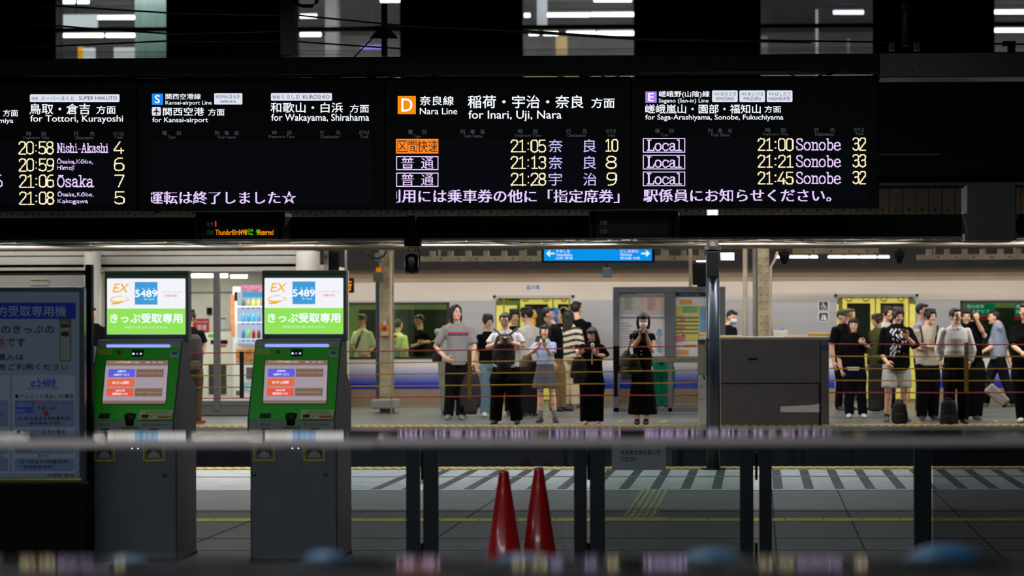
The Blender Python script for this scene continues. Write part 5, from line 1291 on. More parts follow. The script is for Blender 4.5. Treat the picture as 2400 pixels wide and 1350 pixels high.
o = simple('hanging_monitor', 'black monitor back hanging beside the dark round pole', 'monitor', [(1623, 618, 1657, 668, 36.5, .1, BLACKM)], bevel=.01)
mb = MB(); mb.bpx(1614, 464, 1622, 672, 36.5, .05, CREAMD); mb.build('bracket', o)

# ================================================================== riveted pillars, posts, cabinets on the platform
def pillar(x0, x1, ytop, Yp_, label, rust):
    o = thing('riveted_pillar', label, 'pillar', P((x0 + x1) / 2, 950, Yp_))
    o.location.z = 0
    xa, xb = P(x0, 750, Yp_).x, P(x1, 750, Yp_).x; d = .3; zt = 3.6
    mb = MB(); mb.box(xa, xb, Yp_, Yp_ + .02, 0, zt, RUST); mb.box(xa, xb, Yp_ + d, Yp_ + d + .02, 0, zt, RUST); mb.box((xa + xb) / 2 - .01, (xa + xb) / 2 + .01, Yp_ + .02, Yp_ + d, 0, zt, RUST); mb.box(xa + .001, xa + .02, Yp_ + .02, Yp_ + d, 0, zt - .01, RUST)
    mb.build('shaft', o)
    z = .1; m = MB()
    while z < 2.9:
        for X in (xa + (xb - xa) * .25, xa + (xb - xa) * .78): m.ball((X, Yp_ - .004, z), .018, .012, .018, RUST, 8, 4)
        z += .12
    m.build('rivets', o); o.children[-1].name = 'rivet_rows'; o.children[-1]['kind'] = 'stuff'
    return o
p1 = pillar(889, 916, 580, 38.2, 'riveted cream pillar with an orange alarm box', True)
mb = MB(); mb.bpx(870, 937, 926, 958, 37.9, .6, mat('grey concrete block', (140, 142, 138), .8, noise=.15, scale=6)); mb.build('footing', p1, bevel=.02)
mb = MB(); mb.bpx(880, 640, 890, 940, 38.3, .12, mat('blue grey downpipe', (64, 72, 90), .5, noise=.1)); mb.build('downpipe', p1, bevel=.02)
p2 = pillar(1776, 1803, 560, 37.2, 'riveted cream pillar rising behind the grey equipment box', True)
mb = MB(); c = P(1811, 700, 37.1); mb.tube([P(1822, 590, 37.1), P(1816, 610, 37.1), P(1807, 625, 37.1), P(1806, 700, 37.1), P(1806, 760, 37.1), P(1812, 795, 37.1)], .02, CREAM, 8); mb.build('bent_conduit', p2, smooth=True)
ab = thing('alarm_box', 'orange emergency alarm box with red button on the pillar', 'alarm box', P(901, 788, 38.1))
mb = MB(); mb.bpx(892, 761, 910, 788, 38.1, .09, mat('orange alarm enamel', (216, 132, 26), .45, noise=.06)); mb.build('case', ab, bevel=.008)
f = plane(38.095); mb = MB(); rpx(mb, 895, 765, 906, 776, 5.4, f, mat('red button', (0, 0, 0))); mb.build('button', ab)
mb = MB(); qpx(mb, 894, 778, 908, 786, f, mat('white sticker', (0, 0, 0))); put_text(mb, 'SOS', (896, 780, 906, 784), plane(38.09), RI); mb.build('label_plate', ab)
mb = MB(); mb.bpx(898, 752, 904, 762, 38.12, .05, mat('white plastic', (0, 0, 0))); mb.build('lamp_cap', ab)
o = simple('amber_lamp', 'small amber signal lamp high on the riveted pillar', 'lamp', [(881, 627, 892, 637, 38.0, .08, glow('amber lamp', (230, 130, 20), .7))], bevel=.01)
mb = MB(); mb.bpx(878, 594, 896, 612, 38.0, .12, mat('grey junction box', (130, 130, 130), .5, noise=.1)); mb.bpx(874, 640, 898, 660, 38.0, .1, mat('olive green box', (92, 96, 76), .6, noise=.1)); mb.build('housing', o, bevel=.008)
mb = MB(); mb.tube([P(858, 588, 37.9), P(870, 602, 37.9), P(884, 606, 37.9), P(898, 601, 37.9), P(906, 588, 37.9)], .02, CABLE, 8); o = mb.build('cable_loop', smooth=True); tag(o, 'thick black cable loop hanging beside the riveted pillar', 'cable')
for x0, x1, Y, lab in ((1741, 1752, 37.4, 'slim cream post beside the riveted pillar'), (1764, 1776, 37.3, 'slim grey pipe post close against the riveted pillar'), (808, 814, 36.6, 'slim grey post behind the second ticket machine'), (914, 919, 37.5, 'thin white pipe running up the riveted pillar')):
    c = P((x0 + x1) / 2, 700, Y); r = (x1 - x0) / 2 / FPX * Y
    mb = MB(); mb.tube([(c.x, Y, 0), (c.x, Y, 2.85)], r, CREAM if 'cream' in lab or 'white' in lab else mat('grey pipe paint', (130, 126, 120), .5, noise=.12), 14); o = mb.build('slim_post', smooth=True); tag(o, lab, 'post')
mb = MB(); mb.bpx(772, 470, 778, 590, 36.42, .05, BLACKM); mb.bpx(760, 590, 790, 640, 36.4, .2, BLACKM); mb.bpx(749, 562, 770, 585, 36.2, .15, mat('striped brown plate', (96, 70, 64), .6, noise=.3, scale=20)); o = mb.build('signal_box', bevel=.01); tag(o, 'dark signal box with a striped brown plate above the second ticket machine', 'box')
mb = MB(); mb.bpx(759, 588, 769, 640, 36.1, .02, mat('white sticker', (0, 0, 0))); mb.build('white_plate', o)
mb = MB(); put_text(mb, '1', (762, 600, 766, 606), plane(36.09), RI); put_text(mb, '2', (762, 612, 766, 618), plane(36.09), RI); mb.build('lettering', o)
# grey equipment box
Yx = 33.2
o = thing('equipment_box', 'wide brown grey equipment box standing at the far platform edge', 'box', P(1790, 1005, Yx)); o.location.z = 0
BXM = mat('brown grey enamel', (84, 77, 73), .5, noise=.1, scale=3)
mb = MB(); mb.bpx(1690, 793, 1943, 1003, Yx, 1.0, BXM); mb.bpx(1636, 795, 1690, 1003, Yx + .02, .98, mat('grey side panel', (190, 186, 180), .5, noise=.1, scale=3)); mb.build('case', o, bevel=.012)
mb = MB(); mb.bpx(1634, 790, 1945, 796, Yx - .03, 1.06, mat('pale box lid', (170, 166, 160), .5, noise=.1)); mb.build('lid', o, bevel=.006)
mb = MB(); mb.bpx(1690, 897, 1922, 900, Yx - .006, .02, BLACKM); mb.bpx(1919, 900, 1922, 998, Yx - .006, .02, BLACKM); mb.bpx(1922, 800, 1924, 1000, Yx - .004, .02, BLACKM); mb.build('door_gap', o)
mb = MB(); mb.bpx(1750, 835, 1782, 850, Yx - .01, .03, mat('dark handle plate', (70, 66, 62), .4, .3, noise=.1)); mb.bpx(1754, 839, 1774, 844, Yx - .02, .02, BLACKM); mb.build('handle', o)
mb = MB(); mb.bpx(1692, 820, 1699, 852, Yx - .012, .03, mat('dark handle plate', (0, 0, 0))); mb.build('hinge_plate', o)
mb = MB(); mb.bpx(1925, 808, 1943, 822, Yx - .006, .01, mat('navy sticker', (24, 34, 70), .5, noise=.05)); mb.build('sticker', o)
mb = MB(); mb.quad([P(1829, 966, Yx - .01), P(1920, 966, Yx - .01), P(1920, 946, Yx - .01), P(1905, 949, Yx - .01), P(1829, 953, Yx - .01)], mat('worn white patch', (222, 218, 214), .6, noise=.1, scale=8)); mb.build('white_patch', o)
for x0, x1, y0, lab in ((1893, 1944, 780, 'short yellow bar lying across one end of the equipment box'), (1838, 1890, 787, 'thin yellow bar lying flat on the equipment box lid'), (1688, 1738, 787, 'yellow strip at the pole side of the equipment box lid'), (1636, 1656, 781, 'stub of orange bar above the olive control box')):
    mb = MB(); mb.bpx(x0, y0, x1, y0 + (8 if y0 < 785 else 3), Yx + .4, .1, mat('yellow bar', (196, 150, 50), .5, noise=.1)); o = mb.build('yellow_bar', bevel=.006); tag(o, lab, 'bar'); o.location.z = P(1800, 790, Yx).z + .004
o = simple('tool_bin', 'pale bin with a blue knob behind the equipment box', 'bin', [(1812, 774, 1848, 800, 35.0, .3, mat('pale bin', (176, 168, 156), .6, noise=.1))], bevel=.01)
o.location.z = 0; o.scale.z = (P(1830, 774, 35.0).z) / (P(1830, 774, 35).z - P(1830, 800, 35).z)
mb = MB(); mb.ball(P(1832, 773, 35.1), .035, .035, .02, mat('blue knob', (40, 90, 190), .4), 10, 6); o = mb.build('blue_cap', smooth=True); tag(o, 'blue cap resting on the pale bin', 'cap')

# ================================================================== rope barrier at the far platform edge
Yr = 32.98
RR = mat('red barrier rope', (206, 70, 80), .55, noise=.08, scale=20); RY = mat('yellow barrier rope', (222, 174, 50), .55, noise=.08, scale=20)
def ropes(x0, rows0, x1, rows1, where, grp):
    for k in range(5):
        pts = [P(x0 + (x1 - x0) * t, rows0[k] + (rows1[k] - rows0[k]) * t + .8 * math.sin(t * math.pi), Yr) for t in np.linspace(0, 1, 9)]
        mb = MB(); mb.tube(pts, .0085, RR if k in (0, 4) else RY, 8); o = mb.build('barrier_rope', smooth=True)
        tag(o, '%s barrier rope, %s from the top, %s' % ('red' if k in (0, 4) else 'yellow', ('first', 'second', 'third', 'fourth', 'fifth')[k], where), 'rope', grp)
ropes(430, (828, 855, 881, 908.5, 934), 1440, (815.5, 843, 871, 899, 926), 'from the shop to the map stand', 'ropes of the long barrier span')
ropes(1446, (813, 841, 869.5, 898, 925.5), 1636, (810.5, 838.5, 867, 896.5, 926), 'before the map stand', 'ropes of the short barrier span')
ropes(1944, (806, 835, 863.5, 891.5, 920), 2500, (807.5, 835, 863.5, 891.5, 919), 'beyond the equipment box', 'ropes of the far barrier span')
STR1 = mat('yellow and black strap', (150, 116, 16), .6, noise=.5, scale=14, stretch=(1, 1, 4))
for px, y0, y1, m, lab in ((1100, 820, 934, STR1, 'yellow and black spacer strap in front of the person in grey shirt'), (2265, 803, 922, STR1, 'yellow and black spacer strap in front of the white dress shirt'), (566, 824, 932, mat('brown black strap', (48, 34, 14), .6, noise=.3, scale=12), 'dark spacer strap in front of the vending machine'), (1443, 811, 930, BLACKM, 'black rope holder beside the map stand')):
    mb = MB(); mb.bpx(px - 4.5, y0, px + 4.5, y1, Yr - .02, .04, m); o = mb.build('rope_spacer', bevel=.004); tag(o, lab, 'spacer')
mb = MB(); mb.bpx(1437, 811, 1451, 872, Yr - .04, .08, BLACKM); mb.build('holder_box', o, bevel=.006)
# platform screen rope post hidden behind the equipment box end

for px, py, lab in ((1838, 592, 'black horn loudspeaker hanging before the row of tube lamps'), (2108, 590, 'black horn loudspeaker hanging beyond the end of the tube lamps')):
    Yh_ = 37.4; c = P(px, py, Yh_); o = thing('horn_loudspeaker', lab, 'loudspeaker', c)
    mb = MB(); mb.lathe(c - Vector((0, 0, .2)), [(.03, 0), (.05, .04), (.085, .12), (.1, .2), (.05, .22)], BLACKM, 18); mb.build('horn', o, smooth=True)
    mb = MB(); mb.box(c.x - .015, c.x + .015, Yh_ - .015, Yh_ + .015, c.z, 3.62, BLACKM); mb.build('hanger_rod', o)
# ================================================================== people
SKIN = (224, 176, 148)
HAIRB = mat('black hair', (15, 13, 13), .62, noise=.2, scale=40)
HAIRBR = mat('dark brown hair', (44, 28, 22), .62, noise=.2, scale=40)
EYE = mat('dark eye', (40, 28, 24), .3); LIP = mat('lip', (168, 96, 88), .5, noise=.05)


def ring_loft(vs, fs, rings, n=16):
    """rings: (centre, side vector, depth vector) -> closed loft"""
    b = len(vs)
    for c, s, d in rings:
        for k in range(n):
            q = 2 * math.pi * k / n; vs.append(c + s * math.cos(q) + d * math.sin(q))
    for i in range(len(rings) - 1):
        for k in range(n): fs.append((b + i * n + k, b + i * n + (k + 1) % n, b + (i + 1) * n + (k + 1) % n, b + (i + 1) * n + k))
    fs.append(tuple(b + k for k in range(n))[::-1]); fs.append(tuple(b + (len(rings) - 1) * n + k for k in range(n)))


def limb(vs, fs, pts, rad, n=12, round_=True):
    """tapering limb through points; rounded ends"""
    P_ = [Vector(p) for p in pts]; R_ = list(rad)
    if round_:
        d0 = (P_[0] - P_[1]).normalized(); d1 = (P_[-1] - P_[-2]).normalized()
        P_ = [P_[0] + d0 * R_[0] * .9, P_[0] + d0 * R_[0] * .55] + P_ + [P_[-1] + d1 * R_[-1] * .55, P_[-1] + d1 * R_[-1] * .9]
        R_ = [R_[0] * .4, R_[0] * .83] + R_ + [R_[-1] * .83, R_[-1] * .4]
    rings = []
    for i, p in enumerate(P_):
        t = (P_[min(i + 1, len(P_) - 1)] - P_[max(i - 1, 0)]).normalized()
        a = Vector((0, 1, 0)) if abs(t.y) < .85 else Vector((1, 0, 0))
        u = t.cross(a).normalized(); v = t.cross(u).normalized()
        rings.append((p, u * R_[i], v * R_[i]))
    ring_loft(vs, fs, rings, n)


def blob3(vs, fs, c, a, b, d, n=14, k=8):
    rings = []
    for i in range(k + 1):
        t = math.pi * (i + .15) / (k + .3) - math.pi / 2
        rings.append((c + d * math.sin(t), a * math.cos(t), b * math.cos(t)))
    ring_loft(vs, fs, rings, n)


def fuse(vs, fs, voxel, smooth=2):
    me = bpy.data.meshes.new('fuse'); me.from_pydata([tuple(v) for v in vs], [], fs); me.update()
    bm = bmesh.new(); bm.from_mesh(me); bmesh.ops.recalc_face_normals(bm, faces=bm.faces); bm.to_mesh(me); bm.free()
    o = bpy.data.objects.new('fuse', me); COL.objects.link(o)
    m = o.modifiers.new('r', 'REMESH'); m.mode = 'VOXEL'; m.voxel_size = voxel
    if smooth: q = o.modifiers.new('s', 'SMOOTH'); q.factor = .5; q.iterations = smooth
    r = bpy.data.meshes.new_from_object(o.evaluated_get(bpy.context.evaluated_depsgraph_get()))
    bpy.data.objects.remove(o); bpy.data.meshes.remove(me)
    n = len(r.vertices); a = np.empty(n * 3, 'f'); r.vertices.foreach_get('co', a)
    f = [tuple(p.vertices) for p in r.polygons]; bpy.data.meshes.remove(r)
    return a.reshape(-1, 3), f


def soft(name, vs, fs, mats_, parent, voxel=.012, smooth=2, pick=None, extra=None):
    """one continuous fused surface; pick(centres) gives the material slot of each face"""
    v, f = fuse(vs, fs, voxel, smooth)
    c = np.array([v[list(p)].mean(0) for p in f]); mi = pick(c) if pick else np.zeros(len(f), int)
    if extra:
        ev, ef = extra; b = len(v); v = np.vstack([v, np.array([tuple(p) for p in ev])]); f = f + [tuple(i + b for i in q) for q in ef]; mi = np.concatenate([mi, np.zeros(len(ef), int)])
    off = wloc(parent) if parent is not None else Vector((v[:, 0].mean(), v[:, 1].mean(), v[:, 2].min()))
    me = bpy.data.meshes.new(name); me.from_pydata([tuple(p) for p in (v - np.array(off))], [], f)
    for m in mats_: me.materials.append(m)
    me.polygons.foreach_set('material_index', [int(q) for q in mi]); me.polygons.foreach_set('use_smooth', [True] * len(f)); me.update()
    o = bpy.data.objects.new(name, me); COL.objects.link(o)
    if parent is not None: o.parent = parent
    else: o.location = off
    return o


def hand(vs, fs, w, d, n, s, side, curl):
    """palm, four fingers of unequal length and a thumb; d along the hand, n out of the palm"""
    d = d.normalized(); n = (n - d * n.dot(d)).normalized(); a = d.cross(n).normalized() * side
    ring_loft(vs, fs, [(w + d * (.0 * s), a * .024 * s, n * .017 * s), (w + d * .03 * s, a * .036 * s, n * .017 * s), (w + d * .07 * s, a * .041 * s, n * .015 * s), (w + d * .088 * s, a * .037 * s, n * .011 * s)], 10)
    for k, (u, L) in enumerate(((.031, .066), (.0105, .076), (-.0105, .071), (-.03, .056))):
        p = w + d * .082 * s + a * u * s; c = curl * (1 + .12 * k); pts = [p]; ang = c * .5
        for q in (.46, .31, .23):
            p = p + (d * math.cos(ang) + n * math.sin(ang)) * L * q * s; pts.append(p); ang += c
        limb(vs, fs, pts, [.0092 * s, .0088 * s, .008 * s, .0068 * s], 7)
    p = w + d * .028 * s + a * .03 * s
    p1 = p + (d * .6 + a * .7 + n * .25).normalized() * .036 * s; p2 = p1 + (d * .85 + a * .25 + n * .4).normalized() * .03 * s; p3 = p2 + (d * .9 + n * .4).normalized() * .022 * s
    limb(vs, fs, [p, p1, p2, p3], [.0125 * s, .0105 * s, .0095 * s, .0075 * s], 7)


def person(label, px, fy, ty, face=0, girth=1.0, top=None, bottom=None, shoes=(20, 20, 22), hair='short', hairm=None, arms=None, look=0, hface=None, head=None, skin=SKIN, feet=None, lean=0.0, Y=None, seated=False, group=None, sock=None, female=False, stride=0, curl=.5, wide=1.0, socks=None, H=None):
    """a standing figure; face 0 looks to the viewer, 90 to the viewer's right, 180 away"""
    base = G(px, fy) if Y is None else Vector((P(px, fy, Y).x, Y, 0))
    Y = base.y; X0 = base.x
    H = H or P(px, ty, Y).z / (math.cos(math.radians(look)) * .012 + .988)
    base_z = 0.0
    if seated: base_z = P(px, ty, Y).z - H
    s = H / 1.7
    root = thing('person', label, 'person', Vector((X0, Y, max(base_z, 0.0))), group)
    a = math.radians(face); Fw = Vector((math.sin(a), -math.cos(a), 0)); S = Vector((math.cos(a), math.sin(a), 0)); Uz = Vector((0, 0, 1))
    sg = 1 if math.cos(a) >= -.05 else -1            # picture-right shoulder lies along +S or -S
    V = lambda z, x=0.0, y=0.0: Vector((X0, Y, base_z)) + Uz * z * H + S * x * s + Fw * y * s + Vector((lean * z, 0, 0))
    w_ = girth; sw = (.155 if female else .182) * (.6 + .4 * w_)
    fig, ff = [], []
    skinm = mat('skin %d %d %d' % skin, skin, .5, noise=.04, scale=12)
    hairm = hairm or HAIRB
    # head
    hc = V(.935, 0, .015)
    if head: hp = P(head[0], head[1], Y); hc = Vector((hp.x, Y + (hc.y - Y), hp.z))
    b = math.radians(face if hface is None else hface); hf0 = Vector((math.sin(b), -math.cos(b), 0)); hs = Vector((math.cos(b), math.sin(b), 0))
    lk = math.radians(look); hf = hf0 * math.cos(lk) - Uz * math.sin(lk); hu = Uz * math.cos(lk) + hf0 * math.sin(lk)
    k = s * 1.0
    L = lambda x, y, z: hc + hs * x * k + hf * y * k + hu * z * k
    blob3(fig, ff, L(0, -.004, .012), hs * .074 * k, hf * .09 * k, hu * .1 * k, 18, 12)
    blob3(fig, ff, L(0, .022, -.055), hs * .056 * k, hf * .058 * k, hu * .058 * k, 16, 8)
    blob3(fig, ff, L(0, .066, -.09), hs * .026 * k, hf * .02 * k, hu * .02 * k, 10, 6)
    limb(fig, ff, [L(0, .086, .01), L(0, .094, -.022)], [.008 * k, .0115 * k], 8)
    for q in (-1, 1):
        blob3(fig, ff, L(.075 * q, -.01, -.008), hs * .012 * k, hf * .022 * k, hu * .032 * k, 8, 6)
        blob3(fig, ff, L(.036 * q, .062, -.028), hs * .026 * k, hf * .018 * k, hu * .022 * k, 10, 6)
    nb = V(.815, 0, -.015)
    limb(fig, ff, [nb, L(0, -.02, -.075)], [.056 * s, .052 * s])
    # torso core
    ring_loft(fig, ff, [(V(.47), S * .14 * w_ * s, Fw * .1 * w_ * s), (V(.53), S * .15 * w_ * s, Fw * .105 * w_ * s), (V(.62), S * .13 * w_ * s, Fw * .095 * w_ * s), (V(.72), S * .155 * w_ * s, Fw * .1 * w_ * s), (V(.775), S * sw * .82 * s, Fw * .085 * s), (V(.802), S * sw * .5 * s, Fw * .06 * s), (V(.825), S * .06 * s, Fw * .05 * s)])
    # legs
    hipx = .088 * (.7 + .3 * w_); legs = []
    for q in (-1, 1):
        hip = V(.5, hipx * q * sg, 0)
        if feet:
            fp = feet[0 if q < 0 else 1]; fd = fp[2] if len(fp) > 2 else face
            ank = Vector((P(fp[0], fp[1], Y).x, Y + .04 * (1 if fp[1] < max(feet[0][1], feet[1][1]) else -1), base_z + .075 * s))
        else:
            ank = V(.045, hipx * 1.12 * q * sg, stride * q); fd = face + 12 * q * sg
        fa = math.radians(fd); fdv = Vector((math.sin(fa), -math.cos(fa), 0))
        knee = (hip + ank) / 2 + Fw * .03 * s + Uz * .02
        if seated:
            knee = hip + Fw * .42 * s + Uz * .02; ank = knee - Uz * .44 * s; fdv = Fw
        legs.append((hip, knee, ank, fdv))
        limb(fig, ff, [hip, hip.lerp(knee, .5), knee, knee.lerp(ank, .35), ank], [.082 * w_ * s, .07 * w_ * s, .052 * s, .054 * s, .036 * s])
        limb(fig, ff, [ank - Uz * .03, ank + fdv * .13 * s - Uz * .045 * s], [.036 * s, .028 * s])
    # arms
    AR = {}
    hv, hfc = [], []
    for q, key in ((-1, 'l'), (1, 'r')):
        sh = V(.785, sw * .96 * q * sg, -.005)
        spec = (arms or {}).get(key)
        if spec and spec != 'down':
            e = P(spec[0][0], spec[0][1], Y - (spec[0][2] if len(spec[0]) > 2 else 0)); wr = P(spec[1][0], spec[1][1], Y - (spec[1][2] if len(spec[1]) > 2 else .1))
            cu = spec[2] if len(spec) > 2 else curl; hd = None
            if len(spec) > 3: tgt = P(spec[3][0], spec[3][1], Y - (spec[3][2] if len(spec[3]) > 2 else .2)); hd = tgt - wr
        else:
            e = sh + S * .05 * q * sg * s - Uz * .29 * s - Fw * .02; wr = e - Uz * .245 * s + Fw * .05 * s; cu = .35; hd = None
        # keep believable bone lengths: pull the elbow off the straight line
        AR[key] = (sh, e, wr)
        limb(fig, ff, [sh, sh.lerp(e, .5), e, e.lerp(wr, .35), wr], [.036 * s, .043 * s * (.6 + .4 * w_), .039 * s, .038 * s, .026 * s])
        d = hd if hd is not None else (wr - e)
        hgt = (wr.z - base_z) / H
        n = (hc - wr) if hgt > .62 else (V(.5) - wr)
        if abs(n.normalized().dot(d.normalized())) > .97: n = n + Fw * .3
        hand(hv, hfc, wr, d, n, s * .98, -1 if (q * sg) > 0 else 1, cu)
    c0 = np.array(hc); a1, a2, a3 = np.array(hs), np.array(hf), np.array(hu)
    def paint(c):
        r = (c - c0) / k; x, y, z = r @ a1, r @ a2, r @ a3; mi = np.zeros(len(c), int)
        near = (y > .045) & (np.abs(z) < .12)
        mi[near & (np.abs(np.abs(x) - .032) < .0135) & (np.abs(z - .006) < .0052)] = 1
        mi[near & (np.abs(np.abs(x) - .034) < .017) & (np.abs(z - .03) < .0042)] = 2
        mi[near & (np.abs(x) < .024) & (np.abs(z + .062) < .007)] = 3
        return mi
    soft('body', fig, ff, [skinm, EYE, hairm, LIP], root, .0095, 2, paint, (hv, hfc))
    # hair
    v, f = [], []
    cov = 1.0
    if hair != 'none':
        back = .03 if hair != 'receding' else .034
        blob3(v, f, L(0, -back, .03), hs * .083 * k, hf * .09 * k, hu * .097 * k, 18, 10)
        if hair in ('short', 'bob', 'long', 'mop'):
            blob3(v, f, L(0, .042, .083 if hair == 'short' else .07), hs * .066 * k, hf * .046 * k, hu * (.03 if hair == 'short' else .044) * k, 14, 7)
        if hair == 'receding':
            blob3(v, f, L(0, .02, .094), hs * .064 * k, hf * .058 * k, hu * .026 * k, 14, 7)
            for q in (-1, 1): blob3(v, f, L(.07 * q, -.0, .04), hs * .018 * k, hf * .05 * k, hu * .055 * k, 10, 6)
        if hair == 'mop':
            for q in (-1, 1): blob3(v, f, L(.062 * q, .01, .02), hs * .028 * k, hf * .06 * k, hu * .065 * k)
            for i in range(9): q = i * .7; blob3(v, f, L(.06 * math.cos(q), -.01 + .06 * math.sin(q), .1), hs * .03 * k, hf * .03 * k, hu * .026 * k, 8, 5)
        if hair in ('bob', 'long', 'shag'):
            for q in (-1, 1): limb(v, f, [L(.066 * q, .0, .06), L(.077 * q, -.004, -.03), L(.07 * q, -.012, -.115 if hair != 'shag' else -.13)], [.034 * k, .033 * k, .026 * k])
            blob3(v, f, L(0, -.055, -.035), hs * .083 * k, hf * .052 * k, hu * .105 * k)
        if hair == 'shag':
            for q in (-1, 1): limb(v, f, [L(.01 * q, .045, .105), L(.055 * q, .055, .06), L(.072 * q, .03, .0)], [.024 * k, .022 * k, .018 * k])
        if hair == 'long':
            ring_loft(v, f, [(L(0, -.065, .02), hs * .08 * k, hf * .045 * k), (L(0, -.075, -.15), hs * .09 * k, hf * .04 * k), (L(0, -.08, -.27), hs * .07 * k, hf * .028 * k)])
        soft('hair', v, f, [hairm], root, .0105, 2)
    # upper clothing
    if top:
        v, f = [], []; lo_ = top.get('loose', 1.0); hem = top.get('hem', .5); g = w_ * lo_
        dp = 1 if seated else 1
        ring_loft(v, f, [(V(hem), S * .168 * g * s, Fw * .124 * g * s), (V(hem + .05), S * .166 * g * s, Fw * .124 * g * s), (V(max(hem + .07, .62)), S * .155 * g * s, Fw * .12 * g * s), (V(.72), S * .172 * g * s, Fw * .12 * g * s), (V(.772), S * (sw - .002) * s, Fw * .106 * s), (V(.802), S * (sw * .84) * s, Fw * .088 * s), (V(.822), S * (sw * .55) * s, Fw * .074 * s), (V(.838), S * .072 * s, Fw * .062 * s)], 20)
        sl = top.get('sleeve', 'short')
        for key in 'lr':
            sh, e, wr = AR[key]
            if sl == 'short':
                en = sh.lerp(e, top.get('sl', .8)); limb(v, f, [sh + (sh - e).normalized() * .0, sh.lerp(en, .5), en], [.056 * s, .062 * s * (.7 + .3 * lo_), .069 * s * (.5 + .5 * lo_)], 14, False)
                blob3(v, f, sh - Uz * .006, S * .056 * s, Fw * .06 * s, Uz * .05 * s)
            elif sl == 'long':
                limb(v, f, [sh, e, wr.lerp(e, .06)], [.057 * s, .054 * s, .044 * s], 14); blob3(v, f, sh - Uz * .006, S * .056 * s, Fw * .06 * s, Uz * .05 * s)
            elif sl == 'cap':
                limb(v, f, [sh, sh.lerp(e, .28)], [.055 * s, .062 * s], 14, False); blob3(v, f, sh - Uz * .006, S * .054 * s, Fw * .057 * s, Uz * .048 * s)
        tm = mat('cloth %d %d %d' % top['c'], top['c'], .9, noise=.12, scale=7, bump=.4, stretch=(1.6, 1.6, .7), spec=.08)
        ms = [tm]; pk = None
        if 'pattern' in top:
            ms += top['mats']; fnp = top['pattern']
            def pk(c, fnp=fnp):
                r = (c - np.array((X0, Y, base_z))) / s
                return fnp(r @ np.array(S), r @ np.array(Fw), r[:, 2])
        t_ = soft('shirt' if top.get('n') is None else top['n'], v, f, ms, root, top.get('vox', .0125), 3, pk)
        if top.get('collar'):
            mb = MB(); c = V(.835, 0, .0)
            for q in (-1, 1):
                mb.quad([c + S * .0 * s + Fw * .075 * s - Uz * .02 * s, c + S * .07 * q * s + Fw * .05 * s + Uz * .015 * s, c + S * .075 * q * s + Fw * .07 * s - Uz * .03 * s, c + S * .03 * q * s + Fw * .1 * s - Uz * .055 * s], tm)
            mb.build('collar', t_)
    # lower clothing
    if bottom:
        v, f = [], []; kind = bottom['k']; bm_ = mat('cloth %d %d %d' % bottom['c'], bottom['c'], .9, noise=.12, scale=7, bump=.4, stretch=(1.6, 1.6, .7), spec=.08)
        wz = bottom.get('waist', .6); lo_ = bottom.get('loose', 1.0)
        if kind in ('trousers', 'shorts'):
            ring_loft(v, f, [(V(.455), S * .12 * w_ * s, Fw * .09 * w_ * s), (V(.48), S * .16 * w_ * s, Fw * .115 * w_ * s), (V(.54), S * .165 * w_ * s, Fw * .118 * w_ * s), (V(wz), S * .145 * w_ * s, Fw * .105 * w_ * s)], 20)
            for hip, knee, ank, fdv in legs:
                if kind == 'trousers':
                    end = ank - Uz * .02; limb(v, f, [hip, hip.lerp(knee, .5), knee, knee.lerp(end, .5), end], [.098 * w_ * s, .09 * w_ * lo_ * s, .074 * lo_ * s, .07 * lo_ * s, .066 * lo_ * s], 16, False)
                else:
                    end = hip.lerp(knee, bottom.get('len', .85)); limb(v, f, [hip, hip.lerp(end, .5), end], [.098 * w_ * s, .1 * w_ * lo_ * s, .1 * lo_ * w_ * s], 16, False)
        else:
            hz = bottom.get('hem', .3); fl = bottom.get('flare', 1.4)
            n = 40; rings = []
            for t in np.linspace(0, 1, 7):
                z = wz + (hz - wz) * t; r = .14 * (1 - t) + .165 * fl * t if t > .25 else .14 + .03 * t * 4
                rings.append((z, r))
            for z, r in rings[:1]: pass
            b0 = len(v)
            for z, r in rings[::-1]:
                t = (wz - z) / max(wz - hz, 1e-3)
                for q_ in range(n):
                    an = 2 * math.pi * q_ / n; pl = 1 + .06 * t * math.cos(an * 10)
                    v.append(V(z) + S * r * w_ * pl * math.cos(an) * s + Fw * r * .78 * w_ * pl * math.sin(an) * s)
            for i in range(len(rings) - 1):
                for q_ in range(n): f.append((b0 + i * n + q_, b0 + i * n + (q_ + 1) % n, b0 + (i + 1) * n + (q_ + 1) % n, b0 + (i + 1) * n + q_))
            f.append(tuple(b0 + q_ for q_ in range(n))[::-1]); f.append(tuple(b0 + (len(rings) - 1) * n + q_ for q_ in range(n)))
        soft(bottom.get('n', kind), v, f, [bm_], root, .0125, 1 if kind == 'shorts' else 2)
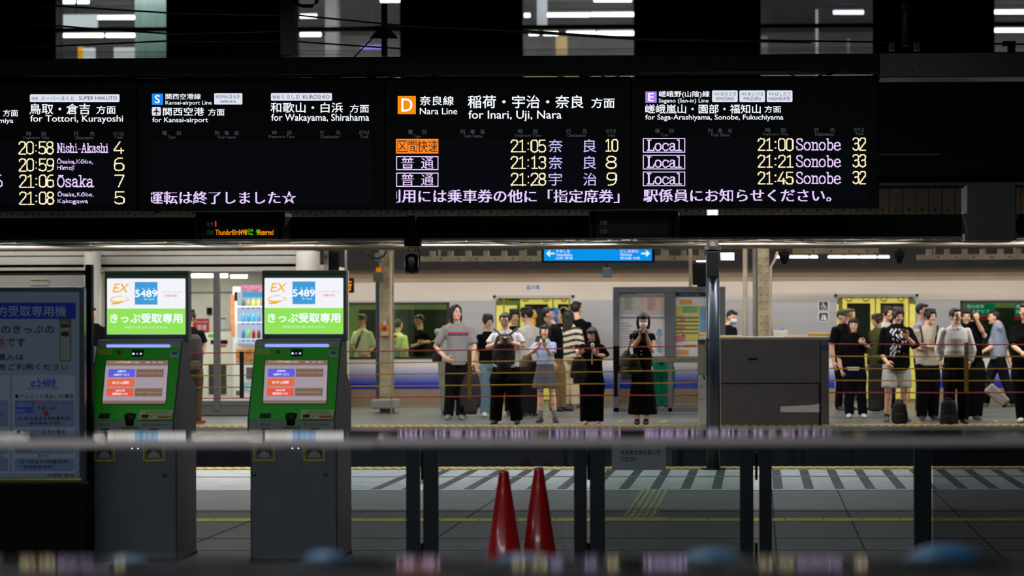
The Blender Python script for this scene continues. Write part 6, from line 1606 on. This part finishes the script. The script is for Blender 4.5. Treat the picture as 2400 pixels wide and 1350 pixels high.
    # shoes and socks
    if shoes:
        sm = mat('shoe %d %d %d' % shoes, shoes, .5, noise=.1, scale=12)
        for hip, knee, ank, fdv in legs:
            sd = Vector((fdv.y, -fdv.x, 0)); bz = base_z if not seated else ank.z - .075 * s
            gr = Vector((ank.x, ank.y, bz)); v, f = [], []
            ring_loft(v, f, [(gr - fdv * .07 * s + Uz * .04 * s, sd * .02 * s, Uz * .03 * s), (gr - fdv * .05 * s + Uz * .045 * s, sd * .038 * s, Uz * .043 * s), (gr + fdv * .02 * s + Uz * .05 * s, sd * .042 * s, Uz * .048 * s), (gr + fdv * .1 * s + Uz * .036 * s, sd * .048 * s, Uz * .034 * s), (gr + fdv * .165 * s + Uz * .028 * s, sd * .042 * s, Uz * .026 * s), (gr + fdv * .2 * s + Uz * .022 * s, sd * .02 * s, Uz * .016 * s)], 12)
            v = [Vector((p.x, p.y, max(p.z, bz + .002))) for p in v]
            so = soft('shoe', v, f, [sm, mat('pale sole', (190, 188, 184), .6, noise=.05)], root, .011, 2, (lambda c, bz=bz: (c[:, 2] < bz + .018).astype(int)) if sum(shoes) > 60 else None)
    if socks:
        for hip, knee, ank, fdv in legs:
            v, f = [], []; limb(v, f, [ank + (knee - ank).normalized() * (.15 if female else .05) * s, ank - Uz * .02], [.048 * s if female else .043 * s, .04 * s], 14, False)
            soft('sock', v, f, [mat('cloth %d %d %d' % socks, socks, .9, noise=.1, scale=9)], root, .011, 1)
    return dict(root=root, Y=Y, s=s, hc=hc, L=L, V=V, S=S, Fw=Fw, AR=AR, H=H, hs=hs, hf=hf, hu=hu, k=k)


def mask_on(p, m=None):
    v, f = [], []; L, k = p['L'], p['k']
    ring_loft(v, f, [(L(0, .03, -.095), p['hs'] * .045 * k, p['hf'] * .052 * k), (L(0, .04, -.06), p['hs'] * .062 * k, p['hf'] * .07 * k), (L(0, .038, -.02), p['hs'] * .066 * k, p['hf'] * .072 * k), (L(0, .036, -.008), p['hs'] * .055 * k, p['hf'] * .068 * k)])
    soft('face_mask', v, f, [mat('white face mask', (216, 218, 222), .8, noise=.04)], p['root'], .009, 2)


def glasses_on(p):
    L, k = p['L'], p['k']; mb = MB(); m = mat('dark spectacle frame', (24, 22, 22), .4)
    for q in (-1, 1):
        pts = [L(.033 * q + .021 * math.cos(t), .1, .004 + .014 * math.sin(t)) for t in np.linspace(0, 2 * math.pi, 13)]
        mb.tube(pts, .0022, m, 5, caps=False); mb.tube([L(.054 * q, .098, .008), L(.078 * q, .0, .008)], .0022, m, 5)
    mb.tube([L(-.012, .102, .006), L(.012, .102, .006)], .0022, m, 5); mb.build('spectacles', p['root'])


def phone(label, px, py, Y, tilt=30, face=0, c=(24, 24, 28)):
    o = P(px, py, Y); mb = MB(); w_, h_, t = .037, .075, .005
    mb.box(-w_, w_, -t, t, -h_, h_, mat('phone case %d %d %d' % c, c, .3, noise=.05)); ob = mb.build('phone', bevel=.004)
    ob.location = o; ob.rotation_euler = (math.radians(tilt), 0, math.radians(face)); tag(ob, label, 'phone')
    me = ob.data; me.transform(Matrix.Translation((0, 0, -h_)))
    s_ = MB(); s_.quad([(-w_ + .003, t + .001, -h_ + .006), (w_ - .003, t + .001, -h_ + .006), (w_ - .003, t + .001, h_ - .006), (-w_ + .003, t + .001, h_ - .006)], glow('lit phone screen', (150, 170, 190), .5))
    so = s_.build('screen', None); so.location = (0, 0, 0); so.data.transform(Matrix.Translation((0, t + .001, -h_ + .006))); so.parent = ob
    return ob


def bag(name, label, cat, pts, rad, c, Y, flat=.6, strap=None, vox=.012, pocket=True):
    """a soft bag: loft of pixel points with half widths in pixels"""
    s = Y / FPX; v, f = [], []
    rings = [(P(x, y, Y), Vector((r * s, 0, 0)), Vector((0, r * s * flat, 0))) for (x, y), r in zip(pts, rad)]
    ring_loft(v, f, rings)
    m = mat('bag cloth %d %d %d' % c, tuple(int(q * .7) for q in c), .8, noise=.2, scale=10, bump=.3)
    o = thing(name, label, cat, P(pts[-1][0], pts[-1][1], Y)); soft('bag_body', v, f, [m], o, vox, 3)
    if strap:
        mb = MB(); mb.tube([P(x, y, Y - d) for x, y, d in strap], .014, m, 8); mb.build('strap', o, smooth=True)
    if pocket:
        i = len(pts) // 2 + (1 if len(pts) > 4 else 0); x, y = pts[i]; r = rad[i]
        v, f = [], []; ring_loft(v, f, [(P(x, y - r * .7, Y - r * s * flat * .75), Vector((r * .62 * s, 0, 0)), Vector((0, .03, 0))), (P(x, y + r * .5, Y - r * s * flat * .8), Vector((r * .7 * s, 0, 0)), Vector((0, .045, 0))), (P(x, y + r * .8, Y - r * s * flat * .7), Vector((r * .6 * s, 0, 0)), Vector((0, .03, 0)))])
        soft('front_pocket', v, f, [m], o, vox, 2)
    return o
C = lambda *a: a
# ------------------------------------------------------------------ middle group on the far platform
def chest_band(x, y, z):
    m = np.zeros(len(x), int); m[(y > .02) & (np.abs(x) < .15) & (z > 1.265) & (z < 1.285)] = 1; m[(y > .02) & (np.abs(x) < .15) & (z > 1.225) & (z <= 1.265)] = 2; return m
RS = mat('red chest print', (190, 50, 66), .8, noise=.2, scale=30); NS = mat('navy chest print', (58, 60, 76), .8, noise=.3, scale=30)
pA = person('person in a grey shirt with red chest print looking up', 1074, 983, 712, 12, 1.0, dict(c=(136, 136, 138), hem=.47, loose=1.02, pattern=chest_band, mats=[RS, NS], sl=.85), dict(k='trousers', c=(12, 14, 17), loose=1.1), (104, 104, 104), 'shag', arms={'l': ((1021, 812, .02), (1043, 838, .12), .4, (1058, 848, .14)), 'r': ((1112, 812, 0), (1108, 847, .06), 1.1)}, look=-8, hface=38, feet=((1052, 975, 0), (1080, 975, 20)), head=(1068, 734))
o = bag('backpack', 'black and brown backpack hanging from the hand of the person in grey', 'backpack', [(1107, 868), (1106, 880), (1103, 905), (1102, 930), (1103, 952), (1103, 960)], [8, 17, 24, 26, 24, 14], (36, 28, 26), pA['Y'] - .1, .5, strap=[(1107, 868, 0), (1103, 858, 0), (1110, 856, 0), (1112, 868, 0)])
mb = MB(); mb.tube([P(1082, 955, pA['Y'] - .1), P(1086, 968, pA['Y'] - .1), P(1095, 981, pA['Y'] - .1)], .008, CABLE, 6); mb.build('loose_strap', o)
pB = person('person in pale green jeans standing hidden behind the grey shirt', 1050, 972, 722, 15, .8, dict(c=(176, 176, 176), hem=.5), dict(k='trousers', c=(128, 136, 122), loose=1.15), (40, 40, 42), 'short', arms={'l': ((1040, 800, -.12), (1052, 834, -.1)), 'r': ((1070, 800, -.1), (1068, 838, -.1))}, feet=((1045, 972, 0), (1056, 970, 10)), head=(1072, 744))
bag('camera_bag', 'small black camera bag at the hip of the person in grey', 'bag', [(1026, 827), (1025, 835), (1024, 846), (1026, 850)], [9, 12, 12, 8], (18, 19, 20), pA['Y'] + .12, .7, pocket=False)
pC = person('person with a black bob in a black top and light blue jeans, looking down', 1143, 976, 738, 28, .92, dict(c=(8, 9, 11), hem=.52), dict(k='trousers', c=(112, 140, 156), loose=1.15), (206, 206, 204), 'mop', arms={'l': 'down', 'r': 'down'}, look=14, hface=40, feet=((1136, 977, 10), (1152, 975, 10)), female=True)
pD = person('person in glasses and white shirt with a black backpack on the chest', 1187, 994, 730, -4, 1.16, dict(c=(196, 194, 198), hem=.5, sl=.72, collar=True, loose=1.02), dict(k='trousers', c=(7, 8, 9), loose=1.42, waist=.62), (18, 18, 20), 'receding', arms={'l': ((1143, 814, .05), (1173, 803, .3), .9, (1184, 797, .36)), 'r': ((1226, 812, .05), (1198, 803, .3), .9, (1186, 798, .36))}, look=18, head=(1184, 752), feet=((1162, 991, -8), (1212, 991, 8)))
glasses_on(pD)
bpk = bag('chest_backpack', 'black backpack worn on the chest of the person with glasses', 'backpack', [(1183, 783), (1182, 790), (1181, 812), (1181, 836), (1181, 852), (1181, 856)], [13, 20, 26, 28, 26, 18], (20, 24, 30), pD['Y'] - .24, .42, strap=[(1158, 771, -.14), (1166, 777, -.02), (1173, 785, .0), (1180, 793, .02)])
mb = MB(); mb.tube([P(x, y, pD['Y'] - .24 - d) for x, y, d in ((1212, 771, -.14), (1203, 777, -.02), (1195, 785, .0), (1187, 793, .02))], .02, mat('bag cloth 20 24 30', (0, 0, 0)), 8); mb.build('strap', bpk, smooth=True)
phone('dark phone held over the chest backpack by the person with glasses', 1184, 801, pD['Y'] - .4, 40)
pE = person('person with black hair and a plain face half hidden behind the chest backpack wearer', 1206, 972, 724, 20, .95, dict(c=(16, 17, 19), hem=.5), dict(k='trousers', c=(15, 15, 17)), (30, 30, 32), 'mop', look=10, head=(1206, 742))
pF = person('person in a white polo shirt and olive trousers seen from behind', 1240, 977, 719, 205, 1.05, dict(c=(188, 186, 182), hem=.5, sl=.9), dict(k='trousers', c=(28, 27, 22), loose=1.15), (34, 40, 62), 'mop', hface=-100, look=6, feet=((1232, 976, 200), (1246, 974, 160)), head=(1233, 738))
pG = person('person in profile wearing a navy shirt and khaki trousers', 1302, 964, 719, 80, 1.05, dict(c=(13, 15, 23), hem=.5, sleeve='short', sl=.9), dict(k='trousers', c=(128, 106, 74), loose=1.2), (18, 18, 20), 'short', hface=88, look=4, head=(1286, 737), feet=((1298, 961, 60), (1316, 960, 90)))
pH = person('person with a bright blue hood beside the open train door', 1309, 951, 720, 110, .98, dict(c=(15, 16, 22), hem=.5, sleeve='long'), dict(k='trousers', c=(60, 62, 70)), (24, 24, 26), 'none', hface=100, head=(1303, 738))
v, f = [], []; L, k = pH['L'], pH['k']
blob3(v, f, L(0, -.03, .02), pH['hs'] * .092 * k, pH['hf'] * .1 * k, pH['hu'] * .112 * k); limb(v, f, [L(0, -.04, -.04), L(0, -.03, -.14)], [.08 * k, .085 * k])
soft('hood', v, f, [mat('bright blue hood', (28, 104, 190), .8, noise=.08)], pH['root'], .012, 2)
pI = person('person with a dark bob in a light blue school shirt, grey skirt and grey socks', 1278, 990, 757, 6, .9, dict(c=(150, 166, 200), hem=.58, sl=.8, collar=True, loose=1.0), dict(k='skirt', c=(84, 84, 90), hem=.345, flare=1.5, waist=.62), (16, 16, 18), 'bob', arms={'l': ((1240, 830, .03), (1264, 812, .26), .9, (1264, 797, .3)), 'r': ((1294, 832, .03), (1277, 812, .26), .9, (1273, 798, .32))}, look=8, hface=-14, female=True, feet=((1268, 985, -14), (1301, 985, 16)), socks=(120, 122, 122), head=(1278, 776))
phone('silver phone held up by the person in the school shirt', 1261, 794, pI['Y'] - .36, 50, 20, (120, 122, 126))
mb = MB(); c = P(1274.5, 803, pI['Y'] - .35); mb.lathe(c, [(.022, 0), (.03, .06), (.03, .065)], mat('green paper cup', (20, 150, 76), .5, noise=.05), 16); o = mb.build('paper_cup', smooth=True); tag(o, 'green paper cup at the mouth of the person in the school shirt', 'cup')
bag('shoulder_bag', 'brown shoulder bag at the elbow of the person in the school shirt', 'bag', [(1236, 832), (1234, 845), (1230, 860), (1231, 868)], [10, 15, 16, 10], (112, 96, 76), pI['Y'] + .1, .6, pocket=False)
pJ = person('person all in black with wide trousers, eating an ice cream', 1389, 995, 762, -6, .98, dict(c=(8, 8, 9), hem=.46, sl=1.05, loose=1.12), dict(k='trousers', c=(7, 8, 9), loose=1.5, waist=.6), (200, 150, 156), 'long', arms={'l': ((1352, 820, .06), (1357, 828, .26), .9, (1366, 824, .34)), 'r': ((1421, 835, 0), (1400, 832, .22), 1.1, (1390, 822, .28))}, look=24, hface=-24, female=True, feet=((1373, 992, 0), (1402, 992, 0)), head=(1388, 784))
o = thing('ice_cream', 'white ice cream cone held by the person all in black', 'ice cream', P(1389, 826, pJ['Y'] - .32))
c = P(1389, 826, pJ['Y'] - .32); mb = MB(); mb.lathe(c, [(.008, 0), (.026, .085), (.027, .09)], mat('pale wafer', (214, 190, 150), .7, noise=.1), 14); mb.build('cone', o, smooth=True)
mb = MB(); mb.ball(c + Vector((0, 0, .11)), .032, .032, .036, mat('white ice cream', (224, 220, 212), .5, noise=.04)); mb.build('scoop', o, smooth=True)
mb = MB(); mb.bpx(1386, 826, 1389, 854, pJ['Y'] - .3, .006, mat('white tissue', (206, 200, 198), .8, noise=.05)); o = mb.build('paper_tissue'); tag(o, 'thin white tissue hanging under the ice cream', 'tissue')
bag('handbag', 'black handbag hanging from the forearm of the ice cream eater', 'bag', [(1357, 836), (1357, 846), (1356, 868), (1356, 884), (1356, 888)], [8, 17, 20, 20, 14], (16, 17, 19), pJ['Y'] - .18, .45, strap=[(1352, 838, 0), (1354, 828, .02), (1362, 828, .02), (1366, 838, 0)])
def stripes(x, y, z): return ((np.sin((z + .02 * np.sin(x * 14)) * 62) > .25)).astype(int)
pK = person('person with long dark hair in a black and white striped top, seen from behind', 1337, 957, 722, 178, .92, dict(c=(196, 190, 170), hem=.5, pattern=stripes, mats=[mat('black stripe', (26, 26, 28), .85, noise=.1)], sl=.9), dict(k='trousers', c=(186, 172, 146), loose=1.3), (150, 146, 140), 'long', female=True, head=(1331, 744))
pL = person('tall person in a black shirt seen from behind, boarding the train', 1357, 953, 707, 155, 1.05, dict(c=(8, 9, 12), hem=.48, sl=.9), dict(k='trousers', c=(12, 12, 14), loose=1.1), (20, 20, 22), 'short', hface=150, head=(1352, 724))
pM = person('person in a white mask and long black button dress looking at a phone', 1506, 995, 730, 4, .9, dict(c=(7, 8, 9), hem=.56, sleeve='cap'), dict(k='skirt', c=(12, 12, 14), hem=.09, flare=1.45, waist=.66, n='long_skirt'), (16, 16, 18), 'bob', arms={'l': ((1486, 812, .06), (1500, 790, .3), .9, (1507, 783, .34)), 'r': ((1529, 824, .04), (1516, 790, .3), .9, (1510, 783, .34))}, look=16, female=True, feet=((1494, 989, 0), (1515, 989, 0)), head=(1508, 752))
mask_on(pM)
mb = MB()
for y in (823, 831): mb.ball(P(1503, y, pM['Y'] - .145), .009, .006, .009, mat('white plastic', (0, 0, 0)), 8, 5)
mb.build('dress_buttons', pM['root']); pM['root'].children[-1].name = 'button_row'
phone('dark phone held up close by the person in a white mask', 1508, 790, pM['Y'] - .42, 30)
o = bag('tote_bag', 'grey and green shoulder tote worn by the person in a mask', 'bag', [(1470, 820), (1467, 835), (1464, 858), (1468, 874), (1474, 880)], [6, 13, 19, 20, 10], (104, 108, 102), pM['Y'] - .02, .5, strap=[(1472, 824, .02), (1478, 800, .04), (1486, 778, .06), (1490, 775, .02)])
bag('dark_bag', 'dark green bag pressed in front of the grey tote', 'bag', [(1484, 830), (1484, 845), (1487, 870), (1490, 876)], [9, 15, 18, 12], (22, 34, 28), pM['Y'] - .16, .35, pocket=False)
pN = person('person in a white mask looking down behind the map stand', 1706, 955, 724, 50, 1.0, dict(c=(16, 18, 23), hem=.5, sleeve='long'), dict(k='trousers', c=(16, 17, 22)), (24, 24, 26), 'short', look=16, head=(1716, 744)); mask_on(pN)
pO = person('person in wide green trousers standing behind the map stand', 1551, 958, 730, 180, .95, dict(c=(170, 176, 172), hem=.52), dict(k='trousers', c=(16, 120, 88), loose=1.75, waist=.6), (30, 30, 32), 'bob', female=True, Y=39.6)
# ------------------------------------------------------------------ group beyond the equipment box
pP = person('person in a black tee with a white hem and navy jeans', 2001, 979, 741, -6, 1.12, dict(c=(8, 8, 9), hem=.5, loose=1.05, sl=1.0), dict(k='trousers', c=(11, 14, 26), loose=1.2), (206, 206, 206), 'bob', arms={'l': ((1966, 838, 0), (1972, 868, .04), .5), 'r': ((2039, 815, .0), (2026, 806, .2), .9, (2018, 800, .24))}, look=0, female=True, feet=((1991, 974, -8), (2022, 974, 8)), head=(2001, 763))
v, f = [], []; V, S, Fw, s = pP['V'], pP['S'], pP['Fw'], pP['s']; ring_loft(v, f, [(V(.465), S * .19 * s, Fw * .142 * s), (V(.52), S * .182 * s, Fw * .136 * s)]); soft('under_shirt', v, f, [mat('white under shirt', (196, 196, 196), .85, noise=.06)], pP['root'], .012, 1)
pQ = person('person in an olive cap and black top behind the black tee', 1976, 962, 719, 40, 1.0, dict(c=(11, 12, 12), hem=.5), dict(k='trousers', c=(15, 16, 19)), (24, 24, 26), 'short', hface=50, look=6, head=(1976, 742))
L, k = pQ['L'], pQ['k']; v, f = [], []; blob3(v, f, L(0, -.01, .055), pQ['hs'] * .088 * k, pQ['hf'] * .1 * k, pQ['hu'] * .075 * k); ring_loft(v, f, [(L(0, .07, .05), pQ['hs'] * .07 * k, pQ['hu'] * .012 * k), (L(0, .15, .035), pQ['hs'] * .055 * k, pQ['hu'] * .008 * k)]); soft('cap', v, f, [mat('olive cap cloth', (56, 54, 36), .85, noise=.1)], pQ['root'], .011, 2)
pR = person('person in an olive jacket looking down beside the open train door', 2058, 962, 731, -55, 1.0, dict(c=(70, 72, 40), hem=.46, sleeve='long'), dict(k='trousers', c=(18, 19, 18)), (28, 28, 28), 'mop', hairm=HAIRBR, hface=-60, look=14, head=(2055, 752))
def print_(x, y, z):
    return ((y > .03) & (np.abs(x) < .12) & (z > .93) & (z < 1.36) & (np.sin(x * 60 + 3 * np.sin(z * 21)) * np.sin(z * 38 + 2 * np.sin(x * 40)) > .35)).astype(int)
pS = person('person in a black tee with a white print and pale shorts, reading a phone', 2102, 989, 714, 10, 1.1, dict(c=(8, 8, 9), hem=.44, loose=1.1, sl=1.05, pattern=print_, mats=[mat('white shirt print', (184, 184, 190), .85, noise=.15)]), dict(k='shorts', c=(178, 176, 172), loose=1.05, len=.97), (60, 62, 62), 'mop', hairm=HAIRBR, arms={'l': ((2066, 828, 0), (2078, 848, .12), .7), 'r': ((2146, 812, .06), (2127, 792, .3), .5, (2119, 784, .34))}, look=14, hface=24, feet=((2078, 982, -4), (2120, 980, 20)), socks=(30, 30, 32), head=(2104, 740))
phone('dark phone held flat by the person in the printed tee', 2119, 776, pS['Y'] - .4, 70, -30)
o = bag('floor_backpack', 'black backpack standing on the platform by the pale shorts wearer', 'backpack', [(2108, 942), (2108, 948), (2108, 965), (2109, 982), (2109, 992)], [9, 15, 19, 20, 17], (14, 15, 16), G(2108, 993).y, .6, strap=[(2100, 944, 0), (2104, 938, .02), (2112, 938, .02), (2115, 944, 0)])
pT = person('person in a grey white tee standing behind the printed tee', 2076, 958, 716, 20, 1.05, dict(c=(176, 180, 180), hem=.5), dict(k='trousers', c=(19, 20, 24)), (28, 28, 30), 'mop', hface=40, head=(2080, 734))
pU = person('person in a lilac shirt with head turned away behind the crossed arms', 2161, 966, 711, 60, 1.0, dict(c=(176, 172, 200), hem=.5), dict(k='trousers', c=(18, 19, 24)), (28, 28, 30), 'short', hface=70, head=(2163, 729))
pV = person('person in a beige tee with black backpack straps and folded arms', 2174, 985, 720, 22, 1.0, dict(c=(176, 166, 150), hem=.48, loose=1.08, sl=.75), dict(k='trousers', c=(8, 9, 10), loose=1.25), (40, 40, 42), 'mop', arms={'l': ((2143, 814, .04), (2172, 818, .22), .5, (2190, 814, .2)), 'r': ((2203, 812, .04), (2176, 812, .24), .5, (2160, 814, .22))}, look=4, hface=40, feet=((2160, 980, 0), (2188, 979, 20)), head=(2180, 742))
wbp = bag('worn_backpack', 'black backpack worn by the person with folded arms', 'backpack', [(2174, 772), (2174, 782), (2174, 810), (2174, 840), (2174, 846)], [16, 23, 26, 25, 18], (18, 18, 20), pV['Y'] + .3, .3, strap=[(2156, 764, .34), (2158, 772, .41), (2161, 790, .455), (2162, 812, .46)], pocket=False)
mb = MB(); mb.tube([P(x, y, pV['Y'] + .3 - d) for x, y, d in ((2198, 764, .34), (2197, 772, .41), (2194, 790, .455), (2192, 812, .46))], .018, mat('bag cloth 18 18 20', (0, 0, 0)), 8); mb.build('strap', wbp, smooth=True)
pW = person('person in a white dress shirt and navy trousers standing by the spacer strap', 2240, 993, 717, 12, 1.08, dict(c=(204, 200, 198), hem=.575, sleeve='long', collar=True, loose=1.02), dict(k='trousers', c=(14, 15, 20), loose=1.2, waist=.605), (18, 18, 20), 'receding', arms={'l': ((2198, 820, 0), (2203, 844, .04), .4), 'r': ((2281, 822, 0), (2275, 846, .04), .4)}, hface=28, feet=((2222, 990, 0), (2258, 989, 10)), head=(2240, 742))
o = bag('navy_bag', 'dark navy bag standing at the feet of the white dress shirt wearer', 'bag', [(2222, 938), (2223, 945), (2224, 968), (2224, 990), (2224, 994)], [13, 18, 21, 23, 20], (20, 22, 44), G(2222, 994).y - .28, .5, strap=[(2214, 944, 0), (2217, 934, .02), (2227, 934, .02), (2232, 944, 0)])
pX = person('person in black with a raised fist behind the white dress shirt', 2278, 984, 708, 14, .98, dict(c=(9, 9, 11), hem=.5, sl=.7), dict(k='trousers', c=(7, 8, 9), loose=1.5), (46, 44, 42), 'mop', arms={'l': 'down', 'r': ((2308, 788, .06), (2290, 752, .16), 1.3, (2288, 740, .18))}, look=4, hface=-10, feet=((2262, 979, 0), (2286, 981, 10)), head=(2266, 742))
pY = person('person in a blue grey shirt striding past with a silver suitcase', 2340, 953, 716, -88, 1.0, dict(c=(140, 150, 172), hem=.47, sl=.85, loose=1.06), dict(k='trousers', c=(18, 20, 30), loose=1.15), (176, 174, 172), 'short', hface=-90, look=2, arms={'l': ((2322, 814, .1), (2304, 824, .14), .9), 'r': ((2358, 820, -.05), (2367, 850, -.02), .9)}, feet=((2308, 950, -90), (2376, 950, -90)), head=(2329, 744))
o = thing('suitcase', 'silver grey suitcase tilted on its wheels beyond the black trousers', 'suitcase', P(2350, 950, pY['Y'] - .35))
Yc_ = pY['Y'] - .35; SU = mat('silver grey suitcase shell', (150, 148, 142), .4, .2, noise=.08, scale=6)
q = [(2304, 916), (2326, 897), (2368, 938), (2350, 953)]
mb = MB(); mb.add([P(x, y, Yc_) for x, y in q] + [P(x, y, Yc_ + .25) for x, y in q], [(0, 1, 2, 3), (7, 6, 5, 4), (0, 4, 5, 1), (1, 5, 6, 2), (2, 6, 7, 3), (3, 7, 4, 0)], SU); mb.build('shell', o, bevel=.03)
mb = MB()
for t in (.2, .4, .6, .8):
    a = P(q[0][0] + (q[1][0] - q[0][0]) * t, q[0][1] + (q[1][1] - q[0][1]) * t, Yc_ - .006); b = P(q[3][0] + (q[2][0] - q[3][0]) * t, q[3][1] + (q[2][1] - q[3][1]) * t, Yc_ - .006); mb.tube([a.lerp(b, .06), a.lerp(b, .94)], .008, SU, 6)
mb.build('rib', o)
mb = MB(); mb.tube([P(2312, 905, Yc_ + .12), P(2296, 884, Yc_ + .12), P(2306, 874, Yc_ + .12), P(2324, 896, Yc_ + .12)], .008, STEEL, 8); mb.build('pull_handle', o)
for x, y in ((2353, 951), (2366, 942)): mb = MB(); c = P(x, y, Yc_ + .1); mb.tube([c - Vector((0, .02, 0)), c + Vector((0, .02, 0))], .03, BLACKM, 14); mb.build('wheel', o)
pZ = person('person in black with white sneakers beyond the tilted suitcase', 2404, 990, 712, -30, 1.15, dict(c=(8, 8, 9), hem=.5, loose=1.1, sl=.9), dict(k='trousers', c=(7, 8, 9), loose=1.3), (200, 198, 194), 'short', arms={'l': ((2376, 812, .1), (2394, 826, .28), .6), 'r': 'down'}, feet=((2395, 985, -20), (2420, 984, -10)))
bag('black_suitcase', 'tall black suitcase standing behind the black tee wearer', 'suitcase', [(2052, 852), (2052, 858), (2052, 900), (2052, 950), (2052, 962)], [12, 17, 18, 18, 16], (18, 19, 22), 37.6, .5, strap=[(2047, 853, 0), (2047, 842, 0), (2057, 842, 0), (2057, 853, 0)])
# ------------------------------------------------------------------ two people near the shop
p1_ = person('person in a black tee holding a teal bag beside the black square post', 219, 984, 714, 30, 1.15, dict(c=(11, 12, 13), hem=.5, sl=.9), dict(k='trousers', c=(22, 23, 25)), (30, 30, 30), 'short', hface=50, arms={'l': 'down', 'r': ((238, 822, .02), (228, 836, .2), .9)}, head=(213, 738))
bag('teal_bag', 'teal and red bag held by the person beside the black post', 'bag', [(222, 812), (220, 818), (218, 845), (219, 862)], [6, 12, 18, 14], (70, 120, 140), p1_['Y'] - .25, .5, pocket=False)
p2_ = person('person seen from behind with a grey maroon backpack in front of the shop', 446, 993, 722, 165, 1.05, dict(c=(9, 10, 11), hem=.5, sl=.8), dict(k='trousers', c=(84, 68, 52), loose=1.15), (170, 60, 30), 'mop', hface=150, arms={'l': 'down', 'r': ((478, 810, .05), (470, 842, .1), .6)}, head=(443, 744))
bag('grey_backpack', 'grey and maroon backpack on the person in front of the shop', 'backpack', [(455, 784), (456, 794), (458, 825), (458, 858), (456, 864)], [10, 16, 19, 18, 10], (96, 84, 86), p2_['Y'] - .2, .5)
# ------------------------------------------------------------------ passengers inside the train
def rider(label, px, ty, face, top, hair='short', dy=.9, **kw):
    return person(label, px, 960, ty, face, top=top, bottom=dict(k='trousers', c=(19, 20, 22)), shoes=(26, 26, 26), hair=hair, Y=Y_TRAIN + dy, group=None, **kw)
r1 = rider('passenger in a grey cap and white shirt with a strap bag behind the train window', 850, 722, -30, dict(c=(206, 210, 176), hem=.48, sl=.9), look=6, arms={'l': ((826, 812, 0), (848, 826, .18), .8), 'r': ((876, 812, 0), (862, 828, .2), .8)}, H=1.72)
L, k = r1['L'], r1['k']; v, f = [], []; blob3(v, f, L(0, -.005, .05), r1['hs'] * .088 * k, r1['hf'] * .1 * k, r1['hu'] * .075 * k); ring_loft(v, f, [(L(0, .07, .045), r1['hs'] * .07 * k, r1['hu'] * .012 * k), (L(0, .15, .03), r1['hs'] * .055 * k, r1['hu'] * .008 * k)]); soft('cap', v, f, [mat('grey green cap cloth', (84, 92, 76), .85, noise=.1)], r1['root'], .011, 2)
mb = MB(); mb.tube([r1['V'](.81, .06, .07), r1['V'](.74, .04, .14), r1['V'](.62, -.04, .15)], .022, CABLE, 8); o = mb.build('strap_bag'); tag(o, 'dark strap bag across the white shirt of the capped passenger', 'bag')
rider('passenger in a white shirt tinted green turned away behind the train window', 934, 742, 150, dict(c=(190, 204, 130), hem=.48, sl=.9), 'short', dy=1.6, H=1.62)  # white shirt coloured green for the car's yellow-green light
rider('short passenger with black hair low in the train window beside the pillar', 922, 784, 60, dict(c=(110, 150, 160), hem=.48), 'bob', dy=.85, H=1.32)
rider('passenger in a dark tee reading beside the end of the train window', 984, 724, -50, dict(c=(16, 18, 15), hem=.48, sl=.9), 'short', arms={'l': ((966, 812, .05), (984, 806, .25), .7), 'r': ((1012, 800, .05), (992, 802, .25), .7)}, look=10, H=1.7)
rider('bald passenger in a dark shirt standing in the first open door', 1249, 706, 200, dict(c=(24, 23, 18), hem=.48), 'none', dy=.6, skin=(226, 170, 60), H=1.8)  # skin coloured yellow for the light inside the car
rider('tall passenger lit yellow at the edge of the first open door', 1322, 698, 160, dict(c=(33, 31, 22), hem=.48), 'receding', dy=.95, skin=(228, 176, 70), H=1.84)  # yellow car light put into the skin colour
rider('passenger with dark hair and a pale collar just inside the second open door', 1992, 700, 60, dict(c=(160, 180, 150), hem=.48), 'short', dy=1.4, H=1.8)
